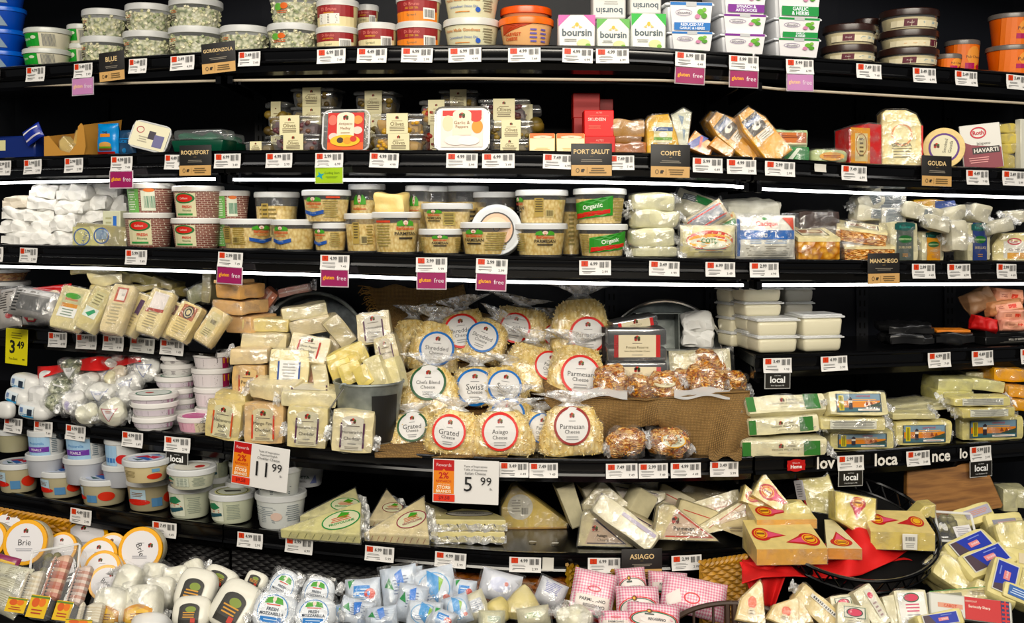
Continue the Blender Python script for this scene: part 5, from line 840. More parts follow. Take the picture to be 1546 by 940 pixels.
for a in ((140, 409, 74, 11, 2.05, 0, 'flat cream one directly under the third shelf', 'c#dccfa0'), (159, 421, 56, 18, 1.98, 2, 'cream one with rounded corners', 'c#e2d6aa'), (158, 441, 50, 24, 1.98, 4, 'cream one just under it', 'c#d8ca98'), (205, 420, 60, 14, 2.02, -12, 'dim greenish one left of centre', 'c#a8a070'), (215, 434, 50, 12, 1.99, 6, 'dim one lying across', 'c#b8aa78'), (245, 428, 34, 14, 2.0, -16, 'dim one tipped down to the right', 'c#b5a878'), (238, 446, 60, 14, 1.98, 10, 'dim one lying behind the emblem wedges', 'c#a89a68'), (297, 441, 38, 30, 1.97, 28, 'dim greyish wedge beside the orange stack', 'c#9c9c80'), (311, 434, 16, 50, 1.93, -6, 'dim upright one beside the orange stack', 'c#a8a080')):
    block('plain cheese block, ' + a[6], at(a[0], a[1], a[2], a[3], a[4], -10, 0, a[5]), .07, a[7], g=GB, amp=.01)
for k, (y0, y1, x0, x1) in enumerate(((421, 428, 319, 347), (427, 451, 320, 366), (451, 474, 314, 372), (473, 503, 336, 384))):
    block('orange tinted cheese block, %s of the stack under gluten free card' % ('topmost', 'second', 'third', 'lowest')[k], at((x0 + x1) / 2, (y0 + y1) / 2, x1 - x0, y1 - y0, 1.84 + .01 * k, -25, 0, -1), .10, 'c#dfb98a' if k != 1 else 'c#e0b078', [('t', 'W', .75, .3, .2, .5, '#4a3a28')], g='orange tinted stacked blocks')
# ================================================================= FIFTH ROW, LEFT: wrapped rounds and white tubs
PL = lambda py: float(np.interp(py, [530, 560, 600, 640, 660], [2.02, 1.96, 1.88, 1.82, 1.79]))
def cloth(name, label, fn, nu, nv, m, cat='cloth', thick=.0025, loc=(0, 0, 0)):
    mb = MB(); o = Vector(loc); mb.grid(lambda u, v: Vector(fn(u, v)) - o, nu, nv, m); ob = mb.build(name, None); ob.location = o
    so = ob.modifiers.new('thickness', 'SOLIDIFY'); so.thickness = thick; return tag(ob, label, cat)
def redrag(u, v):
    px = 58 + u * 155; py = np.interp(u, [0, .4, 1], [553, 545, 533]) + v * 16 + 3 * math.sin(u * 9 + v * 2); D = 1.99 - .03 * math.sin(u * 14) - v * .04
    return ray(px, py, D)
cloth('red_cloth', 'crumpled red cloth strip behind the wrapped cheese rounds', redrag, 24, 6, 'redcloth', loc=ray(130, 555, 1.98))
GR = 'small wrapped cheese rounds'
tri = lambda c='#6a7ab0': [('p', [(-.8, .55), (.8, .55), (0, -.8)], '#e8e8ea'), ('r', 0, .53, 1.6, .07, c), ('r', -.4, -.1, 1.5, .07, c, -1.03), ('r', .4, -.1, 1.5, .07, c, 1.03), ('l', 0, .25, .7, .3, 3, c)]
for cx, cy, w, h, D, col, a, ro, q in (
  (172, 544, 32, 26, 2.0, 'k#e9e8e4', [], 10, 'topmost plain white one'), (104, 562, 38, 36, 1.95, 'herb', tri('#8a908a'), 0, 'grey green netted one with white triangle label'), (86, 572, 26, 30, 1.97, 'k#dfddd6', [], 0, 'pale one left of the netted one'),
  (130, 556, 26, 22, 1.99, 'k#e2e0dc', [], 0, 'small pale one right of the netted one'), (152, 563, 38, 40, 1.95, 'k#efeeea', tri(), -10, 'white one in the middle of the upper row'), (190, 548, 26, 24, 2.0, 'k#e4e2de', [], 0, 'small one behind the labelled white one'), (216, 558, 42, 42, 1.93, 'k#efefec', tri(), 0, 'large white one with blue triangle label at right'),
  (128, 580, 36, 30, 1.91, 'k#e6e5e0', [], 0, 'white one low beside the herb coated one'), (176, 567, 28, 26, 1.94, 'k#e8dcc8', [], 0, 'slightly tan one in the centre'), (190, 582, 40, 32, 1.90, 'k#ededea', tri(), 20, 'white one with tilted blue label in the centre'), (165, 574, 24, 26, 1.93, 'c#e6dfbc', [], 0, 'cream one in the centre'),
  (86, 589, 42, 34, 1.89, 'herb', [('r', 0, .6, 1.2, .2, '#d8d8d4')], -15, 'dark green herb coated one, upper'), (80, 613, 36, 28, 1.86, 'herb', [], 0, 'dark green herb coated one, lower'), (120, 593, 28, 24, 1.89, 'k#e8e8e4', [], 0, 'small white one behind the front row'), (148, 597, 46, 30, 1.86, 'k#efefea', tri(), 0, 'white one with grey blue label in the second row'),
  (106, 612, 36, 38, 1.84, 'k#f0efec', [('e', -.3, 0, .4, .6, '#c9c4dc'), ('l', -.3, 0, .5, .7, 4, '#8a80b0')], 15, 'white oval one with lilac label in front'), (185, 601, 26, 30, 1.87, 'k#e9e9e6', [], 0, 'white one behind the tub stack'),
  (126, 627, 38, 32, 1.81, 'k#ecebd8', [], -10, 'plain creamy one in the front row'), (164, 625, 44, 40, 1.795, 'k#efeedd', tri('#b05058')[:], 0, 'large front one with red triangle label')):
    ball('wrapped cheese round, ' + q, at(cx, cy, w, h, D, 0, 0, ro), col, a, g=GR, wrap=True, aw=.72)
rl = [('r', -.2, .1, 1.3, 1.5, '#dfe8ee'), ('r', -.1, -.5, 1.1, .4, '#3a8ab8'), ('r', .15, 0, .4, .9, '#1f2c3c'), ('b', -.55, .2, .3, .7, '#3a6ab0')]
for cx, cy, w, h, ro, D, q in ((30, 579, 52, 26, -8, 1.93, 'upper one'), (20, 600, 44, 24, -12, 1.90, 'middle one at the left edge'), (43, 622, 56, 26, -5, 1.86, 'lower one lying in front'), (2, 620, 30, 26, 0, 1.88, 'white end cut by the left edge')):
    ball('white and blue goat cheese roll, ' + q, at(cx, cy, w, h, D, -22, 0, ro), 'p#e6e6e4', rl if cx > 5 else [], p=3.2, amp=.004, dk=.6, name='goat_cheese_roll', g='white and blue cheese rolls', aw=.85)
for a in ((66, 573, 26, 26, 1.93, 'small clear capped one'), (52, 597, 36, 26, 1.89, 'plain white one')): ball('white cheese roll, ' + a[5], at(a[0], a[1], a[2], a[3], a[4], -20), 'k#e9e9e8', [], p=4, amp=.01, g='white and blue cheese rolls', name='goat_cheese_roll')
def gtub(d, x0, y0, x1, y1, D, label, a, t, body='p#e6e4e2', lid='p#eceae8', g='white round cheese tubs', **kw):
    cx = (x0 + x1) / 2; f = at(cx, (y0 + y1) / 2, x1 - x0, y1 - y0, D, 0)
    if 'topmost' in label: drop(f, f.W)
    return tub(label, f, body, lid, a, t, lidh=.007, g=g, **kw)
gt = [('r', 0, 0, 2.2, .9, '#d8cfd8'), ('l', 0, 0, 1.5, .7, 5, '#5c5258'), ('r', .9, 0, .3, .9, '#b890a8')]
gtop = [('e', 0, 0, .85, .85, '#dfe6e2'), ('o', 0, 0, .85, .85, .08, '#5c8a78'), ('e', -.2, 0, .2, .2, '#b84a48')]
pk = [('r', -.3, 0, 1.5, 1.7, '#e8b8c8'), ('l', -.3, .1, 1.2, 1.2, 7, '#b05878'), ('r', .7, 0, .8, 1.7, '#e0d4b8'), ('l', .7, 0, .7, 1.4, 6, '#4a3a38')]
for k, (x0, y0, x1, y1, D, q) in enumerate(((183, 586, 257, 614, 1.79, 'topmost of the front stack'), (187, 610, 258, 635, 1.79, 'middle of the front stack'), (189, 632, 256, 652, 1.79, 'bottom of the front stack'))):
    gtub(0, x0, y0, x1, y1, D, 'flat white tub, ' + q, gt, gtop)
for x0, y0, x1, y1, q in ((236, 518, 284, 538, 'topmost in the rear stack'), (235, 538, 284, 552, 'second in the rear stack'), (235, 551, 286, 571, 'third in the rear stack'), (224, 570, 288, 590, 'fourth in the rear stack'), (240, 588, 288, 606, 'fifth in the rear stack'), (242, 604, 290, 622, 'sixth in the rear stack'), (242, 620, 290, 645, 'lowest in the rear stack')):
    gtub(0, x0, y0, x1, y1, 1.90 if x0 != 224 else 1.885, 'flat white tub, ' + q, [('l', 0, 0, 1.6, .8, 4, '#8a8288')] if y0 < 570 else gt, gtop)
yl = [('r', -.2, 0, 1.7, 1.5, '#e6e0e2'), ('l', -.2, 0, 1.4, 1.1, 7, '#7c6a74'), ('r', .85, 0, .4, 1.7, '#9c2c54'), ('r', .85, .3, .3, .8, '#e8b03a')]
for x0, y0, x1, y1, q in ((283, 526, 343, 560, 'topmost of the pink stack'), (280, 558, 344, 589, 'second of the pink stack'), (284, 587, 347, 619, 'third of the pink stack'), (286, 618, 346, 650, 'lowest of the pink stack')):
    gtub(0, x0, y0, x1, y1, 1.86, 'white tub with pink print, ' + q, yl, [], g='white and pink tubs')
tub('white tub with pink lid standing at the shelf edge', drop(base(5, 250, 621, 314, 656, True), .09), 'p#e9e0dc', 'p#e6dcdc', pk, [('e', 0, 0, .9, .9, '#c86a9c'), ('t', 'goat cheese', 0, 0, 1.2, .3, '#f0dce6')], g='white and pink tubs', lidh=.007)
tub('white tub mostly hidden behind the standing pink lid tub', at(330, 640, 40, 30, 1.90), 'p#e2d8d8', 'p#e6e0e0', [], [], g='white and pink tubs', lidh=.007)
# ================================================================= FIFTH ROW, MIDDLE: cheddar blocks, tins and bucket
def slopef(px, py): return float(np.interp(py, [480, 520, 560, 600, 640, 690], [1.99, 1.92, 1.85, 1.78, 1.72, 1.66]))
def tin(label, cx, cy, rx, ry, D, dep, mi, mo, lean=8, parts=False):
    P = ray(cx, cy, D); k = P.y / F; a, b = rx * k, ry * k
    r = thing('galvanized_tin', label, 'tin', P - Vector((0, -.0, b)), Matrix.Rotation(-R(lean), 4, 'X')); n = 40
    el = lambda t, q, y: (a * q * math.cos(t), y, b + b * q * math.sin(t)); T = [2 * math.pi * i / n for i in range(n)]
    m = MB(); m.grid(lambda u, v: el(-u * 6.28319, [1, .97][0] - .03 * v, v * dep), n, 3, mi, True); m.add([el(t, .97, dep) for t in T], [tuple(range(n))], mi)
    m.grid(lambda u, v: el(u * 6.28319, 1.005 - .03 * v, v * dep + .001), n, 3, mo, True); m.build('tin_wall', r)
    m = MB(); m.tube([el(t, 1, 0) for t in T], .005, 'chrome' if parts else 'galv', 8, True); m.build('rolled_rim', r)
    if parts:
        m = MB()
        for x in (-.44, .25): zt = b * (1 + math.sqrt(1 - x * x) * .97); m.box(a * x - .0015, .002, b * .9 if 0 else b * 1.05, a * x + .0015, dep, min(zt, b * 1.75), 'galv')
        m.box(-a * .5, .002, b * 1.74, a * .62, dep, b * 1.76, 'galv'); m.box(-a * .97, .002, b * 1.03, a * .97, dep, b * 1.05, 'galv'); m.build('divider', r)
    return r
tin('large round galvanized tin standing on its side behind cheddar', 468, 524, 83, 82, 2.02, .09, 'galvdark', 'galv')
tin('arched galvanized tin with dividers behind the black boxes', 1005, 532, 87, 78, 2.00, .07, 'galv', 'galvdark', 4, True)
GC = 'wrapped cheddar blocks'
BK = [ # cx cy w h D yaw lean roll dep col art label ends
 (397, 457, 22, 48, 1.98, 0, 0, -38, .04, 'c#d88a6c', [('r', 0, 0, .3, 1.9, '#e8c8b8')], 'salami pink packet tilted behind the left end of the tin', 1),
 (443, 438, 48, 14, 2.00, 0, 0, 12, .04, 'c#dba69a', [('r', 0, 0, 1.8, .3, '#e8d0c8')], 'pale pink packet lying on the tin rim', 1),
 (460, 470, 68, 22, 1.90, 12, 0, 8, .08, 'c#ddd3b0', [], 'cream block topmost against the tin', 0), (400, 490, 72, 22, 1.87, 0, 0, -2, .08, 'c#e0cf94', [], 'yellow block at upper left of the heap', 0), (468, 492, 64, 28, 1.88, -5, 0, 12, .07, 'c#dbcdaa', [], 'cream block under the topmost one', 0),
 (398, 513, 70, 24, 1.84, 0, 0, -2, .08, 'c#e0d3ae', [], 'cream block with folded end at left', 0), (514, 500, 28, 54, 1.86, 15, 0, 38, .06, 'c#cbbf9c', [], 'block on its edge sliding down the tin', 0),
 (466, 525, 62, 44, 1.81, 0, 30, -10, .06, 'c#e2d6b4', insp('Ghost Pepper', 'Cheddar', '#a83228', w=.5), 'block with red striped label lying tilted', 0), (376, 536, 58, 26, 1.80, 0, 0, 1, .07, 'c#dcc7a0', [], 'speckled block lying on the pepper jack', 1), (500, 530, 20, 60, 1.87, 0, 0, -18, .06, 'c#c8b998', [], 'shaded block right of the red striped one', 0),
 (375, 577, 52, 56, 1.80, -6, 0, 0, .05, 'c#d9b784', insp('Pepper', 'Jack', '#a8442c', '#d8bb8c'), 'pepper jack block standing on its edge', 0),
 (436, 560, 60, 72, 1.78, 6, 6, -3, .05, 'c#e9dcae', [('r', 0, -.05, .95, 1.1, '#eeeeec'), ('r', -.52, -.05, .09, 1.0, '#2c4a8c'), ('r', .52, -.05, .09, 1.0, '#2c4a8c'), ('l', 0, -.05, .7, .9, 7, '#b0b0ae')], 'tall cream block with silver label and blue stripes', 0), (468, 566, 22, 62, 1.81, 6, 4, -3, .05, 'c#dca684', [], 'pinkish block behind the silver labelled one', 0),
 (484, 571, 22, 42, 1.77, 12, 0, 8, .05, 'c#e2d8b4', [], 'small narrow block left of the bucket', 0), (564, 495, 52, 50, 1.88, 0, 12, 8, .045, 'c#dccfaa', insp('Horseradish', 'Cheddar', '#4a2040', '#c9c4ba'), 'horseradish block tilted high beside the tin', 0), (584, 533, 36, 60, 1.84, -5, 10, 14, .05, 'c#c8ba90', insp('Seriously', 'Cheddar', '#4a2040', '#bdb4a0'), 'dull block just below the high horseradish one', 0),
 (410, 590, 76, 28, 1.735, -12, -10, -2, .07, 'c#ecdfb8', [], 'flat cream block on top at left of the front group', 1), (466, 601, 84, 28, 1.71, 10, -8, -4, .08, 'c#ece2bc', [], 'flat block with purple label on top of the front group', 1)]
for cx, cy, w, h, D, yw, le, ro, dep, col, a, q, en in BK:
    block('wrapped cheese, ' + q, at(cx, cy, w, h, D, yw, le, ro), dep, col, a, [('r', 0, 0, 1.2, 1.2, '#d8d2c0'), ('r', -.62, 0, .06, 1.2, '#4a2040'), ('r', .62, 0, .06, 1.2, '#4a2040')] if 'purple' in q else (), ends=bool(en), g=GC)
for x0, y0, x1, y1, n1, n2, c, sc_c, pc, yw, ro, q in ((307, 602, 366, 662, 'Habanero', 'Jack', 'c#e6d49c', '#c8582c', '#d8d2b0', -14, -7, 'yellow block labelled Habanero Jack at the front left'), (366, 607, 429, 668, 'Mango Fire', 'Cheddar', 'c#e4c394', '#c8482c', '#d2c7a6', -8, -1, 'orange block labelled Mango Fire Cheddar'), (433, 611, 494, 675, 'Horseradish', 'Cheddar', 'c#e0d3a4', '#4a2040', '#cdc7ae', 3, -4, 'block labelled Horseradish Cheddar, left one in front'), (500, 618, 564, 682, 'Horseradish', 'Cheddar', 'c#ece0b8', '#4a2040', '#cfcabc', 4, -4, 'block labelled Horseradish Cheddar, next to the bucket')):
    block('wrapped ' + q, base(5, x0, y0, x1, y1 + 3, yaw=yw, roll=ro), .05, c, insp(n1, n2, sc_c, pc), g=GC, ends=True)
block('plain yellow block behind the habanero label', at(345, 612, 52, 44, 1.76, -10, 0, -5), .05, 'c#dccb92', g=GC)
# hidden riser that carries the heap
m = MB(); o = ray(455, 640, 1.86); 
for (x0, x1, yt, d0, d1) in ((352, 500, 606, 1.80, 1.90), (350, 560, 560, 1.90, 1.97), (370, 560, 540, 1.97, 2.08)):
    riser(m, o, x0, x1, yt, d0, d1)
ob = m.build('display_riser'); ob.location = o; tag(ob, 'stepped black riser under the heap of cheddar blocks', 'display riser')
# bucket
def bucket():
    D = 1.76; P = ray(557, 655, D); k = P.y / F; Rt, Rb, H = 52 * k, 40 * k, 82 * k
    P.z = zsh(5, P.x) + .001; H = ray(557, 575, D).z - P.z
    r = thing('metal_bucket', 'galvanized metal bucket with black panel holding yellow blocks', 'bucket', P)
    m = MB(); m.lathe([(0, .004), (Rb, 0), (Rt, H), (Rt - .003, H), (Rb - .003, .006), (0, .006)], 'galv', 40); m.build('bucket_wall', r)
    m = MB(); m.tube([(Rt * math.cos(t), Rt * math.sin(t), H) for t in np.linspace(0, 6.283, 41)[:-1]], .0032, 'galv', 8, True); m.build('rolled_rim', r)
    m = MB(); Rf = lambda z: Rb + (Rt - Rb) * z / H; m.art([('r', .0, 0, 2, 2, '#161616')], Rt * .42, H * .38, lambda x, y, h: cyl(Rf, H * .46)(x + Rt * .62, y, h + .001)); m.build('black_panel', r, smooth=False)
    m = MB(); lug = (-Rt * .60, -Rt * .83, H - .006); m.tube([(lug[0] + .009 * math.cos(t), lug[1], lug[2] + .009 * math.sin(t)) for t in np.linspace(0, 3.3, 9)], .003, 'galv', 6); m.build('handle_lug', r)
    m = MB(); m.tube([(lug[0], lug[1] - .004, lug[2]), (lug[0] - .03, lug[1] - .002, lug[2] - .045), (lug[0] - .035, -.02, lug[2] - .06), (lug[0] - .02, .03, lug[2] - .05), (-Rt * .98, .05, lug[2] - .02)], .002, 'chrome', 6); m.build('wire_handle', r)
    return P, Rt, H
bucket()
GY = 'yellow blocks standing in the bucket'
for cx, cy, w, h, D, yw, ro, q in ((525, 540, 62, 34, 1.80, 18, 24, 'topmost tilted one'), (516, 562, 34, 40, 1.79, 10, 18, 'left one'), (530, 562, 34, 34, 1.77, 0, 20, 'front left one'), (548, 566, 26, 34, 1.755, -10, 30, 'small front middle one'), (567, 562, 28, 52, 1.755, -10, 22, 'pale front right one'), (590, 563, 26, 50, 1.78, -20, 20, 'rightmost greyish one')):
    block('yellow cheese block in the bucket, ' + q, at(cx, cy, w, h, D, yw, 5, ro), .035, 'c#e4d184' if cx < 560 else 'c#e6dcae', g=GY)
# ================================================================= burlap slope and shredded cheese bags
def burl(u, v):
    px = 556 + u * 150 if v < 0 else 0
    py = 432 + v * 254; x0 = np.interp(py, [430, 480, 600, 694], [556, 575, 600, 572]); x1 = np.interp(py, [430, 470, 520, 600, 694], [700, 708, 895, 905, 850])
    px = x0 + u * (x1 - x0); D = np.interp(py, [430, 520, 600, 660, 694], [2.12, 2.08, 1.96, 1.82, 1.73]); 
    return ray(px, py + 3 * math.sin(u * 17), D + .006 * math.sin(u * 23 + v * 9) + .004 * math.sin(v * 31))
cloth('burlap_cloth', 'brown burlap cloth under the bags of shredded cheese', burl, 50, 40, 'burlap', loc=ray(640, 560, 1.95))
m = MB(); rd = random.Random(5); o = ray(560, 460, 2.09)
for k in range(46):
    a = ray(557 + k * .5, 433 + k * 1.3, 2.085); m.tube([a - o, a + Vector((-rd.uniform(.008, .02), -.004, rd.uniform(-.006, .006))) - o, a + Vector((-rd.uniform(.018, .03), -.004, rd.uniform(-.014, .004))) - o], .0007, '#a8834e', 4)
ob = m.build('burlap_fringe', bpy.data.objects[[q.name for q in ALL if q.name.startswith('burlap_cloth')][-1]]); ob.matrix_parent_inverse = Matrix.Identity(4); ob.location = o - ALL[-1].location
def foldb(u, v):
    px = 566 + u * 200; top = 662 + 24 * u + 5 * math.sin(u * 11); D = 1.72 - v * .075 + .012 * math.sin(u * 13 + v * 3)
    return ray(px, top + v * (691 - top), D)
cloth('burlap_cloth', 'folded brown burlap edge along the shelf before the bags', foldb, 50, 8, 'burlap', loc=ray(740, 680, 1.7))
BL, RD, GN, DR = '#2d6fb8', '#cf3a28', '#27522f', '#8c2620'
for cx, cy, w, h, D, ring, tx, rc, ro, q, rr in (
  (620, 508, 58, 92, 2.02, None, '', (0, .4), 0, 'without a label, behind at left', .3), (655, 512, 72, 92, 1.96, BL, 'Shredded', (.08, .42), -6, 'with blue ring, upper left', .33), (700, 495, 74, 92, 1.99, RD, 'Shredded', (-.05, .55), 8, 'with red ring, upper left of middle', .33), (738, 505, 60, 80, 1.97, BL, 'Shredded', (-.1, .5), -22, 'with blue ring, narrow and tilted', .36),
  (788, 480, 84, 64, 2.02, RD, 'Shredded', (-.08, .3), -10, 'with red ring, at the back in the middle', .25), (828, 500, 50, 70, 2.03, RD, 'Grated', (.15, .5), 0, 'with red ring, squeezed at the back right', .3), (878, 480, 84, 104, 1.96, RD, 'Parmesan', (.1, .30), 0, 'with red ring, tallest at the upper right', .30),
  (800, 545, 74, 90, 1.90, RD, 'Fancy', (.38, .6), -12, 'with a sliver of red ring, in the centre', .28), (717, 575, 72, 74, 1.88, BL, 'Swiss', (0, .45), 0, 'with blue ring, left of centre', .36), (764, 572, 68, 68, 1.87, BL, 'Swiss', (0, .4), -8, 'with blue ring, directly in the centre', .34), (872, 548, 84, 92, 1.87, RD, 'Parmesan', (.06, .38), -4, 'with red ring, right of centre above burlap', .32),
  (646, 582, 88, 92, 1.82, GN, 'Chefs Blend', (0, .66), 0, 'with green ring, on the left slope', .28), (622, 645, 74, 70, 1.73, GN, 'Grated', (0, .62), 4, 'with green ring, at lower left', .28), (770, 628, 76, 88, 1.77, BL, 'Fancy', (-.04, .62), 0, 'with blue ring, behind the front row', .31), (812, 648, 52, 76, 1.77, BL, 'Fancy', (.1, .62), -6, 'with blue ring, squeezed in the front row', .36),
  (686, 648, 82, 88, 1.69, RD, 'Grated', (-.08, .52), -8, 'with red ring, second in the front row', .28), (757, 650, 92, 90, 1.665, RD, 'Asiago', (-.02, .56), 0, 'with red ring, middle of the front row', .27), (864, 645, 92, 98, 1.655, DR, 'Parmesan', (0, .62), 0, 'with dark red ring, front right before burlap', .27)):
    w *= 1.12; yb = cy + h / 2; f = at(cx, cy - h * .03, w, h * 1.06, D, 0, 14, ro)
    if yb > 685: f = base(5, cx - w / 2, cy - h / 2, cx + w / 2, min(yb, 694) - 3, yaw=0, roll=ro)
    bag('clear bag of shredded cheese ' + q, f, .075, ring, tx, rc, rr, cut='shred')
# ================================================================= black boxes, cheese balls, burlap basket
def reserve(label, fr, dep):
    W, H = fr.W, fr.H; r = root('black_cheese_box', label, 'box', fr, dep, 'black boxes with private reserve labels')
    m = MB(); m.rbox(W, dep, H * .42, .006, 'p#151515', 2); m.rbox(W, dep, H * .50, .006, 'p#191919', 2, H * .5); m.build('black_tray', r)
    m = MB(); m.art([('r', 0, -.05, 1.56, 1.35, '#c8301e'), ('r', 0, -.05, 1.26, 1.35, '#e6dcc0'), ('g', 0, .4, .11), ('l', 0, .12, .35, .08, 1, '#6b6258'), ('t', 'Private Reserve', 0, -.12, .75, .22, '#6a6040'), ('t', 'Extra Sharp Cheddar Cheese', 0, -.36, .85, .13, '#6a6040'), ('l', 0, -.58, .4, .07, 1, '#777777')], W / 2, H / 2, flat(dep + .001, H / 2)); m.build('paper_label', r, smooth=False)
    m = MB(); m.rbox(W * 1.02, dep * 1.02, H * 1.02, .006, 'clear', 2, -H * .01); m.build('clear_wrap', r)
reserve('black box labelled Private Reserve, upper one', at(962, 521, 90, 50, 1.88, 2), .08); reserve('black box labelled Private Reserve, lower one', at(962, 565, 92, 36, 1.87, 0), .09)
reserve('black box tilted on its back on top of the reserve boxes', at(960, 489, 70, 18, 1.93, 8, 0, 10), .07)
carton('dark plastic pack left of the reserve boxes', at(916, 520, 14, 52, 1.93), .06, 'p#2c2422', name='dark_pack', cat='packet')
for cy, q in ((487, 'upper'), (511, 'lower')): lump('white paper wrapped cheese in the arched tin, %s of two' % q, at(1053, cy, 46, 28, 1.96, -10, 0, 4 if cy < 500 else -4), .06, 'white wrapped cheeses in the arched tin')
pouch('clear packet with cream card and round cheese above burlap', at(1058, 552, 92, 50, 1.88, -4, 12, 3), .03, 'p#d8d2b6', [('r', -.5, 0, .8, 1.7, '#d6cda8'), ('l', -.25, 0, .1, .6, 4, '#8a7c50'), ('e', .35, -.2, .48, .75, 'nut')], fl='film', name='cheese_packet')
nutball('nut coated cheese ball in the clear packet', at(1070, 552, 46, 40, 1.865))
ellab = [('e', 0, 0, 1, .5, '#e8e0c0'), ('o', 0, 0, 1, .5, .08, '#c8b488'), ('l', 0, 0, .9, .4, 3, '#8a7c50')]
for cx, cy, w, h, D, a, q in ((924, 581, 50, 40, 1.79, None, 'leftmost on the burlap basket'), (966, 586, 40, 34, 1.82, None, 'second on the burlap basket'), (1004, 586, 50, 34, 1.80, ellab, 'with oval cream label on the burlap basket'), (1034, 578, 38, 34, 1.84, None, 'behind the labelled one'), (1070, 578, 52, 42, 1.80, None, 'largest on the burlap basket'), (1112, 580, 34, 34, 1.84, None, 'rightmost on the burlap basket')):
    nutball('nut coated cheese ball, ' + q, at(cx, cy, w, h, D), a or ())
nutball('nut coated cheese ball low at the left under burlap', base(5, 923, 654, 977, 693, True)); nutball('nut coated cheese ball with yellow ringed label under burlap', base(5, 989, 653, 1047, 693, True), [('e', 0, 0, 1, .9, '#e2e2cc'), ('o', 0, 0, 1, .9, .12, '#e0a82c'), ('g', .1, .5, .16), ('l', 0, -.1, 1.1, .7, 4, '#9a9478')])
def drape(u, v):
    px = 822 + u * 310; top = np.interp(u, [0, .12, .5, .85, 1], [586, 597, 603, 592, 590]); bot = np.interp(u, [0, .1, .26, .38, .56, .66, .85, 1], [604, 640, 690, 648, 640, 688, 691, 684])
    k = min(1, max(0, u - .05) * 5); D = 1.775 - .065 * math.sin(min(1, v * 1.3) * 1.4) + k * v * (.036 * math.sin(u * 17 + v * 2.5) + .012 * math.sin(u * 37 + 2 + v)) + .07 * v * math.exp(-((u - .46) / .13) ** 2)
    return ray(px, top + v * (bot - top), D)
def drape_top(u, v):
    px = 822 + u * 310; top = np.interp(u, [0, .12, .5, .85, 1], [586, 597, 603, 592, 590]); D = 1.765 + v * .16
    P = ray(px, top, 1.765); P.y += v * .16; P.z += .012 * v - .012 * math.sin(v * 3.1); return P
mb = MB(); o = ray(975, 640, 1.74); mb.grid(lambda u, v: Vector(drape(u, v)) - o, 70, 24, 'burlap'); mb.grid(lambda u, v: Vector(drape_top(u, v)) - o, 40, 6, 'burlap'); ob = mb.build('burlap_cloth'); ob.location = o
ob.modifiers.new('thickness', 'SOLIDIFY').thickness = .0025; tag(ob, 'brown burlap cloth draped over a low stand under cheese balls', 'cloth')
m = MB(); a = ray(840, 604, 1.80); b = ray(1125, 600, 1.80); m.box(a.x - o.x, a.y - o.y, zsh(5, 0) + .004 - o.z, b.x - o.x, a.y + .15 - o.y, a.z - .012 - o.z, 'blackmatt'); ob = m.build('display_stand'); ob.location = o; tag(ob, 'low dark stand hidden beneath the draped burlap', 'display stand')
m = MB(); o = ray(1090, 686, 1.65); m.grid(lambda u, v: ray(1070 + u * 50, 672 + v * 20 + 4 * math.sin(u * 9), 1.70 - v * .05 + .012 * math.sin(u * 11 + v * 3)) - o, 14, 6, 'burlap'); ob = m.build('torn_paper'); ob.location = o; tag(ob, 'torn brown paper scrap at the right foot of the burlap', 'paper')
for cx in (905, 1060):
    m = MB(); o = ray(cx, 594, 1.78); m.grid(lambda u, v: ray(cx - 42 + u * 84, 586 + v * 14 + 3 * math.sin(u * 8), 1.80 - v * .05) - o, 12, 4, 'haze'); ob = m.build('clear_plastic_sheet'); ob.location = o; tag(ob, 'clear crumpled plastic under the %s cheese balls' % ('left' if cx < 1000 else 'right'), 'plastic wrap')
# ================================================================= RIGHT: square tubs, black packs, long blocks
GS = 'white square tubs with clear lids'
def sqtub(label, fr, dep, dim=False):
    W, H = fr.W, fr.H; r = root('square_cheese_tub', label, 'tub', fr, dep, GS)
    m = MB(); m.rbox(W * .94, dep, H * .84, .009, 'p#e2dcc4' if not dim else 'p#c9c6ba', 3, 0, .93); m.build('tub_body', r); m = MB(); m.rbox(W, dep * 1.05, H * .1, .003, 'haze', 2, H * .82); m.rbox(W * .92, dep * .95, H * .09, .003, 'haze', 1, H * .9); m.build('clear_lid', r)  # dim: shade at the back of the shelf put into a greyer body colour
for k in range(4): sqtub('white square tub, narrow rear column at left, %s from top' % ('first', 'second', 'third', 'fourth')[k], at(1114 + (k > 1) * 2, 446 + k * 22, 30, 24, 1.96 - .005 * k, 20), .07)
for k in range(4): sqtub('white square tub, middle column behind the front one, %s from top' % ('first', 'second', 'third', 'fourth')[k], on(4, 1119 + k * 2, 433 + k * 22, 1185 + k * 1, .10, 456 + k * 22 if k < 3 else None), .08)
for k in range(3): sqtub('white square tub shaded grey at the back, %s from top' % ('first', 'second', 'third')[k], on(4, 1183, 433 + k * 22, 1233, .20, 456 + k * 22 if k < 2 else None), .07, True)
for x0, x1, y0, q in ((1140, 1211, 480, 'left'), (1208, 1279, 474, 'right')):
    sqtub('white square tub in front, %s pair, upper' % q, on(4, x0, y0, x1, .035, 508), .09); sqtub('white square tub in front, %s pair, lower' % q, on(4, x0 + 1, 506, x1 - 1, .035), .09)
for cx, cy, w, h, D, q in ((1376, 497, 76, 16, 1.90, 'upper of the black pair'), (1378, 513, 72, 16, 1.88, 'lower of the black pair'), (1442, 511, 66, 18, 1.90, 'right of the black pair with orange stripe')):
    lump('black plastic wrapped cheese pack, ' + q, at(cx, cy, w, h, D, 5, 0, 0), .10, 'black wrapped packs', col='p#121213', name='black_cheese_pack')
carton('thin orange strip card lying on the black packs', at(1440, 500, 52, 4, 1.92), .06, '#c87a2a', name='orange_card', cat='card')
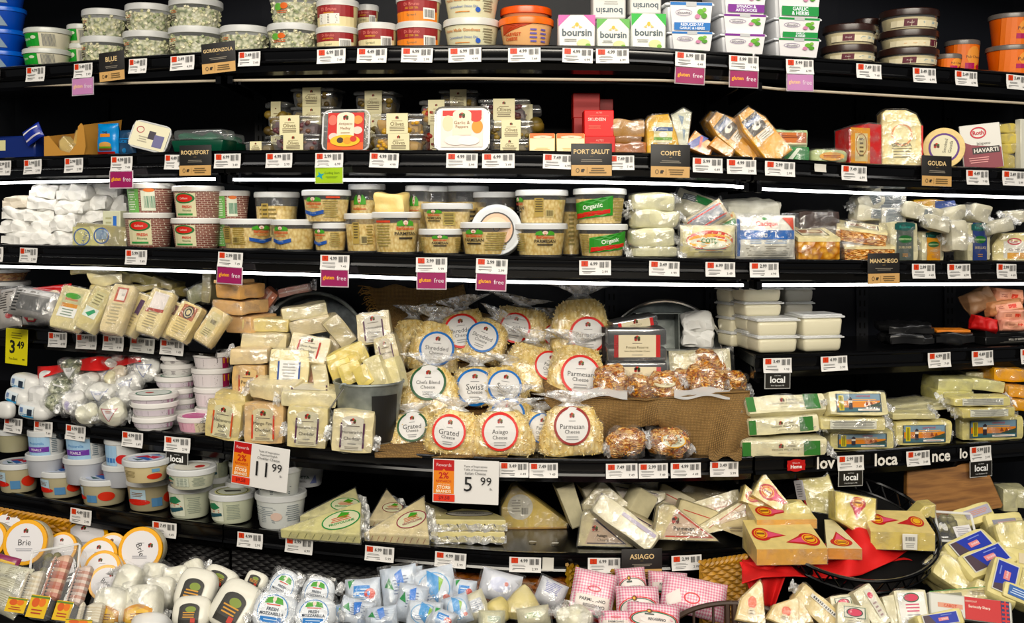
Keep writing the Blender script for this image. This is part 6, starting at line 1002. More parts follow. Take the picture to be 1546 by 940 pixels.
kx = [('T', 'MULL OF KINTYRE', .05, .2, 1.5, .5, '#c9c6be'), ('l', .05, -.4, 1.3, .3, 2, '#6c6a64')]
carton('black cheese box with white lettering, upper of two', on(4, 1478, 490, 1590, .06, 507), .10, 'p#141414', kx, [('r', 0, 0, 1.4, 1.4, '#8a8a8c')], g='black cheese boxes'); carton('black cheese box with white lettering, lower of two', on(4, 1478, 507, 1590, .06), .10, 'p#141414', kx, g='black cheese boxes')
for a in ((1482, 452, 48, 34, 2.0, 25, 'crumpled brown one at left', 'k#8a6a50'), (1524, 447, 50, 26, 2.0, -5, 'pink and tan one on top', 'k#c98c70'), (1520, 463, 58, 24, 1.98, 8, 'tan one in the middle', 'k#b5805c'), (1530, 476, 44, 20, 1.96, 0, 'pink one with a red mark', 'k#d8a08c'), (1534, 490, 44, 18, 1.95, 0, 'pink one lowest', 'k#d89c88'), (1490, 488, 40, 22, 1.97, -12, 'bright red scrap', 'k#b82020')):
    pouch('brown paper bread pack, ' + a[6], at(a[0], a[1], a[2], a[3], a[4], 0, 10, a[5]), .045, a[7], [] if a[0] in (1482, 1490) else [('r', .1, 0, 1.4, .8, '#dca48c'), ('r', .3, 0, .4, .5, '#c84a3c'), ('l', -.3, 0, .5, .4, 2, '#8a4a3c')], name='paper_pack', g='brown and pink paper packs', p=6, amp=.012)
GV = 'long white cheese bars with green ends'
vw = [('r', -.9, .0, .2, 1.7, '#2f6e2c'), ('r', .62, .0, .38, 1.7, '#2f6e2c'), ('g', -.1, .3, .06), ('l', .12, .3, .3, .16, 2, '#6b6258'), ('t', 'Vermont White Sharp', 0, -.12, .95, .34, '#55503c'), ('l', 0, -.5, .4, .1, 1, '#8a8468')]
for x0, y0, x1, y1, ro, le, q in ((1126, 594, 1249, 622, 3, 35, 'topmost'), (1130, 624, 1238, 654, 4, 12, 'middle'), (1120, 658, 1251, 690, 1, 0, 'bottom')):
    f = base(5, x0, y0, x1, y1, yaw=2, roll=ro) if y1 > 680 else at((x0 + x1) / 2, (y0 + y1) / 2, x1 - x0, y1 - y0, 1.70 if y1 > 640 else 1.72, 2, le if y1 < 630 else 4, ro)
    block('long white cheese bar with green ends, ' + q + ' of three', f, .07, 'c#e9e3c2', vw, g=GV, ends=True)
lh = [('r', 0, 0, 1.5, 1.55, '#3a4c54'), ('r', 0, 0, 1.42, 1.42, '#d8883c'), ('r', 0, .45, 1.42, .55, '#7c96a8'), ('l', .1, .2, 1, .3, 2, '#e8b06a'), ('r', 0, -.55, 1.42, .35, '#3a6470'), ('r', -.58, 0, .16, 1.25, '#d8c84a'), ('b', -.58, 0, .1, 1.1, '#4a4420'), ('r', -.28, -.1, .12, .85, '#2c2430'), ('r', -.28, .1, .12, .2, '#e6e0d4'), ('p', [(-.34, .34), (-.22, .34), (-.28, .5)], '#2c2430'), ('p', [(.2, -.2), (.25, .15), (.32, -.2)], '#8a4a30'), ('p', [(.35, -.2), (.4, .1), (.46, -.2)], '#8a4a30'), ('t', 'LIGHTHOUSE', .15, .55, .6, .14, '#c83a50'), ('p', [(.2, -.35), (.7, .05), (.7, -.35)], '#33463c'), ('r', .3, -.58, .72, .16, '#f0eee6'), ('l', .3, -.58, .6, .08, 1, '#8a3a3a')]
fin = [('r', 0, 0, 1.4, 1.5, '#d8d8cc'), ('l', 0, 0, 1.36, 1.4, 7, '#4c4c48')]
GH = 'cheddar blocks with lighthouse labels'
for x0, y0, x1, y1, D, a, yw, le, q, col in ((1250, 590, 1342, 626, 1.70, lh, 2, 16, 'uppermost with a glossy label', 'c#ece4ba'), (1238, 628, 1338, 649, 1.69, fin, 0, 0, 'on its side showing fine print, left', 'c#e6dca8'), (1251, 647, 1352, 0, 0, lh, 4, 0, 'lower left', 'c#e6dca4'), (1350, 633, 1440, 0, 0, lh, 6, 0, 'middle', 'c#e8dca0'), (1448, 626, 1550, 0, 0, lh, 8, 0, 'lower right', 'c#e8de9e'), (1437, 596, 1530, 613, 1.78, fin, 6, 0, 'on its side, upper right', 'c#e2d898'), (1450, 612, 1536, 630, 1.77, fin, 6, 0, 'on its side, second at right', 'c#e0d48e'), (1346, 620, 1416, 633, 1.79, [], 4, 0, 'flat one behind the middle', 'c#e0d8a8')):
    f = at((x0 + x1) / 2, (y0 + y1) / 2, x1 - x0, y1 - y0, D, yw, le) if y1 else None
    if f is None:
        f = on(5, x0, y0, x1, .025, None, yaw=yw)
    block('cheddar block with sailing label, ' + q if a is lh else 'cheddar block, ' + q, f, .055, col, a, g=GH, ends=True)
for a in ((1380, 609, 60, 10, 1.88, 6, 'clear wrapped flat one left', 'c#c4c0a0'), (1430, 606, 44, 14, 1.86, 10, 'flat one beneath the fine print blocks', 'c#ccc6a0'), (1400, 616, 90, 9, 1.84, 5, 'long flat one', 'c#d0caa4'), (1443, 579, 56, 24, 1.90, -3, 'thick one in the back stack, upper left', 'c#d8d49c'), (1442, 596, 60, 22, 1.89, -3, 'thick one in the back stack, lower left', 'c#ccc688'), (1492, 580, 54, 22, 1.90, -8, 'thick one in the back stack, right', 'c#dcd8a2'), (1476, 564, 36, 14, 1.98, 0, 'pale one high in the back', 'c#d8d4b0'), (1500, 566, 26, 18, 1.98, 0, 'pale one high at the right', 'c#d8d4b0')):
    block('plain cheese block, ' + a[6], at(a[0], a[1], a[2], a[3], a[4], 4, 0, a[5]), .09, a[7], g='plain blocks behind the lighthouse labels')
for a in ((1526, 564, 52, 24, 1.92, -3, 'topmost'), (1540, 590, 36, 22, 1.88, -3, 'second'), (1544, 610, 32, 22, 1.85, -3, 'third')): block('bright yellow orange cheese block at right, ' + a[6], at(a[0], a[1], a[2], a[3], a[4], 4, 0, a[5]), .09, 'c#e2a638', g='yellow orange blocks at right edge')
m = MB(); o = ray(1450, 600, 1.98)
for yt, d0, d1 in ((632, 1.87, 1.93), (606, 1.94, 2.03)): riser(m, o, 1400, 1600, yt, d0, d1)
ob = m.build('display_riser'); ob.location = o; tag(ob, 'stepped black riser behind the lighthouse labelled blocks', 'display riser')
# ================================================================= SIXTH ROW, LEFT: round deli tubs
pearl = [('r', -.05, 0, 1.3, 1.9, '#a8c8e4'), ('t', 'Mozzarella', -.05, .3, .9, .24, '#3a78b8'), ('T', 'PEARLS', -.05, .3, .01, .01, '#3a78b8'), ('p', [(-.65, -.1), (.55, .0), (.55, -.5), (-.65, -.6)], '#6a3a9c'), ('T', 'PEARLS', -.05, -.3, .8, .24, '#e6dcf4'), ('l', .8, .1, .3, 1.4, 8, '#6c7a84')]
fruit = lambda dx=0: [('r', dx - .3, .1, .7, 1.2, '#b9cfdc'), ('e', dx - .3, -.3, .5, .25, '#c83a30'), ('l', dx - .3, .3, .5, .4, 3, '#7a5a3a'), ('r', dx + .45, -.35, .4, .7, '#5a86b0'), ('e', dx + 1.0, -.1, .3, .45, '#c8402e')]
swirl = [('e', 0, 0, .88, .88, '#cfd8ea'), ('p', [(-.7, .1), (-.2, .5), (.3, .1), (-.1, -.2)], '#b8404c'), ('p', [(.1, .4), (.7, .3), (.5, -.2), (.2, 0)], '#c8485a'), ('p', [(-.5, -.1), (.4, -.6), (.5, -.3), (-.2, .1)], '#3f6ab0'), ('p', [(-.6, -.3), (-.1, -.7), (.1, -.5)], '#2f5a5c'), ('p', [(-.1, .5), (.3, .75), (.5, .5)], '#4a78b4')]
leaf = lambda dx=-.25: [('r', dx, 0, .95, 1.7, '#dcdfce'), ('p', [(dx - .4, .1), (dx - .25, .55), (dx + .1, .7), (dx + .35, .35), (dx + .1, .1)], '#2f7a52'), ('l', dx, .0, .7, .3, 2, '#c8684a'), ('p', [(dx - .4, -.35), (dx + .4, -.1), (dx + .42, -.35), (dx - .2, -.65)], '#27505c'), ('l', dx + .85, 0, .55, 1.3, 9, '#9aa294')]
GD = 'round deli tubs on the lower left shelves'
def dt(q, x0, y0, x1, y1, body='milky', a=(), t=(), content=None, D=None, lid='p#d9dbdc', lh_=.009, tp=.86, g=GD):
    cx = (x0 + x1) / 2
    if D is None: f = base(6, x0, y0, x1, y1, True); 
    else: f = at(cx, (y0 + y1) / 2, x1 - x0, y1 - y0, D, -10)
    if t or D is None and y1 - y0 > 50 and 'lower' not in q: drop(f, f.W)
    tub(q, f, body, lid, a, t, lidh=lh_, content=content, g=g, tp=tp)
dt('dark clear tub at the far left behind the pearls', -20, 650, 30, 684, 'p#a8a48a', (), (), D=1.94)
for x0, x1, yt, ym, yb, D, q in ((26, 82, 652, 692, 722, 1.88, 'left'), (82, 144, 655, 698, 734, 1.86, 'middle'), (143, 200, 664, 708, 738, 1.84, 'right')):
    dt('clear tub of small mozzarella balls with blue and purple label, ' + q + ' upper', x0, yt, x1, ym, 'p#dfe2e4', pearl if q != 'right' else [('r', -.3, 0, .8, 1.7, '#a8c8e4'), ('r', -.3, -.4, .6, .4, '#4a7ab8'), ('e', .35, -.3, .3, .4, '#c83a3a')], (), D=D); dt('clear lidded tub beneath the pearl label tub, ' + q, x0 - 4, ym - 4, x1 - 1, yb, 'p#b9bcc4', (), (), D=D)
for x0, y0, x1, y1, q in ((-26, 690, 36, 746, 'cut by the left edge'), (36, 700, 105, 754, 'second from the left'), (97, 711, 170, 766, 'third from the left')):
    dt('short clear tub with red and blue swirl lid, ' + q, x0, y0 - 2, x1, y1, 'p#b8b095', fruit(.0 if x0 != 97 else -.4), swirl)
dt('clear tub with swirl lid and pasta, lower of the stack of two', 169, 727, 240, 774, 'p#a89f84', fruit(.3), ()); dt('clear tub with swirl lid and pasta, upper of the stack of two', 167, 682, 239, 731, 'p#d8caa4', [('l', -.3, 0, .6, .8, 5, '#8a7c58'), ('e', .7, -.3, .3, .35, '#c8402e'), ('r', .75, .4, .3, .4, '#7aa8c8')], swirl, D=1.715)
dt('milky tub with green leaf print, lower under the local card', 235, 737, 302, 785, 'p#ccd0bc', leaf(), ()); dt('milky tub with green leaf print, upper behind the local card', 235, 694, 310, 741, 'p#d6d8c4', [('p', [(-.8, .2), (-.55, .6), (-.3, .2)], '#2f7a52'), ('l', -.6, .0, .4, .2, 2, '#c8684a'), ('p', [(-.8, -.3), (-.4, -.1), (-.4, -.35)], '#27505c'), ('r', .0, 0, .5, 1.2, '#c9cfc0'), ('l', 0, 0, .45, 1.1, 7, '#7a847c'), ('l', .6, 0, .5, 1.2, 7, '#9aa294')], [('e', 0, 0, .85, .85, '#e4e2d8'), ('e', .4, 0, .22, .3, '#b8403c')], D=1.70)
dt('milky tub with green leaf print and yellow ringed lid', 297, 731, 368, 793, 'p#ccd0ba', leaf(-.4), [('e', 0, 0, .88, .88, '#d9d8a4'), ('o', 0, 0, .8, .8, .06, '#3c3a2c'), ('e', 0, 0, .7, .7, '#c8ccbc'), ('p', [(-.5, 0), (.3, .3), (.5, 0), (-.2, -.3)], '#2f2e28')])
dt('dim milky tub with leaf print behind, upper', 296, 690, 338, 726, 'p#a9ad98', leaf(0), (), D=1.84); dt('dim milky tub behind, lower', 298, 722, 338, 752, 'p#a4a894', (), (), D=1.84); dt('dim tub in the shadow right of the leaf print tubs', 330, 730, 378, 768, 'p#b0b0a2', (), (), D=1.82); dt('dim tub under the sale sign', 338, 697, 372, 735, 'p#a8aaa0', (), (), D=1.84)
wt = [('l', -.3, 0, 1.0, 1.2, 9, '#8a9296'), ('e', .2, -.1, .2, .3, '#d8c0b4'), ('l', .8, .1, .6, 1.2, 8, '#8a9296')]
dt('white tub with fine grey print, lower under the sale sign', 367, 750, 446, 802, 'p#dde0de', wt, ()); dt('white tub with grey print, upper mostly behind the sale sign', 372, 708, 443, 756, 'p#dde0de', [('l', 0, -.3, 1.6, .8, 6, '#6c7478')], (), D=1.70)
dt('white tub reading ricotta, alone at the back', 428, 702, 481, 737, 'p#e0e2e6', [('T', 'RICOTTA', -.1, .1, 1.0, .4, '#3c5a50'), ('l', .0, -.35, .5, .2, 2, '#3a3a3a'), ('p', [(.4, -.6), (.7, .4), (.75, -.6)], '#7a84b8')], (), D=1.86)
# ================================================================= SIXTH ROW, MIDDLE: triangular wedges lying on edge
GT = 'triangular cheese wedges on the bottom shelf'
TL = [(-.5, .22), (-.5, 0), (.5, 0), (.5, .28), (.30, 1)]
crest = lambda c: [('e', 0, 0, .95, .85, '#d8d8b8'), ('o', 0, 0, 1, .9, .07, c), ('p', [(-.2, .3), (.1, .75), (.5, .5), (.3, .1)], '#4f9a3c'), ('l', 0, .1, 1.1, .5, 3, '#c8604a'), ('T', 'PROVOLONE', 0, -.3, 1.3, .3, c)]
def lying(label, x0, y0, x1, y1, apex, th, col, a, g=GT, rot=0, wd=.5, D=None):
    """a wedge propped so that its big triangular face leans back and its thick edge faces front"""
    f = base(6, x0, y0, x1, y1, lean=0) if D is None else at((x0 + x1) / 2, (y0 + y1) / 2, x1 - x0, y1 - y0, D)
    drop(f, .066); W, H = f.W, f.H; r = root('cheese_wedge', label, 'cheese', f, .05, g); t = H * th * 1.3; ax = (apex - .5) * W; dp = .11
    A, B, C = Vector((-W / 2, -.02, 0)), Vector((W / 2, -.025, 0)), Vector((ax, dp * .6, H - t)); up = Vector((0, -.006, t))
    m = MB(); m.add([A, B, C, A + up, B + up, C + up], [(0, 2, 1), (3, 4, 5), (0, 1, 4, 3), (1, 2, 5, 4), (2, 0, 3, 5)], col); o = m.build('cheese', r, smooth=False); bv = o.modifiers.new('round', 'BEVEL'); bv.width = .003; bv.segments = 2
    c0 = (A * .24 + B * .38 + C * .38) + up; ex = (B - A).normalized(); ey = (C + up - (A + up) * .4 - (B + up) * .6); ey = (ey - ex * ey.dot(ex)).normalized(); nn = ex.cross(ey).normalized()
    if nn.z < 0: nn = -nn
    q = W * .17 * (wd / .5); m = MB(); m.art(a, q * 1.35, q, lambda x, y, h: c0 + ex * (x * math.cos(rot) - y * math.sin(rot)) + ey * (x * math.sin(rot) + y * math.cos(rot)) + nn * (h + .0012)); m.build('oval_label', r, smooth=False)
    m = MB(); k = 1.03; cc = (A + B + C) / 3 + up / 2
    m.add([cc + (p - cc) * k for p in (A, B, C, A + up, B + up, C + up)], [(0, 2, 1), (3, 4, 5), (0, 1, 4, 3), (1, 2, 5, 4), (2, 0, 3, 5)], 'film')
    b2 = B + up / 2; m.grid(lambda u, v: b2 + Vector((u * .02, .0, 0)) + (C - B) * (v * .8) + up * (.4 * math.sin(v * 20 + u * 3)), 3, 10, 'tuft'); m.build('plastic_wrap', r, smooth=False)
    dd = MB(); fm = lambda x, y, h: A.lerp(B, x) + up * y - Vector((0, h + .001, 0))
    for i in range(9): x = .1 + i * .1; dd.add([fm(x, .2, 0), fm(x + .008, .2, 0), fm(x + .05, .75, 0), fm(x + .042, .75, 0)], [(0, 1, 2, 3)], '#8a8a5c' if 'green' in label else '#a86a5c' if 'red' in label else '#5a5248')
    dd.build('edge_print', r, smooth=False)
lying('cheese wedge with green oval label, behind', 452, 738, 550, 796, .78, .3, 'c#e2dcae', crest('#2f8a4c'), D=1.74)
lying('cheese wedge with green oval label, in front', 418, 757, 548, 818, .84, .25, 'c#e2dca6', crest('#2f8a4c'), rot=.5)
lying('cheese wedge with red oval label, behind', 556, 740, 626, 796, .3, .2, 'c#e6d8b4', crest('#7a2f3c'), D=1.74)
lying('cheese wedge with red oval label, in front', 547, 750, 650, 822, .78, .2, 'c#e8dab2', crest('#8a2f48'), rot=.5)
wedge('dull block end behind the flat stacked wedges', at(648, 782, 50, 34, 1.72, 0, 0, 0), .05, [(-.5, 0), (.5, 0), (.5, .6), (-.2, 1), (-.5, .9)], 'c#cfc49a', g=GT)
mont = [('e', 0, 0, 1, .7, '#d8d4c8'), ('o', 0, 0, 1, .7, .06, '#3a3440'), ('t', 'AURICCHIO', 0, .05, 1.2, .35, '#3a3440')]
ff = base(6, 650, 805, 762, 822, yaw=0)
for q in ('lower', 'upper'):
    f = Fr(ff.P + Vector((.002, .004, ff.H + .002)) * (q == 'upper'), ff.W, ff.H)
    r = root('cheese_wedge', 'flat lying cheese wedge with striped edge, %s of the stacked pair' % q, 'cheese', f, .09, GT); W, H = f.W, f.H
    m = MB(); m.prism([(-W * .5, -.03), (W * .5, -.035), (W * .48, -.01), (W * .25, .045), (-.02, .06), (-W * .42, .02)], 0, H, 'c#e6dba6', .002); m.v = [(x, z, y) for x, y, z in m.v]; m.f = [tuple(reversed(q_)) for q_ in m.f]; m.build('cheese', r)
    m = MB(); m.art([('r', -.8 + i * .25, 0, .03, .9, '#4c4840', .5) for i in range(7)], W / 2, H / 2 * .8, lambda x, y, h: (x, -.035 - h - .001 + (x + W / 2) * -.00, H / 2 + y)); m.build('edge_print', r, smooth=False)
    if q == 'upper': m = MB(); m.art(mont, W * .33, .03, lambda x, y, h: (x, y + .012, H + h + .001)); m.build('oval_label', r, smooth=False)
    m = MB(); m.grid(lambda u, v: ((u - .5) * W * 1.05, -.036 - .004 * abs(math.sin(u * 20)), -.001 + v * H * .7 + .002 * math.sin(u * 33)), 24, 4, 'tuft'); m.build('plastic_wrap', r)
wedge('tall yellow cheese wedge with white round barcode label', base(6, 757, 733, 858, 797, yaw=3), .045, [(-.5, 0), (.48, 0), (.5, .1), (-.26, 1), (-.34, .97), (-.5, .5)], 'c#e9cf82', [('e', 0, 0, .95, .95, '#e6e2d4'), ('l', -.3, .1, .7, 1, 5, '#a8a498'), ('b', .35, -.3, .5, .5, '#3c3a34')], aw=.2, ah=.32, ac=(-.22, .5), g=GT, rind=('c#c8a060', 0))
wh, rdk = '#2c2a3c', '#b8402c'
asg = lambda n, c: [('p', [(-.8, -.88), (.98, -.88), (-.36, .93)], '#cdb8a4'), ('p', [(-.72, -.84), (.9, -.84), (-.33, .82)], c), ('p', [(-.74, -.76), (.76, -.76), (-.35, .70)], '#cdb8a4'), ('g', -.38, .18, .13), ('l', -.35, -.02, .4, .08, 1, '#6b6258'), ('T', n, -.1, -.3, .85, .26, '#3c342c'), ('t', 'Cheese', -.05, -.56, .5, .18, '#3c342c')]
TA = [(-.5, 0), (.5, 0), (.46, .08), (-.2, .98), (-.34, 1), (-.42, .9)]
for cx, cy, w, h, D, yw, le, ro, dep, poly, col, a, q, c in (
 (863, 765, 28, 66, 1.74, 8, 0, 17, .06, [(-.3, 0), (.5, 0), (.5, 1), (-.5, 1)], 'c#d9d2b4', [], 'pale one standing alone left of the cluster', 0),
 (896, 745, 30, 36, 1.80, 0, 0, 20, .06, [(-.5, 0), (.5, 0), (.4, 1), (-.3, 1)], 'c#cfc8b4', [], 'greyish end at the back left', 0), (905, 755, 34, 56, 1.77, 10, 0, 25, .06, [(-.5, 0), (.5, 0), (.5, 1), (-.5, 1)], 'c#cac2b0', [], 'greyish one just in front of it', 0),
 (952, 732, 84, 20, 1.85, 0, 0, -4, .06, [(-.5, 0), (.5, 0), (.5, 1), (-.5, 1)], 'c#d8cfb0', [('r', 0, .3, 1.2, .12, wh)], 'flat one topmost at the back', 0), (960, 757, 88, 50, 1.80, 0, 20, -8, .04, [(-.5, 1), (.5, .9), (.5, .7), (0, 0)], 'c#d6cca8', [('p', [(-.8, .8), (.85, .7), (.0, -.8)], '#c9b8a8'), ('r', 0, .78, 1.6, .06, wh, -.04), ('t', 'Asiago', .1, .3, .7, .2, '#5c5040')], 'pointing down with dark bordered label', 0),
 (921, 770, 76, 52, 1.74, 0, 12, -40, .05, RECT, 'c#d2c8a8', [('r', 0, .2, 1.5, .7, '#cbbcae'), ('r', 0, .5, 1.5, .08, wh)], 'leaning across with dark bordered label', 0), (965, 775, 36, 70, 1.73, 20, 0, -32, .05, RECT, 'c#d9d1b2', [], 'tilted strip in the middle of the cluster', 0), (958, 783, 52, 42, 1.70, -10, 5, 20, .04, TA, 'c#d4caaa', asg('Asiago', wh), 'small triangle in the middle', 0),
 (1020, 757, 58, 34, 1.82, 0, 15, -26, .05, RECT, 'c#d9ceac', [('r', 0, .3, 1.6, .1, rdk), ('r', 0, -.1, 1.4, .5, '#cbb8a4')], 'with red bordered label at the back', 0), (1060, 744, 78, 24, 1.88, 0, 0, -3, .06, [(-.5, .3), (-.3, 1), (.5, .6), (.5, 0), (-.2, 0)], 'c#c6b896', [], 'dim flat one at the back right', 0),
 (1078, 762, 86, 26, 1.76, 0, 20, 16, .06, RECT, 'c#ddd2ac', [('r', 0, -.1, 1.4, .7, '#cdb8a0'), ('r', 0, -.5, 1.4, .1, rdk)], 'long one with red bordered label, upper right', 0), (1098, 780, 92, 40, 1.70, 0, 15, 14, .05, [(-.5, .1), (.5, 0), (.5, 1), (.3, .95), (-.5, .45)], 'c#e0d5ae', [('p', [(-.7, -.2), (.9, .7), (.9, -.8)], '#cdb8a0'), ('r', .1, .28, 1.8, .06, rdk, .35), ('l', .5, 0, .5, .5, 4, '#6c5c48'), ('g', .75, .1, .1)], 'large one with red bordered label at right', 0),
 (1052, 780, 60, 36, 1.72, 0, 10, -18, .05, RECT, 'c#dcd0a8', [('r', 0, .3, 1.6, .08, rdk)], 'thin one behind the parmesan triangle', 0), (1037, 789, 100, 52, 1.655, 5, 8, -3, .035, TA, 'c#e0d4aa', asg('Parmesan', rdk), 'large triangle with red bordered Parmesan label', 0), (1106, 798, 60, 40, 1.69, -5, 5, 2, .03, [(-.5, .6), (.5, 1), (.5, 0)], 'c#d8c8a0', [('l', .2, 0, .8, .5, 4, '#6c5c48')], 'triangle at far right under the long ones', 0)):
    wedge('white triangular cheese, ' + q, at(cx, cy, w, h, D, yw, le, ro), dep, poly, col, a, g=GT, aw=.46, ah=.46, ac=(0, .48), wrap=w > 60)
wedge('triangular cheese with dark bordered Asiago label, front left', base(6, 872, 774, 956, 826, yaw=-4), .035, TA, 'c#dcd2ae', asg('Asiago', wh), g=GT, aw=.44, ah=.44, ac=(-.02, .46))
block('long pale cheese wedge lying diagonally over the asiago triangle', at(944, 788, 108, 34, 1.63, 0, 25, -36), .045, 'c#e6dfc4', [('r', .35, .5, 1.1, .35, '#b4acc0')], g=GT, p=12)
for x, y in ((804, 817), (838, 819)):
    m = MB(); o = rayT(x, y, F * (ZC - zsh(6, 0) - .0) / (y - HY)); o.z = zsh(6, o.x) + .0005; m.add([(-.008, -.004, 0), (.006, -.006, .001), (.009, .004, 0), (-.002, .001, .002), (-.007, .006, 0)], [(0, 1, 2, 3), (0, 3, 4)], '#d9d4c8'); ob = m.build('paper_scrap'); ob.location = o; tag(ob, 'tiny torn white paper scrap on the shelf, %s of two' % ('left' if x < 820 else 'right'), 'scrap', 'tiny paper scraps')
# ================================================================= RIGHT: black openwork tray, red cloth, wedges with red labels, wooden board
def openwork():
    c = ray(1238, 800, 1.60); r = thing('wire_tray', 'round black openwork tray holding red labelled cheese wedges', 'tray', c)
    N = 64; k = 1.6 / F
    def rim(t, q=0):   # angle round the tray, q 0 top wire .. 1 bottom wire
        s_ = 1 - .06 * q; Xc = (1282 - CX) * 2.345 / F
        return Vector((Xc + .182 * s_ * math.cos(t), 2.345 + .178 * s_ * math.sin(t), ZC - .654 + .065 * math.sin(t) - .026 * q)) - c
    T = [2 * math.pi * i / N for i in range(N)]
    m = MB(); m.tube([rim(t) for t in T], .004, 'blackmetal', 6, True); m.tube([rim(t, 1) for t in T], .0035, 'blackmetal', 6, True); m.build('rim', r)
    m = MB()
    for i in range(N): m.tube([rim(T[i], 0), rim(T[(i + 1) % N], 1)] if i % 2 else [rim(T[i], 1), rim(T[(i + 1) % N], 0)], .0022, 'blackmetal', 4)
    m.build('lattice', r)
    m = MB(); vs = [rim(t, 1) for t in T]; m.add(vs + [v * .93 + Vector((0, 0, -.01)) for v in vs], [(i, (i + 1) % N, N + (i + 1) % N, N + i) for i in range(N)] + [tuple(range(N, 2 * N))], 'blackmatt'); m.build('base', r)
openwork()
def redn(u, v):
    px = 1120 + u * 250; top = np.interp(px, [1118, 1150, 1200, 1260, 1290, 1340, 1371], [845, 838, 835, 815, 790, 800, 812]); bot = np.interp(px, [1118, 1150, 1200, 1260, 1300, 1350, 1371], [882, 872, 870, 874, 868, 846, 830])
    D = 1.60 + v * (np.interp(px, [1118, 1160, 1200, 1280, 1340, 1371], [1.45, 1.49, 1.52, 1.48, 1.52, 1.58]) - 1.60) + (.018 * math.sin(px * .06 + v * 4) + .010 * math.sin(px * .14 - v * 7)) * (1 - v * .7)
    return ray(px, top + v * (bot - top), D)
mb = MB(); o = ray(1240, 850, 1.5); mb.grid(lambda u, v: Vector(redn(u, v)) - o, 60, 24, 'redcloth')
mb.grid(lambda u, v: ray(np.interp(v, [0, 1], [1116 + u * 78, 1140 + u * 30]), np.interp(v, [0, 1], [848, 915]), 1.545 - .04 * v + .012 * math.sin(u * 9 + v)) - o, 18, 14, 'redcloth')
ob = mb.build('red_cloth'); ob.location = o; ob.modifiers.new('thickness', 'SOLIDIFY').thickness = .002; tag(ob, 'bright red cloth spilling over the black openwork tray', 'cloth')
mb = MB(); a = ray(1160, 842, 1.62); mb.grid(lambda u, v: ray(1150 + u * 230, 846 - v * 30, 1.54 + v * .10) - o + Vector((0, 0, -.004 + .006 * math.sin(u * 15))), 30, 8, 'redcloth'); ob2 = mb.build('folded_layer', ob)
GRD = 'wedges with red and pink triangular labels'
rl2 = lambda fl=1: [('p', [(-.5 * fl, .75), (-.5 * fl, -.75), (1.0 * fl, -.05)], '#b81c28'), ('e', -.4, 0, .55, .85, '#b81c28'), ('p', [(-.2, .45), (-.2, -.45), (.8, -.02)], '#d85a78'), ('e', -.45, 0, .38, .6, '#e8b83a'), ('e', -.45, 0, .33, .52, '#c8242c'), ('e', -.45, 0, .26, .42, '#e8b83a'), ('r', -.45, 0, .45, .25, '#8a4a1c')]
ydn = [('p', [(-.75, .5), (.75, .5), (0, -.95)], '#b81c28'), ('e', 0, .35, .75, .5, '#b81c28'), ('p', [(-.4, .2), (.4, .2), (0, -.75)], '#d85a78'), ('e', 0, .42, .5, .36, '#e8b83a'), ('e', 0, .42, .43, .3, '#c8242c'), ('e', 0, .42, .34, .24, '#e8b83a'), ('r', 0, .42, .6, .14, '#8a4a1c')]
def redw(label, fr, dep, lab, faceup=.55, poly=None, side='c#e4b068', col='c#e4d092'):
    """thick cheese sector: deep top plane that slopes up to the back and carries the labels, tan cut side in front"""
    drop(fr, dep, 1, .35); faceup *= .75; W, H = fr.W, fr.H; r = root('cheese_wedge', label, 'cheese', fr, dep, GRD); hf = H * (1 - faceup)
    P = poly or [(-.5, 0), (.5, 0), (.48, 1), (-.48, 1)]
    bt = [(x * W, (y - .5) * dep, 0) for x, y in P]; tp_ = [(x * W, (y - .5) * dep, hf + y * H * faceup) for x, y in P]; n = len(P)
    m = MB(); m.add(bt + tp_, [tuple(reversed(range(n))), tuple(range(n, 2 * n))], col); m.add(bt + tp_, [(i, (i + 1) % n, n + (i + 1) % n, n + i) for i in range(1, n)], col); m.add(bt + tp_, [(0, 1, n + 1, n)], side)
    o_ = m.build('cheese', r, smooth=False); 
    sl = lambda x, y, h: (x, y, hf + (y / dep + .5) * H * faceup + h * 1.2)
    for i, (cx, cy, s1, s2, art_, rt) in enumerate(lab):
        m = MB(); m.art(art_, s1 * W, s2 * dep, lambda x, y, h: sl(cx * W + x * math.cos(rt) - y * math.sin(rt), cy * dep + x * math.sin(rt) + y * math.cos(rt), h)); m.build('label', r, smooth=False)
    m = MB(); k = 1.015; m.add([(x * k, y * k, z * k - .001) for x, y, z in bt + tp_], [tuple(range(n, 2 * n))] + [(i, (i + 1) % n, n + (i + 1) % n, n + i) for i in range(n)], 'film'); m.build('plastic_wrap', r, smooth=False)
redw('large double cheese wedge with two red labels in front', at(1196, 818, 108, 68, 1.50, 3), .12, [(-.22, -.02, .25, .26, rl2(), -.1), (.22, -.22, .26, .26, [('e', .4, 0, .55, .85, '#b81c28'), ('p', [(.4, .8), (.4, -.8), (-1, -.1)], '#b81c28'), ('p', [(.2, .45), (.2, -.45), (-.8, -.05)], '#d85a78'), ('e', .42, 0, .4, .62, '#e8b83a'), ('e', .42, 0, .34, .54, '#c8242c'), ('e', .42, 0, .27, .42, '#e8b83a'), ('r', .42, 0, .45, .22, '#8a4a1c')], .15)], .6)
redw('cheese wedge with one red label behind the large double one', at(1188, 776, 92, 44, 1.60, 3), .10, [(-.15, -.1, .3, .3, rl2(), 0)], .6)
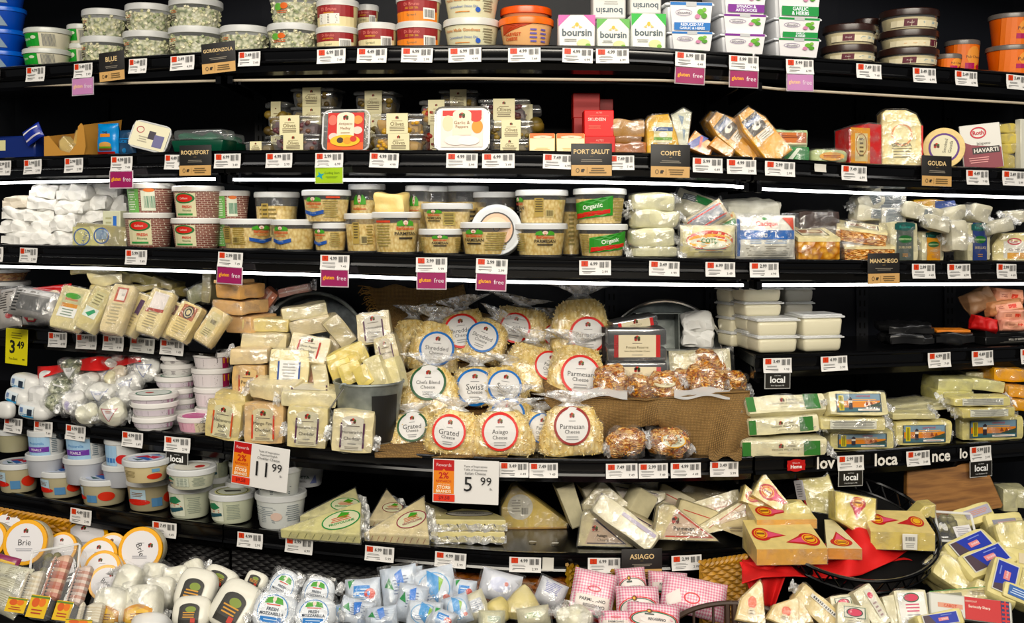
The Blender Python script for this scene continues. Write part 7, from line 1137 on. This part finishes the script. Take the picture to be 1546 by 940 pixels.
redw('narrow cheese wedge with upright red label beside the double one', at(1275, 814, 52, 60, 1.51, -3), .13, [(0, -.2, .42, .28, [(o_[0],) + tuple([[(a_, -b_) for a_, b_ in o_[1]]] + list(o_[2:])) if o_[0] == 'p' else (o_[0], o_[1], -o_[2]) + tuple(o_[3:]) for o_ in ydn], 0)], .68, [(-.5, 0), (.5, 0), (.12, 1), (-.15, 1)], 'c#dc9a58', 'c#e6dcb4')
wedge('upright cheese wedge with red label, high at left', at(1178, 750, 76, 40, 1.66, 0, 20, -32), .05, [(-.5, 0), (.5, 0), (.45, .3), (-.5, 1)], 'c#e2d090', rl2(), aw=.36, ah=.34, ac=(-.1, .42), g=GRD); wedge('upright cheese wedge with red label, half hidden at left', at(1146, 752, 50, 26, 1.68, 0, 20, -20), .05, [(-.5, 0), (.5, 0), (.45, .3), (-.5, 1)], 'c#e2d090', rl2(), aw=.38, ah=.36, ac=(-.05, .45), g=GRD)
wedge('round cream cheese piece between the red labels', at(1205, 770, 46, 26, 1.63, 0, 10, 0), .05, [(-.5, 0), (.5, 0), (.4, .7), (0, 1), (-.4, .8)], 'c#e6dc9c', g=GRD)
wedge('tall pale wedge with dark red rind leaning back', at(1238, 750, 46, 72, 1.72, -14, 10, 18), .06, [(-.5, 0), (.5, 0), (.5, 1), (-.5, 1)], 'c#e4da9e', rind=('p#a02020', 3), g=GRD); carton('grey barcode label panel on the tall leaning wedge', at(1207, 740, 16, 30, 1.70, -50, 0, 14), .004, '#9c9aa0', [('l', 0, 0, 1.2, 1.4, 6, '#5c5a60')], name='label_card', cat='label')
wedge('yellow wedge with red triangle label standing right of centre', at(1291, 773, 62, 54, 1.60, 0, 14, -8), .06, [(-.45, .25), (0, 0), (.5, 0), (.5, .95), (-.5, 1)], 'c#e4d486', ydn, aw=.26, ah=.36, ac=(.05, .62), g=GRD)
redw('long cheese block with two red labels at the right of tray', at(1363, 800, 94, 60, 1.53, -6), .10, [(-.2, .05, .24, .3, rl2(), 0), (.22, 0, .24, .3, [('e', .35, 0, .5, .8, '#b81c28'), ('p', [(.4, .7), (.4, -.7), (-1, -.4)], '#b81c28'), ('e', .38, 0, .36, .6, '#e8b83a'), ('e', .38, 0, .3, .5, '#c8242c'), ('e', .38, 0, .24, .38, '#e8b83a')], 0)], .45, side='c#e0cc80'); carton('white barcode sticker card on the long block', at(1374, 818, 22, 24, 1.515, -6), .002, '#e6e4dc', [('b', 0, .4, 1.4, .5, '#4a4a4a'), ('l', 0, -.4, 1.3, .6, 3, '#8a8a8a')], name='label_card', cat='label')
wedge('small yellow cheese corner behind the long block', at(1396, 772, 34, 20, 1.62), .05, [(-.5, 0), (.5, 0), (.5, 1), (.0, .9)], 'c#e2d28a', g=GRD)
f = at(1440, 740, 148, 64, 1.80, 4, 8, 4); r = root('wooden_board', 'brown wooden board standing under the love local rail', 'board', f, .02); m = MB(); W, H = f.W, f.H; m.prism([(-W * .5, H * .42), (-W * .46, H * 1.05), (W * .36, H * 1.1), (W * .5, H * .06), (W * .48, 0), (-W * .26, -H * .12), (-W * .36, .0)], -.01, .01, 'wood', .002); m.build('board', r)
# ================================================================= BOTTOM DECK
def deck(cx, cy, w, h, yaw=0, lean=35, roll=0, lift=0):
    D = BD(cy + h * .3) + .713 - lift; return atT(cx, cy, w, h, D, yaw, lean, roll)
def weave(name, label, rimf, hgt, rows, n, col, rimcol, group=None, r_=.0035, stake=1):
    """basket wall woven of horizontal strands over upright stakes; rimf(u)-> world point of the rim"""
    o = rimf(.5); r = thing(name, label, 'basket', o, group=group); us = np.linspace(0, 1, n * 4 + 1)
    def tang(u): a = rimf(min(1, u + .01)) - rimf(max(0, u - .01)); t = Vector((a.x, a.y, 0)).normalized(); return Vector((t.y, -t.x, 0))
    pts = [(rimf(float(u)), tang(float(u))) for u in us]; m = MB()
    for k in range(rows):
        z = -hgt * (k + .8) / rows; m.tube([p + t * (r_ * .7 * math.cos(math.pi * (i / 4 + k))) + Vector((0, 0, z)) - o for i, (p, t) in enumerate(pts)], hgt / rows * .8, col, 5)
    m.build('woven_wall', r); m = MB()
    for i in range(0, len(us), 4): p = pts[i][0]; m.tube([p - o, p + Vector((0, 0, -hgt)) - o], r_ * .9, col, 4)
    m.build('stakes', r); m = MB()
    for ph in (0, 2.1, 4.2): m.tube([p + t * (.006 * math.cos(i * .55 + ph)) + Vector((0, 0, .006 * math.sin(i * .55 + ph))) - o for i, (p, t) in enumerate(pts)], .0045, rimcol, 5)
    m.build('braided_rim', r); return r
def arc(px0, px1, y0, y1, D0, bow, sag=0): return lambda u: ray(px0 + (px1 - px0) * u, y0 + (y1 - y0) * u + sag * math.sin(math.pi * u), D0 + bow * math.sin(math.pi * u))
weave('wicker_basket', 'black wicker basket wall at left behind the white rolls', arc(255, 345, 806, 822, 1.84, -.02), .075, 11, 12, 'w#1b1a1c', 'w#1e1d20', 'black wicker baskets')
weave('wicker_basket', 'long black wicker basket wall in the bottom middle', arc(352, 632, 812, 838, 1.79, -.03), .085, 12, 34, 'w#1b1a1c', 'w#1e1d20', 'black wicker baskets')
weave('wicker_basket', 'reddish brown wicker basket behind the mozzarella packs', arc(625, 868, 842, 862, 1.66, .05), .10, 9, 26, 'w#b06a34', 'w#9a5526', 'brown wicker baskets', .005)
weave('wicker_basket', 'small dark golden wicker basket left of the ASIAGO sign', arc(858, 932, 856, 866, 1.60, .05, 0), .09, 12, 9, 'w#a8843c', 'w#9a742e', 'brown wicker baskets', .004)
weave('wicker_basket', 'golden wicker basket edge beside the red cloth', arc(1058, 1128, 852, 842, 1.58, .01), .16, 20, 9, 'w#c99a54', 'w#c09048', 'brown wicker baskets', .004)
weave('wicker_basket', 'golden wicker basket rim at the far left under the tubs', arc(-30, 104, 766, 790, 1.80, .0), .03, 4, 16, 'w#c08a3c', 'w#c48e42', 'brown wicker baskets', .004)
GBR = 'brie wheels with yellow caps'
br = lambda rt=0, tx='Brie': [('e', 0, 0, .84, .84, '#e9e7ea'), ('g', -.5 * math.sin(rt) * 1, .5 * math.cos(rt), .12), ('l', 0, .25 if not rt else .3, .4, .05, 1, '#9a9aa0'), ('t', tx, -.02 * math.sin(rt), 0, .6, .26, '#3c3c40', rt), ('l', 0, -.32, .8, .16, 2, '#a8a8b0')]
for cx, cy, w, D, yw, le, dep, a, q in ((98, 806, 60, 1.90, -4, 24, .04, br(.2), 'standing behind at left of centre'), (128, 812, 66, 1.84, 10, 50, .04, br(.25, ''), 'lying tilted at the top right'), (10, 796, 50, 1.78, 0, 30, .04, br(), 'small part behind the far left one'), (-18, 815, 56, 1.66, 0, 20, .04, br(), 'cut by the left edge'), (92, 828, 48, 1.72, 0, 25, .04, br(0, ''), 'half hidden behind the olive box'),
    (168, 828, 46, 1.74, 5, 25, .04, br(), 'small arc behind the right one'), (38, 819, 66, 1.66, 0, 16, .04, br(), 'front left with upright lettering'), (212, 830, 66, 1.68, 0, 14, .04, br(-1.2), 'at right with sideways lettering'), (147, 842, 60, 1.67, 0, 30, .04, br(0, ''), 'in the middle behind the rolls'), (154, 860, 56, 1.63, 0, 26, .04, br(.3, ''), 'second in the middle'), (160, 880, 52, 1.58, 5, 24, .035, br(-.6), 'lowest behind the white rolls')):
    wheel('brie wheel with yellow cap and white label, ' + q, at(cx, cy, w, w * .98, D, yw, le), dep, a, g=GBR)
# clear boxes, sausage sleeves and packs at bottom left
def olives(label, fr, dep, roll=0):
    W, H = fr.W, fr.H; r = root('clear_olive_box', label, 'box', fr, dep)
    m = MB(); m.rbox(W, dep, H, .012, 'clear', 3); m.build('clear_box', r); m = MB(); m.tube([(x * W / 2, -dep / 2, H / 2 + z * H / 2) for x, z in ((-.95, -.95), (.95, -.95), (1, -.9), (1, .9), (.95, 1), (-.95, 1), (-1, .9), (-1, -.9))], .0028, 'haze', 6, True); m.build('box_rim', r)
    m = MB(); rd = random.Random(3)
    for _ in range(16):
        q = .018; m.blob(q, q * 1.1, q, rd.choice(['#7a7448', '#8a8456', '#5c5632']), p=2, n=3); nv = len(m.v) - _BN; x, y, z = rd.uniform(-.34, .2) * W, rd.uniform(-.3, .3) * dep, rd.uniform(.3, .75) * H; m.v[nv:] = [(a + x, b + y, c + z) for a, b, c in m.v[nv:]]
    m.build('olives', r); m = MB(); m.art([('r', .35, -.25, .95, .8, '#e2e0e2', .2), ('l', .35, -.25, .8, .6, 5, '#9a98a0')], W / 2, H / 2, flat(dep + .001, H / 2)); m.build('white_label', r, smooth=False)
olives('tilted clear box of olives with white label, among brie wheels', at(82, 854, 74, 56, 1.55, -6, 35, 12), .05); olives('small clear box of olives with white label at right', at(1443, 796, 58, 46, 1.62, 8, 35, -6), .045)
def sleeve(label, fr, col1, lab, sausage=True, g='clear sleeves of sliced snacks'):
    W, H = fr.W, fr.H; dep = W * .5; r = root('snack_sleeve', label, 'packet', fr, dep, g); m = MB()
    for i in range(11): m.blob(W * .82, dep * .8, H * .062, col1[i % len(col1)], p=3, n=4, amp=.02, z0=H * (.38 + i * .056))
    m.build('slices', r); m = MB(); m.rbox(W, dep * 1.02, H, W * .2, 'clear', 3); m.build('clear_sleeve', r); m = MB(); m.art([('r', 0, -.62, 1.7, .7, '#d8b43a'), ('e', -.3, -.5, .35, .15, '#c8602c'), ('e', .3, -.48, .3, .14, '#d8783a'), ('l', 0, -.78, 1.1, .2, 2, '#a03a2c'), ('r', 0, -.33, 1.7, .06, '#5c7a34')], W / 2, H / 2, flat(dep + .004, H / 2)); m.build('label', r, smooth=False)
sal = ['c#c08a7c', 'c#d8b8a4', 'c#b87a6c']; whs = ['c#e2dccc', 'c#d6cbb4']
for cx, cy, w, h, c, q in ((68, 886, 36, 92, sal, 'pink salami, centre'), (104, 896, 32, 80, ['c#d8c8c0', 'c#c0988c'], 'pale salami, right'), (32, 894, 38, 60, whs, 'white cheese, left'), (122, 930, 50, 34, whs, 'lying at the front edge')):
    sleeve('clear sleeve of sliced snacks with yellow label, ' + q, deck(cx, cy, w, h, -8, 30, -4 if cx < 110 else 0, .10), c, 0)
for cx, cy, w, h, ro, q in ((14, 862, 60, 30, -10, 'upper'), (12, 884, 60, 30, -16, 'middle'), (6, 906, 56, 32, -20, 'lower')): pouch('flat clear pack of white cheese sticks at far left, ' + q, deck(cx, cy, w, h, -6, 45, ro, .04), .03, 'p#d2d0bc', [('l', 0, 0, 1.6, 1.2, 6, '#a8a48c')], fl='film', g='flat clear packs at far left')
pouch('purple and yellow pack edge at far left', deck(8, 845, 40, 16, 0, 30, -14), .02, 'p#8a3a5c', [('r', 0, -.3, 1.6, .5, '#d8b43a')], name='snack_packet')
GM = 'white mozzarella logs'
lg = [('p', [(-.9, -.25), (-.4, -.05), (0, .02), (.4, -.05), (.9, -.25), (.9, -.95), (-.9, -.95)], '#c8903c'), ('p', [(-.7, -.35), (0, -.1), (.7, -.35), (.7, -.95), (-.7, -.95)], '#dcb45c'), ('l', 0, -.6, 1, .4, 3, '#7a4a20')]
for cx, cy, w, h, ro, le, a, lf, q in ((186, 878, 38, 56, -14, 30, [], .03, 'plain upper left one'), (228, 866, 40, 38, -6, 30, [], .0, 'plain high one'), (262, 874, 40, 44, 12, 30, [], .02, 'plain one right of the high one'), (238, 890, 44, 46, 8, 35, [], .04, 'plain one in the centre'), (160, 914, 52, 56, -3, 25, lg, .09, 'large one with gold label, left'), (208, 912, 54, 62, 5, 25, lg, .08, 'large one with gold label, right'), (318, 880, 32, 24, -8, 30, [], .0, 'small end piece near the black basket'), (290, 860, 30, 36, 24, 30, [('r', 0, -.5, 1, .5, '#b0783c')], .0, 'pointed one high with loose film')):
    ball('white mozzarella log, ' + q, deck(cx, cy, w, h, -4, le, ro, lf), 'c#f0eee0', a, p=4, amp=.006, g=GM, name='mozzarella_log', wrap=True, dk=.9, aw=.94)
bk = [('r', 0, -.35, 1.3, 1.2, '#1c1a14'), ('e', 0, .2, .65, .35, '#1c1a14'), ('e', .1, .1, .35, .22, '#7a8a3c'), ('l', 0, -.3, 1.0, .5, 3, '#c8922c'), ('r', .3, -.7, .3, .3, '#b83a2c')]
for cx, cy, w, h, ro, q in ((292, 888, 60, 66, -12, 'left'), (286, 922, 58, 50, 0, 'lowest, cut by the frame'), (330, 870, 54, 34, -22, 'behind with yellow and black label'), (352, 912, 70, 78, -26, 'large one at right'), (385, 874, 34, 26, -20, 'small one partly hidden at right')):
    ball('smooth white cheese with black label, ' + q, deck(cx, cy, w, h, 0, 30, ro, .06), 'p#e9e7dc', bk, p=3.4, amp=.004, g='white cheeses with black labels', name='white_cheese_round', dk=.6, aw=.8)
ball('clear plastic dome at the bottom edge under white logs', deck(222, 934, 60, 30, 0, 40, 0, .12), 'haze', [], p=3, amp=.01, name='clear_dome', cat='lid')
moz = [('e', 0, -.05, .8, .88, '#e6eaf0'), ('o', 0, -.05, .8, .88, .05, '#4a86c0'), ('p', [(-.5, .3), (-.4, .6), (-.1, .7), (-.05, .35)], '#4f9a3c'), ('p', [(.5, .3), (.4, .6), (.1, .7), (.05, .35)], '#4f9a3c'), ('e', 0, .55, .1, .12, '#ead8c8'), ('l', 0, .26, .8, .14, 1, '#c8503c'), ('T', 'FRESH', 0, .02, .6, .2, '#2c3a4c'), ('T', 'MOZZARELLA', 0, -.22, 1.25, .22, '#2c3a4c'), ('r', 0, -.55, 1.1, .3, '#2f78c0'), ('l', 0, -.55, .8, .1, 1, '#cfe0f0')]
GZ = 'fresh mozzarella pouches with blue ovals'
for cx, cy, w, h, ro, lf, q in ((426, 886, 48, 54, -24, .02, 'upper left with blue film'), (478, 894, 50, 50, -10, .03, 'upper right with blue film'), (412, 920, 66, 60, -8, .09, 'lower left, largest'), (474, 924, 62, 50, -2, .09, 'lower right')):
    ball('fresh mozzarella pouch, ' + q, deck(cx, cy, w, h, 0, 28, ro, lf), 'p#dfe4ea', moz, p=2.8, amp=.006, g=GZ, name='mozzarella_pouch', dk=.55, wrap=True, aw=.9)
bl1 = [('r', 0, .1, .9, .7, '#3a84cc'), ('l', 0, .1, .7, .4, 2, '#d8e8f6'), ('e', .45, -.1, .3, .35, '#c8483c'), ('p', [(-.8, .8), (-.4, .9), (-.7, .3)], '#2c9a4c'), ('l', 0, -.5, 1.1, .5, 4, '#8ab0d8')]
bl2 = [('o', 0, 0, .75, .75, .05, '#7ab0dc'), ('p', [(-.2, .9), (.3, .5), (.1, -.7), (-.3, -.1)], '#4a94d0'), ('p', [(.3, .5), (.5, .3), (.2, -.2)], '#8ab84a'), ('e', .5, -.5, .16, .14, '#d86a5c'), ('l', -.3, -.3, .6, .4, 3, '#7a90b0')]
bl3 = [('p', [(-.8, .1), (-.5, .5), (-.3, -.1)], '#2c8a4c'), ('l', .1, .1, .9, .9, 6, '#6a7a9a'), ('p', [(-.2, .6), (.2, .8), (.3, 0), (0, -.3)], '#3c7ad0'), ('r', .5, -.6, .4, .3, '#b8c8e0')]
GX = 'blue and white mozzarella packets in the bottom middle'
for i, (cx, cy, w, h, ro, lf, a, q) in enumerate(((612, 870, 48, 36, 0, .05, bl1, 'dark blue topped one at the very back'), (546, 894, 54, 46, 4, .02, bl1, 'left with blue square and red spots'), (603, 886, 56, 66, 10, .02, bl3, 'second from left, crinkled'), (655, 888, 66, 66, 12, .02, bl2, 'large silver one with blue swirl'), (620, 908, 46, 56, -8, .06, bl3, 'with bright blue streak in the centre'), (536, 922, 52, 40, -14, .06, bl3, 'lower left, cloudy'), (574, 930, 48, 34, 6, .09, bl3, 'with green triangle at the bottom left'), (640, 926, 54, 40, -4, .09, bl2, 'bottom centre'), (690, 918, 40, 44, 18, .07, bl2, 'bottom right of the silver one'), (700, 892, 36, 38, -6, .04, bl1, 'small one right of the silver one'), (508, 926, 40, 30, 20, .05, bl2, 'small one beside the oval pouches'), (668, 932, 40, 28, -20, .11, bl1, 'low one in front of the silver one'))):
    pouch('shiny mozzarella packet, ' + q, deck(cx, cy, w, h, 0, 28, ro, lf), .04, 'k#d5dde8' if i % 2 else 'p#cfd9e6', a, fl='film', g=GX, name='mozzarella_packet', amp=.008)
for cx, cy, w, h, ro, lf, col, a, q in ((755, 882, 62, 44, -14, .02, 'p#dfe2ea', [('e', 0, 0, .5, .5, '#cfd4ea'), ('e', .3, .1, .1, .15, '#c86a5c')], 'white one with faint blue print at the back'), (712, 916, 50, 44, 24, .05, 'c#e0dcc4', [('r', .3, 0, .8, .8, '#c8ccd4'), ('l', .3, 0, .7, .7, 5, '#8a94a8')], 'clear one with back label'), (832, 893, 44, 40, -24, .02, 'p#d8dae0', [('l', 0, .3, 1.2, .9, 7, '#7a80b8')], 'one with purple striped film'), (742, 934, 40, 30, 0, .09, 'c#d8d6b8', [('r', .2, 0, 1, .6, '#c9cfc0'), ('l', .2, 0, .9, .5, 3, '#6a8a5c')], 'low one with small printed label'), (806, 928, 50, 30, 8, .07, 'c#dedac0', [('r', 0, 0, 1, .6, '#d0d4b8'), ('l', 0, 0, .9, .5, 3, '#5c8a4c')], 'low one with green printed label')):
    pouch('white cheese packet, ' + q, deck(cx, cy, w, h, 0, 28, ro, lf), .045, col, a, fl='film', g='cheese packets before the brown basket')
f = deck(790, 908, 60, 52, 0, 20, -6, .06); r = root('pear_shaped_cheese', 'yellowish pear shaped cheese in clear wrap at bottom', 'cheese', f, .07); m = MB(); W, H = f.W, f.H; m.lathe([(0, 0), (W * .35, 0), (W * .5, H * .18), (W * .47, H * .4), (W * .28, H * .72), (W * .12, H * .92), (0, H)], 'c#dccf98', 24, 1, .75); m.build('cheese', r); m = MB(); m.lathe([(0, -.002), (W * .37, -.002), (W * .53, H * .18), (W * .5, H * .42), (W * .30, H * .75), (W * .16, H * .95), (W * .3, H * 1.08)], 'film', 18, 1, .8); m.build('plastic_wrap', r)
ball('smooth round white cheese at the bottom edge', deck(870, 930, 58, 42, 0, 30, 0, .08), 'c#e4e0c8', [], name='white_cheese_round', wrap=True); ball('small yellowish cheese end beside the pear shaped one', deck(752, 918, 34, 40, 0, 30, 20, .05), 'c#d6c88e', [], name='yellow_cheese_round', wrap=False)
pg = [('r', 0, -.45, 1.9, .75, '#eee6e0'), ('T', 'PARMIGIANO', 0, -.25, 1.2, .2, '#2c2c30'), ('T', 'REGGIANO', .1, -.48, 1.0, .18, '#2c2c30'), ('p', [(-1, -.7), (-.4, -.72), (.4, -.85), (1, -.8), (1, -.9), (-1, -.8)], '#2c7a5c'), ('p', [(-1, -.85), (1, -.95), (1, -1), (-1, -.98)], '#d84a3c'), ('o', 0, .2, .3, .12, .04, '#d86a70')]
pg2 = [('e', .0, -.2, .8, .45, '#f0e8e4'), ('o', 0, -.2, .85, .5, .04, '#2c7a5c'), ('o', 0, -.2, .92, .58, .04, '#d84a3c'), ('e', -.2, .3, .12, .14, '#6a3a20'), ('e', -.22, .3, .06, .07, '#e0b85c'), ('r', -.2, .1, .35, .1, '#3c4a44'), ('T', 'REGGIANO', .1, -.2, .8, .18, '#3c3c40')]
GP = 'pink checked bags of hard cheese'
for cx, cy, w, h, ro, lf, a, q in ((896, 896, 66, 74, -12, .03, pg, 'left one with black lettering'), (955, 880, 46, 52, 4, .02, pg2, 'under the ASIAGO sign'), (1010, 878, 60, 36, -4, .0, pg, 'at the back right'), (965, 912, 66, 60, 0, .06, pg2, 'middle one'), (1050, 898, 98, 56, -12, .04, [('o', -.1, -.2, .25, .3, .04, '#d84a50'), ('p', [(-.9, -.3), (-.5, .2), (-.4, -.5), (-.8, -.8)], '#f0e8e4')], 'large one at right'), (988, 930, 80, 44, -6, .10, pg2, 'lower right one'), (930, 934, 50, 30, 0, .09, pg, 'lowest at the left')):
    pouch('pink checked bag of cheese, ' + q, deck(cx, cy, w, h, 0, 28, ro, lf), .05, 'pink', a, g=GP, name='checked_cheese_bag', p=4)
# wire basket rim in the foreground
P0 = ray(1103, 960, 1.30); r = thing('wire_basket', 'brown wire basket with arched rim at the bottom edge', 'basket', P0); m = MB(); T = np.linspace(0, math.pi, 30)
rimp = [ray(1103 + 99 * math.cos(t), 962 - 52 * math.sin(t), 1.33 + .05 * math.sin(t)) - P0 for t in T]; m.tube(rimp, .0052, '#3c2a20', 8); m.build('rim', r)
for i in range(2, 28, 3): m = MB(); m.tube([rimp[i], rimp[i] + Vector((0, -.012, -.11))], .0026 if i != 14 else .006, '#3c2a20', 6); m.build('wire', r)
m = MB(); m.tube([rimp[15], rimp[15] + Vector((0, -.012, -.11))], .006, '#3c2a20', 6); m.build('handle_bar', r)
m = MB(); rr = [p + Vector((0, -.012, -.11)) for p in rimp]; m.tube(rr, .004, '#3c2a20', 6); m.build('lower_ring', r)
# black curved rail at bottom left
m = MB(); o = ray(40, 930, 1.38); m.tube([ray(-40 + i * 14, 896 + i * 5.2, 1.42 - i * .004) - o for i in range(12)], .010, 'blackmetal', 10); ob = m.build('black_rail'); ob.location = o; tag(ob, 'glossy black curved rail at the bottom left corner', 'rail')
# bottom right pieces
GW2 = 'triangular parmesan pieces in clear film'
for cx, cy, w, h, ro, a, q in ((1136, 906, 46, 64, -10, 1, 'left in front of golden basket'), (1188, 920, 50, 48, -22, 1, 'second, lower'), (1204, 922, 40, 40, 10, 0, 'small pale one')):
    wedge('hard cheese piece in crinkled film, ' + q, deck(cx, cy, w, h, 0, 25, ro, .07), .03, [(-.5, 0), (.5, 0), (.3, .9), (.2, 1), (-.4, .5)], 'c#e0c790', [('e', 0, .2, .4, .4, '#d86a4c'), ('e', 0, -.4, .35, .3, '#cfc0a0'), ('l', 0, -.4, .5, .3, 2, '#6c5c48')] if a else [], g=GW2, aw=.36, ah=.36, ac=(0, .38))
block('long hard cheese bar with barcode strip at bottom', deck(1236, 918, 74, 34, 0, 20, -42, .08), .04, 'c#e2cd98', [('r', .1, .5, 1.3, .35, '#dcdad4'), ('b', .1, .5, 1.1, .2, '#4a4a4a')], ends=True)
rr_ = [('r', .0, .3, 1.3, .9, '#2c5c44'), ('r', .0, .3, 1.2, .8, '#dcd8cc'), ('e', 0, .3, .5, .35, '#2c3a34'), ('e', 0, .3, .42, .28, '#c8405c'), ('l', 0, -.45, 1, .3, 2, '#a8a498')]
for cx, cy, w, h, ro, a, q in ((1274, 914, 38, 32, 6, rr_, 'with dark green oval frame, small at left'), (1290, 930, 50, 36, -6, rr_, 'cut by the frame at bottom'), (1318, 915, 32, 62, 28, [('r', .3, .1, .6, 1.4, '#d8d4c8'), ('e', .3, .5, .25, .15, '#c8405c'), ('l', .3, -.2, .4, .8, 4, '#a08a8a')], 'upright one tilted with narrow label'), (1378, 920, 48, 56, 2, [('r', .0, .1, 1.7, 1.6, '#ecebe8'), ('e', 0, .62, .5, .25, '#2c5c44'), ('e', 0, .62, .44, .19, '#c8405c'), ('l', 0, .1, .9, .5, 3, '#c8607c'), ('l', 0, -.4, 1, .4, 3, '#9a98a0')], 'white labelled one standing'), (1350, 922, 22, 46, 12, [], 'plain narrow one between labels')):
    block('small cheese block ' + q, deck(cx, cy, w, h, 0, 24, ro, .07), .04, 'c#e2dcc0', a, g='small blocks at the bottom right', wrap=True)
carton('long sharp cheddar packet with red tartan end label', deck(1466, 918, 124, 34, 0, 26, -7, .07), .03, 'p#d6d6d0', [('r', -.5, 0, .6, .4, '#d8a08a'), ('T', 'CABOT', -.5, 0, .5, .26, '#c8503c'), ('r', .3, 0, .9, 1.9, '#c03a3c'), ('T', 'Seriously Sharp', .2, .15, .7, .3, '#f0dcd0'), ('t', 'VERMONT', .0, .6, .3, .16, '#f0dcd0'), ('r', .82, 0, .2, 1.9, '#2c2c5c'), ('l', .82, 0, .2, 1.8, 5, '#c83a3c'), ('r', .82, 0, .04, 1.9, '#c83a3c')], name='cheddar_packet', cat='packet', bev=.003)
block('clear cheese pack with dark print lying on top behind', deck(1460, 896, 118, 18, 0, 40, 5, .05), .03, 'c#dcd09c', [('r', -.5, 0, .7, .6, '#8a8a78'), ('l', .4, 0, .8, .8, 3, '#7a6a48'), ('r', 0, .85, 1.9, .12, '#4a8a4c')])
GBL = 'cheddar bars with blue labels'
blu = [('r', 0, 0, 1.5, 1.4, '#d0cfc8'), ('r', .0, 0, 1.4, 1.26, '#2436a0'), ('p', [(-.7, .62), (-.7, -.62), (-.2, -.62), (-.45, .62)], '#4a3a44'), ('r', .1, -.05, .42, .4, '#d88a8c'), ('t', 'SHARP', .15, -.05, .35, .2, '#f0f0f4'), ('l', .25, .4, .6, .2, 1, '#7a8ad0')]
for cx, cy, w, h, ro, le, lf, a, q in ((1430, 848, 80, 36, 20, 30, .0, None, 'plain one hidden below at left'), (1466, 822, 84, 40, 24, 50, .03, blu, 'upper left'), (1490, 842, 90, 42, 22, 50, .06, blu, 'in front of the upper left one'), (1446, 868, 70, 40, -38, 30, .02, None, 'plain one sloping down below'), (1500, 860, 50, 30, 20, 30, .02, blu, 'mostly covered one'), (1518, 872, 72, 46, 62, 45, .08, blu, 'standing steeply at the front'), (1420, 862, 50, 34, -50, 30, .0, None, 'plain film wrapped one at lower left'), (1420, 934, 74, 24, 8, 30, .12, blu, 'at the very bottom, cut by the frame'),
    (1520, 790, 60, 36, 6, 35, .0, [('r', -.1, 0, 1.2, .8, '#8a8a98'), ('l', 0, 0, 1, .5, 2, '#c8a0a0')], 'with grey upside down label, top right'), (1470, 776, 70, 30, 18, 35, .0, [('r', .2, .1, 1.2, .9, '#a8a4b4'), ('l', .2, .1, 1, .5, 3, '#c8907c')], 'with faded label, top left of the heap'), (1534, 812, 54, 50, 10, 20, .03, None, 'plain one with bright top at right'), (1540, 846, 46, 38, -10, 25, .05, [('r', .3, .2, .8, .8, '#d8ccb0')], 'plain one below it at right'), (1548, 874, 40, 34, 10, 25, .06, None, 'plain one at the right edge'), (1540, 896, 50, 26, -24, 30, .07, [('r', 0, 0, 1.4, 1.2, '#3a64a8'), ('l', 0, 0, 1.2, .8, 3, '#c8d8f0')], 'with white and blue scribble label'), (1500, 896, 60, 26, -30, 30, .03, None, 'plain one low between labels')):
    block('cheddar bar ' + q, deck(cx, cy, w, h, 0, le, ro, lf), .05, 'c#e6dba2', a or (), g=GBL, p=8, wrap=(a is None))
for cx, cy, w, h, q in ((1526, 752, 14, 40, 'first'), (1541, 750, 20, 34, 'second')): block('pale cheese block beneath the right end of the rail, ' + q, at(cx, cy, w + 8, h, 1.80, 0, 0, 0), .06, 'c#ccc8a4', g='pale blocks at right under the rail')
bpy.context.view_layer.update()
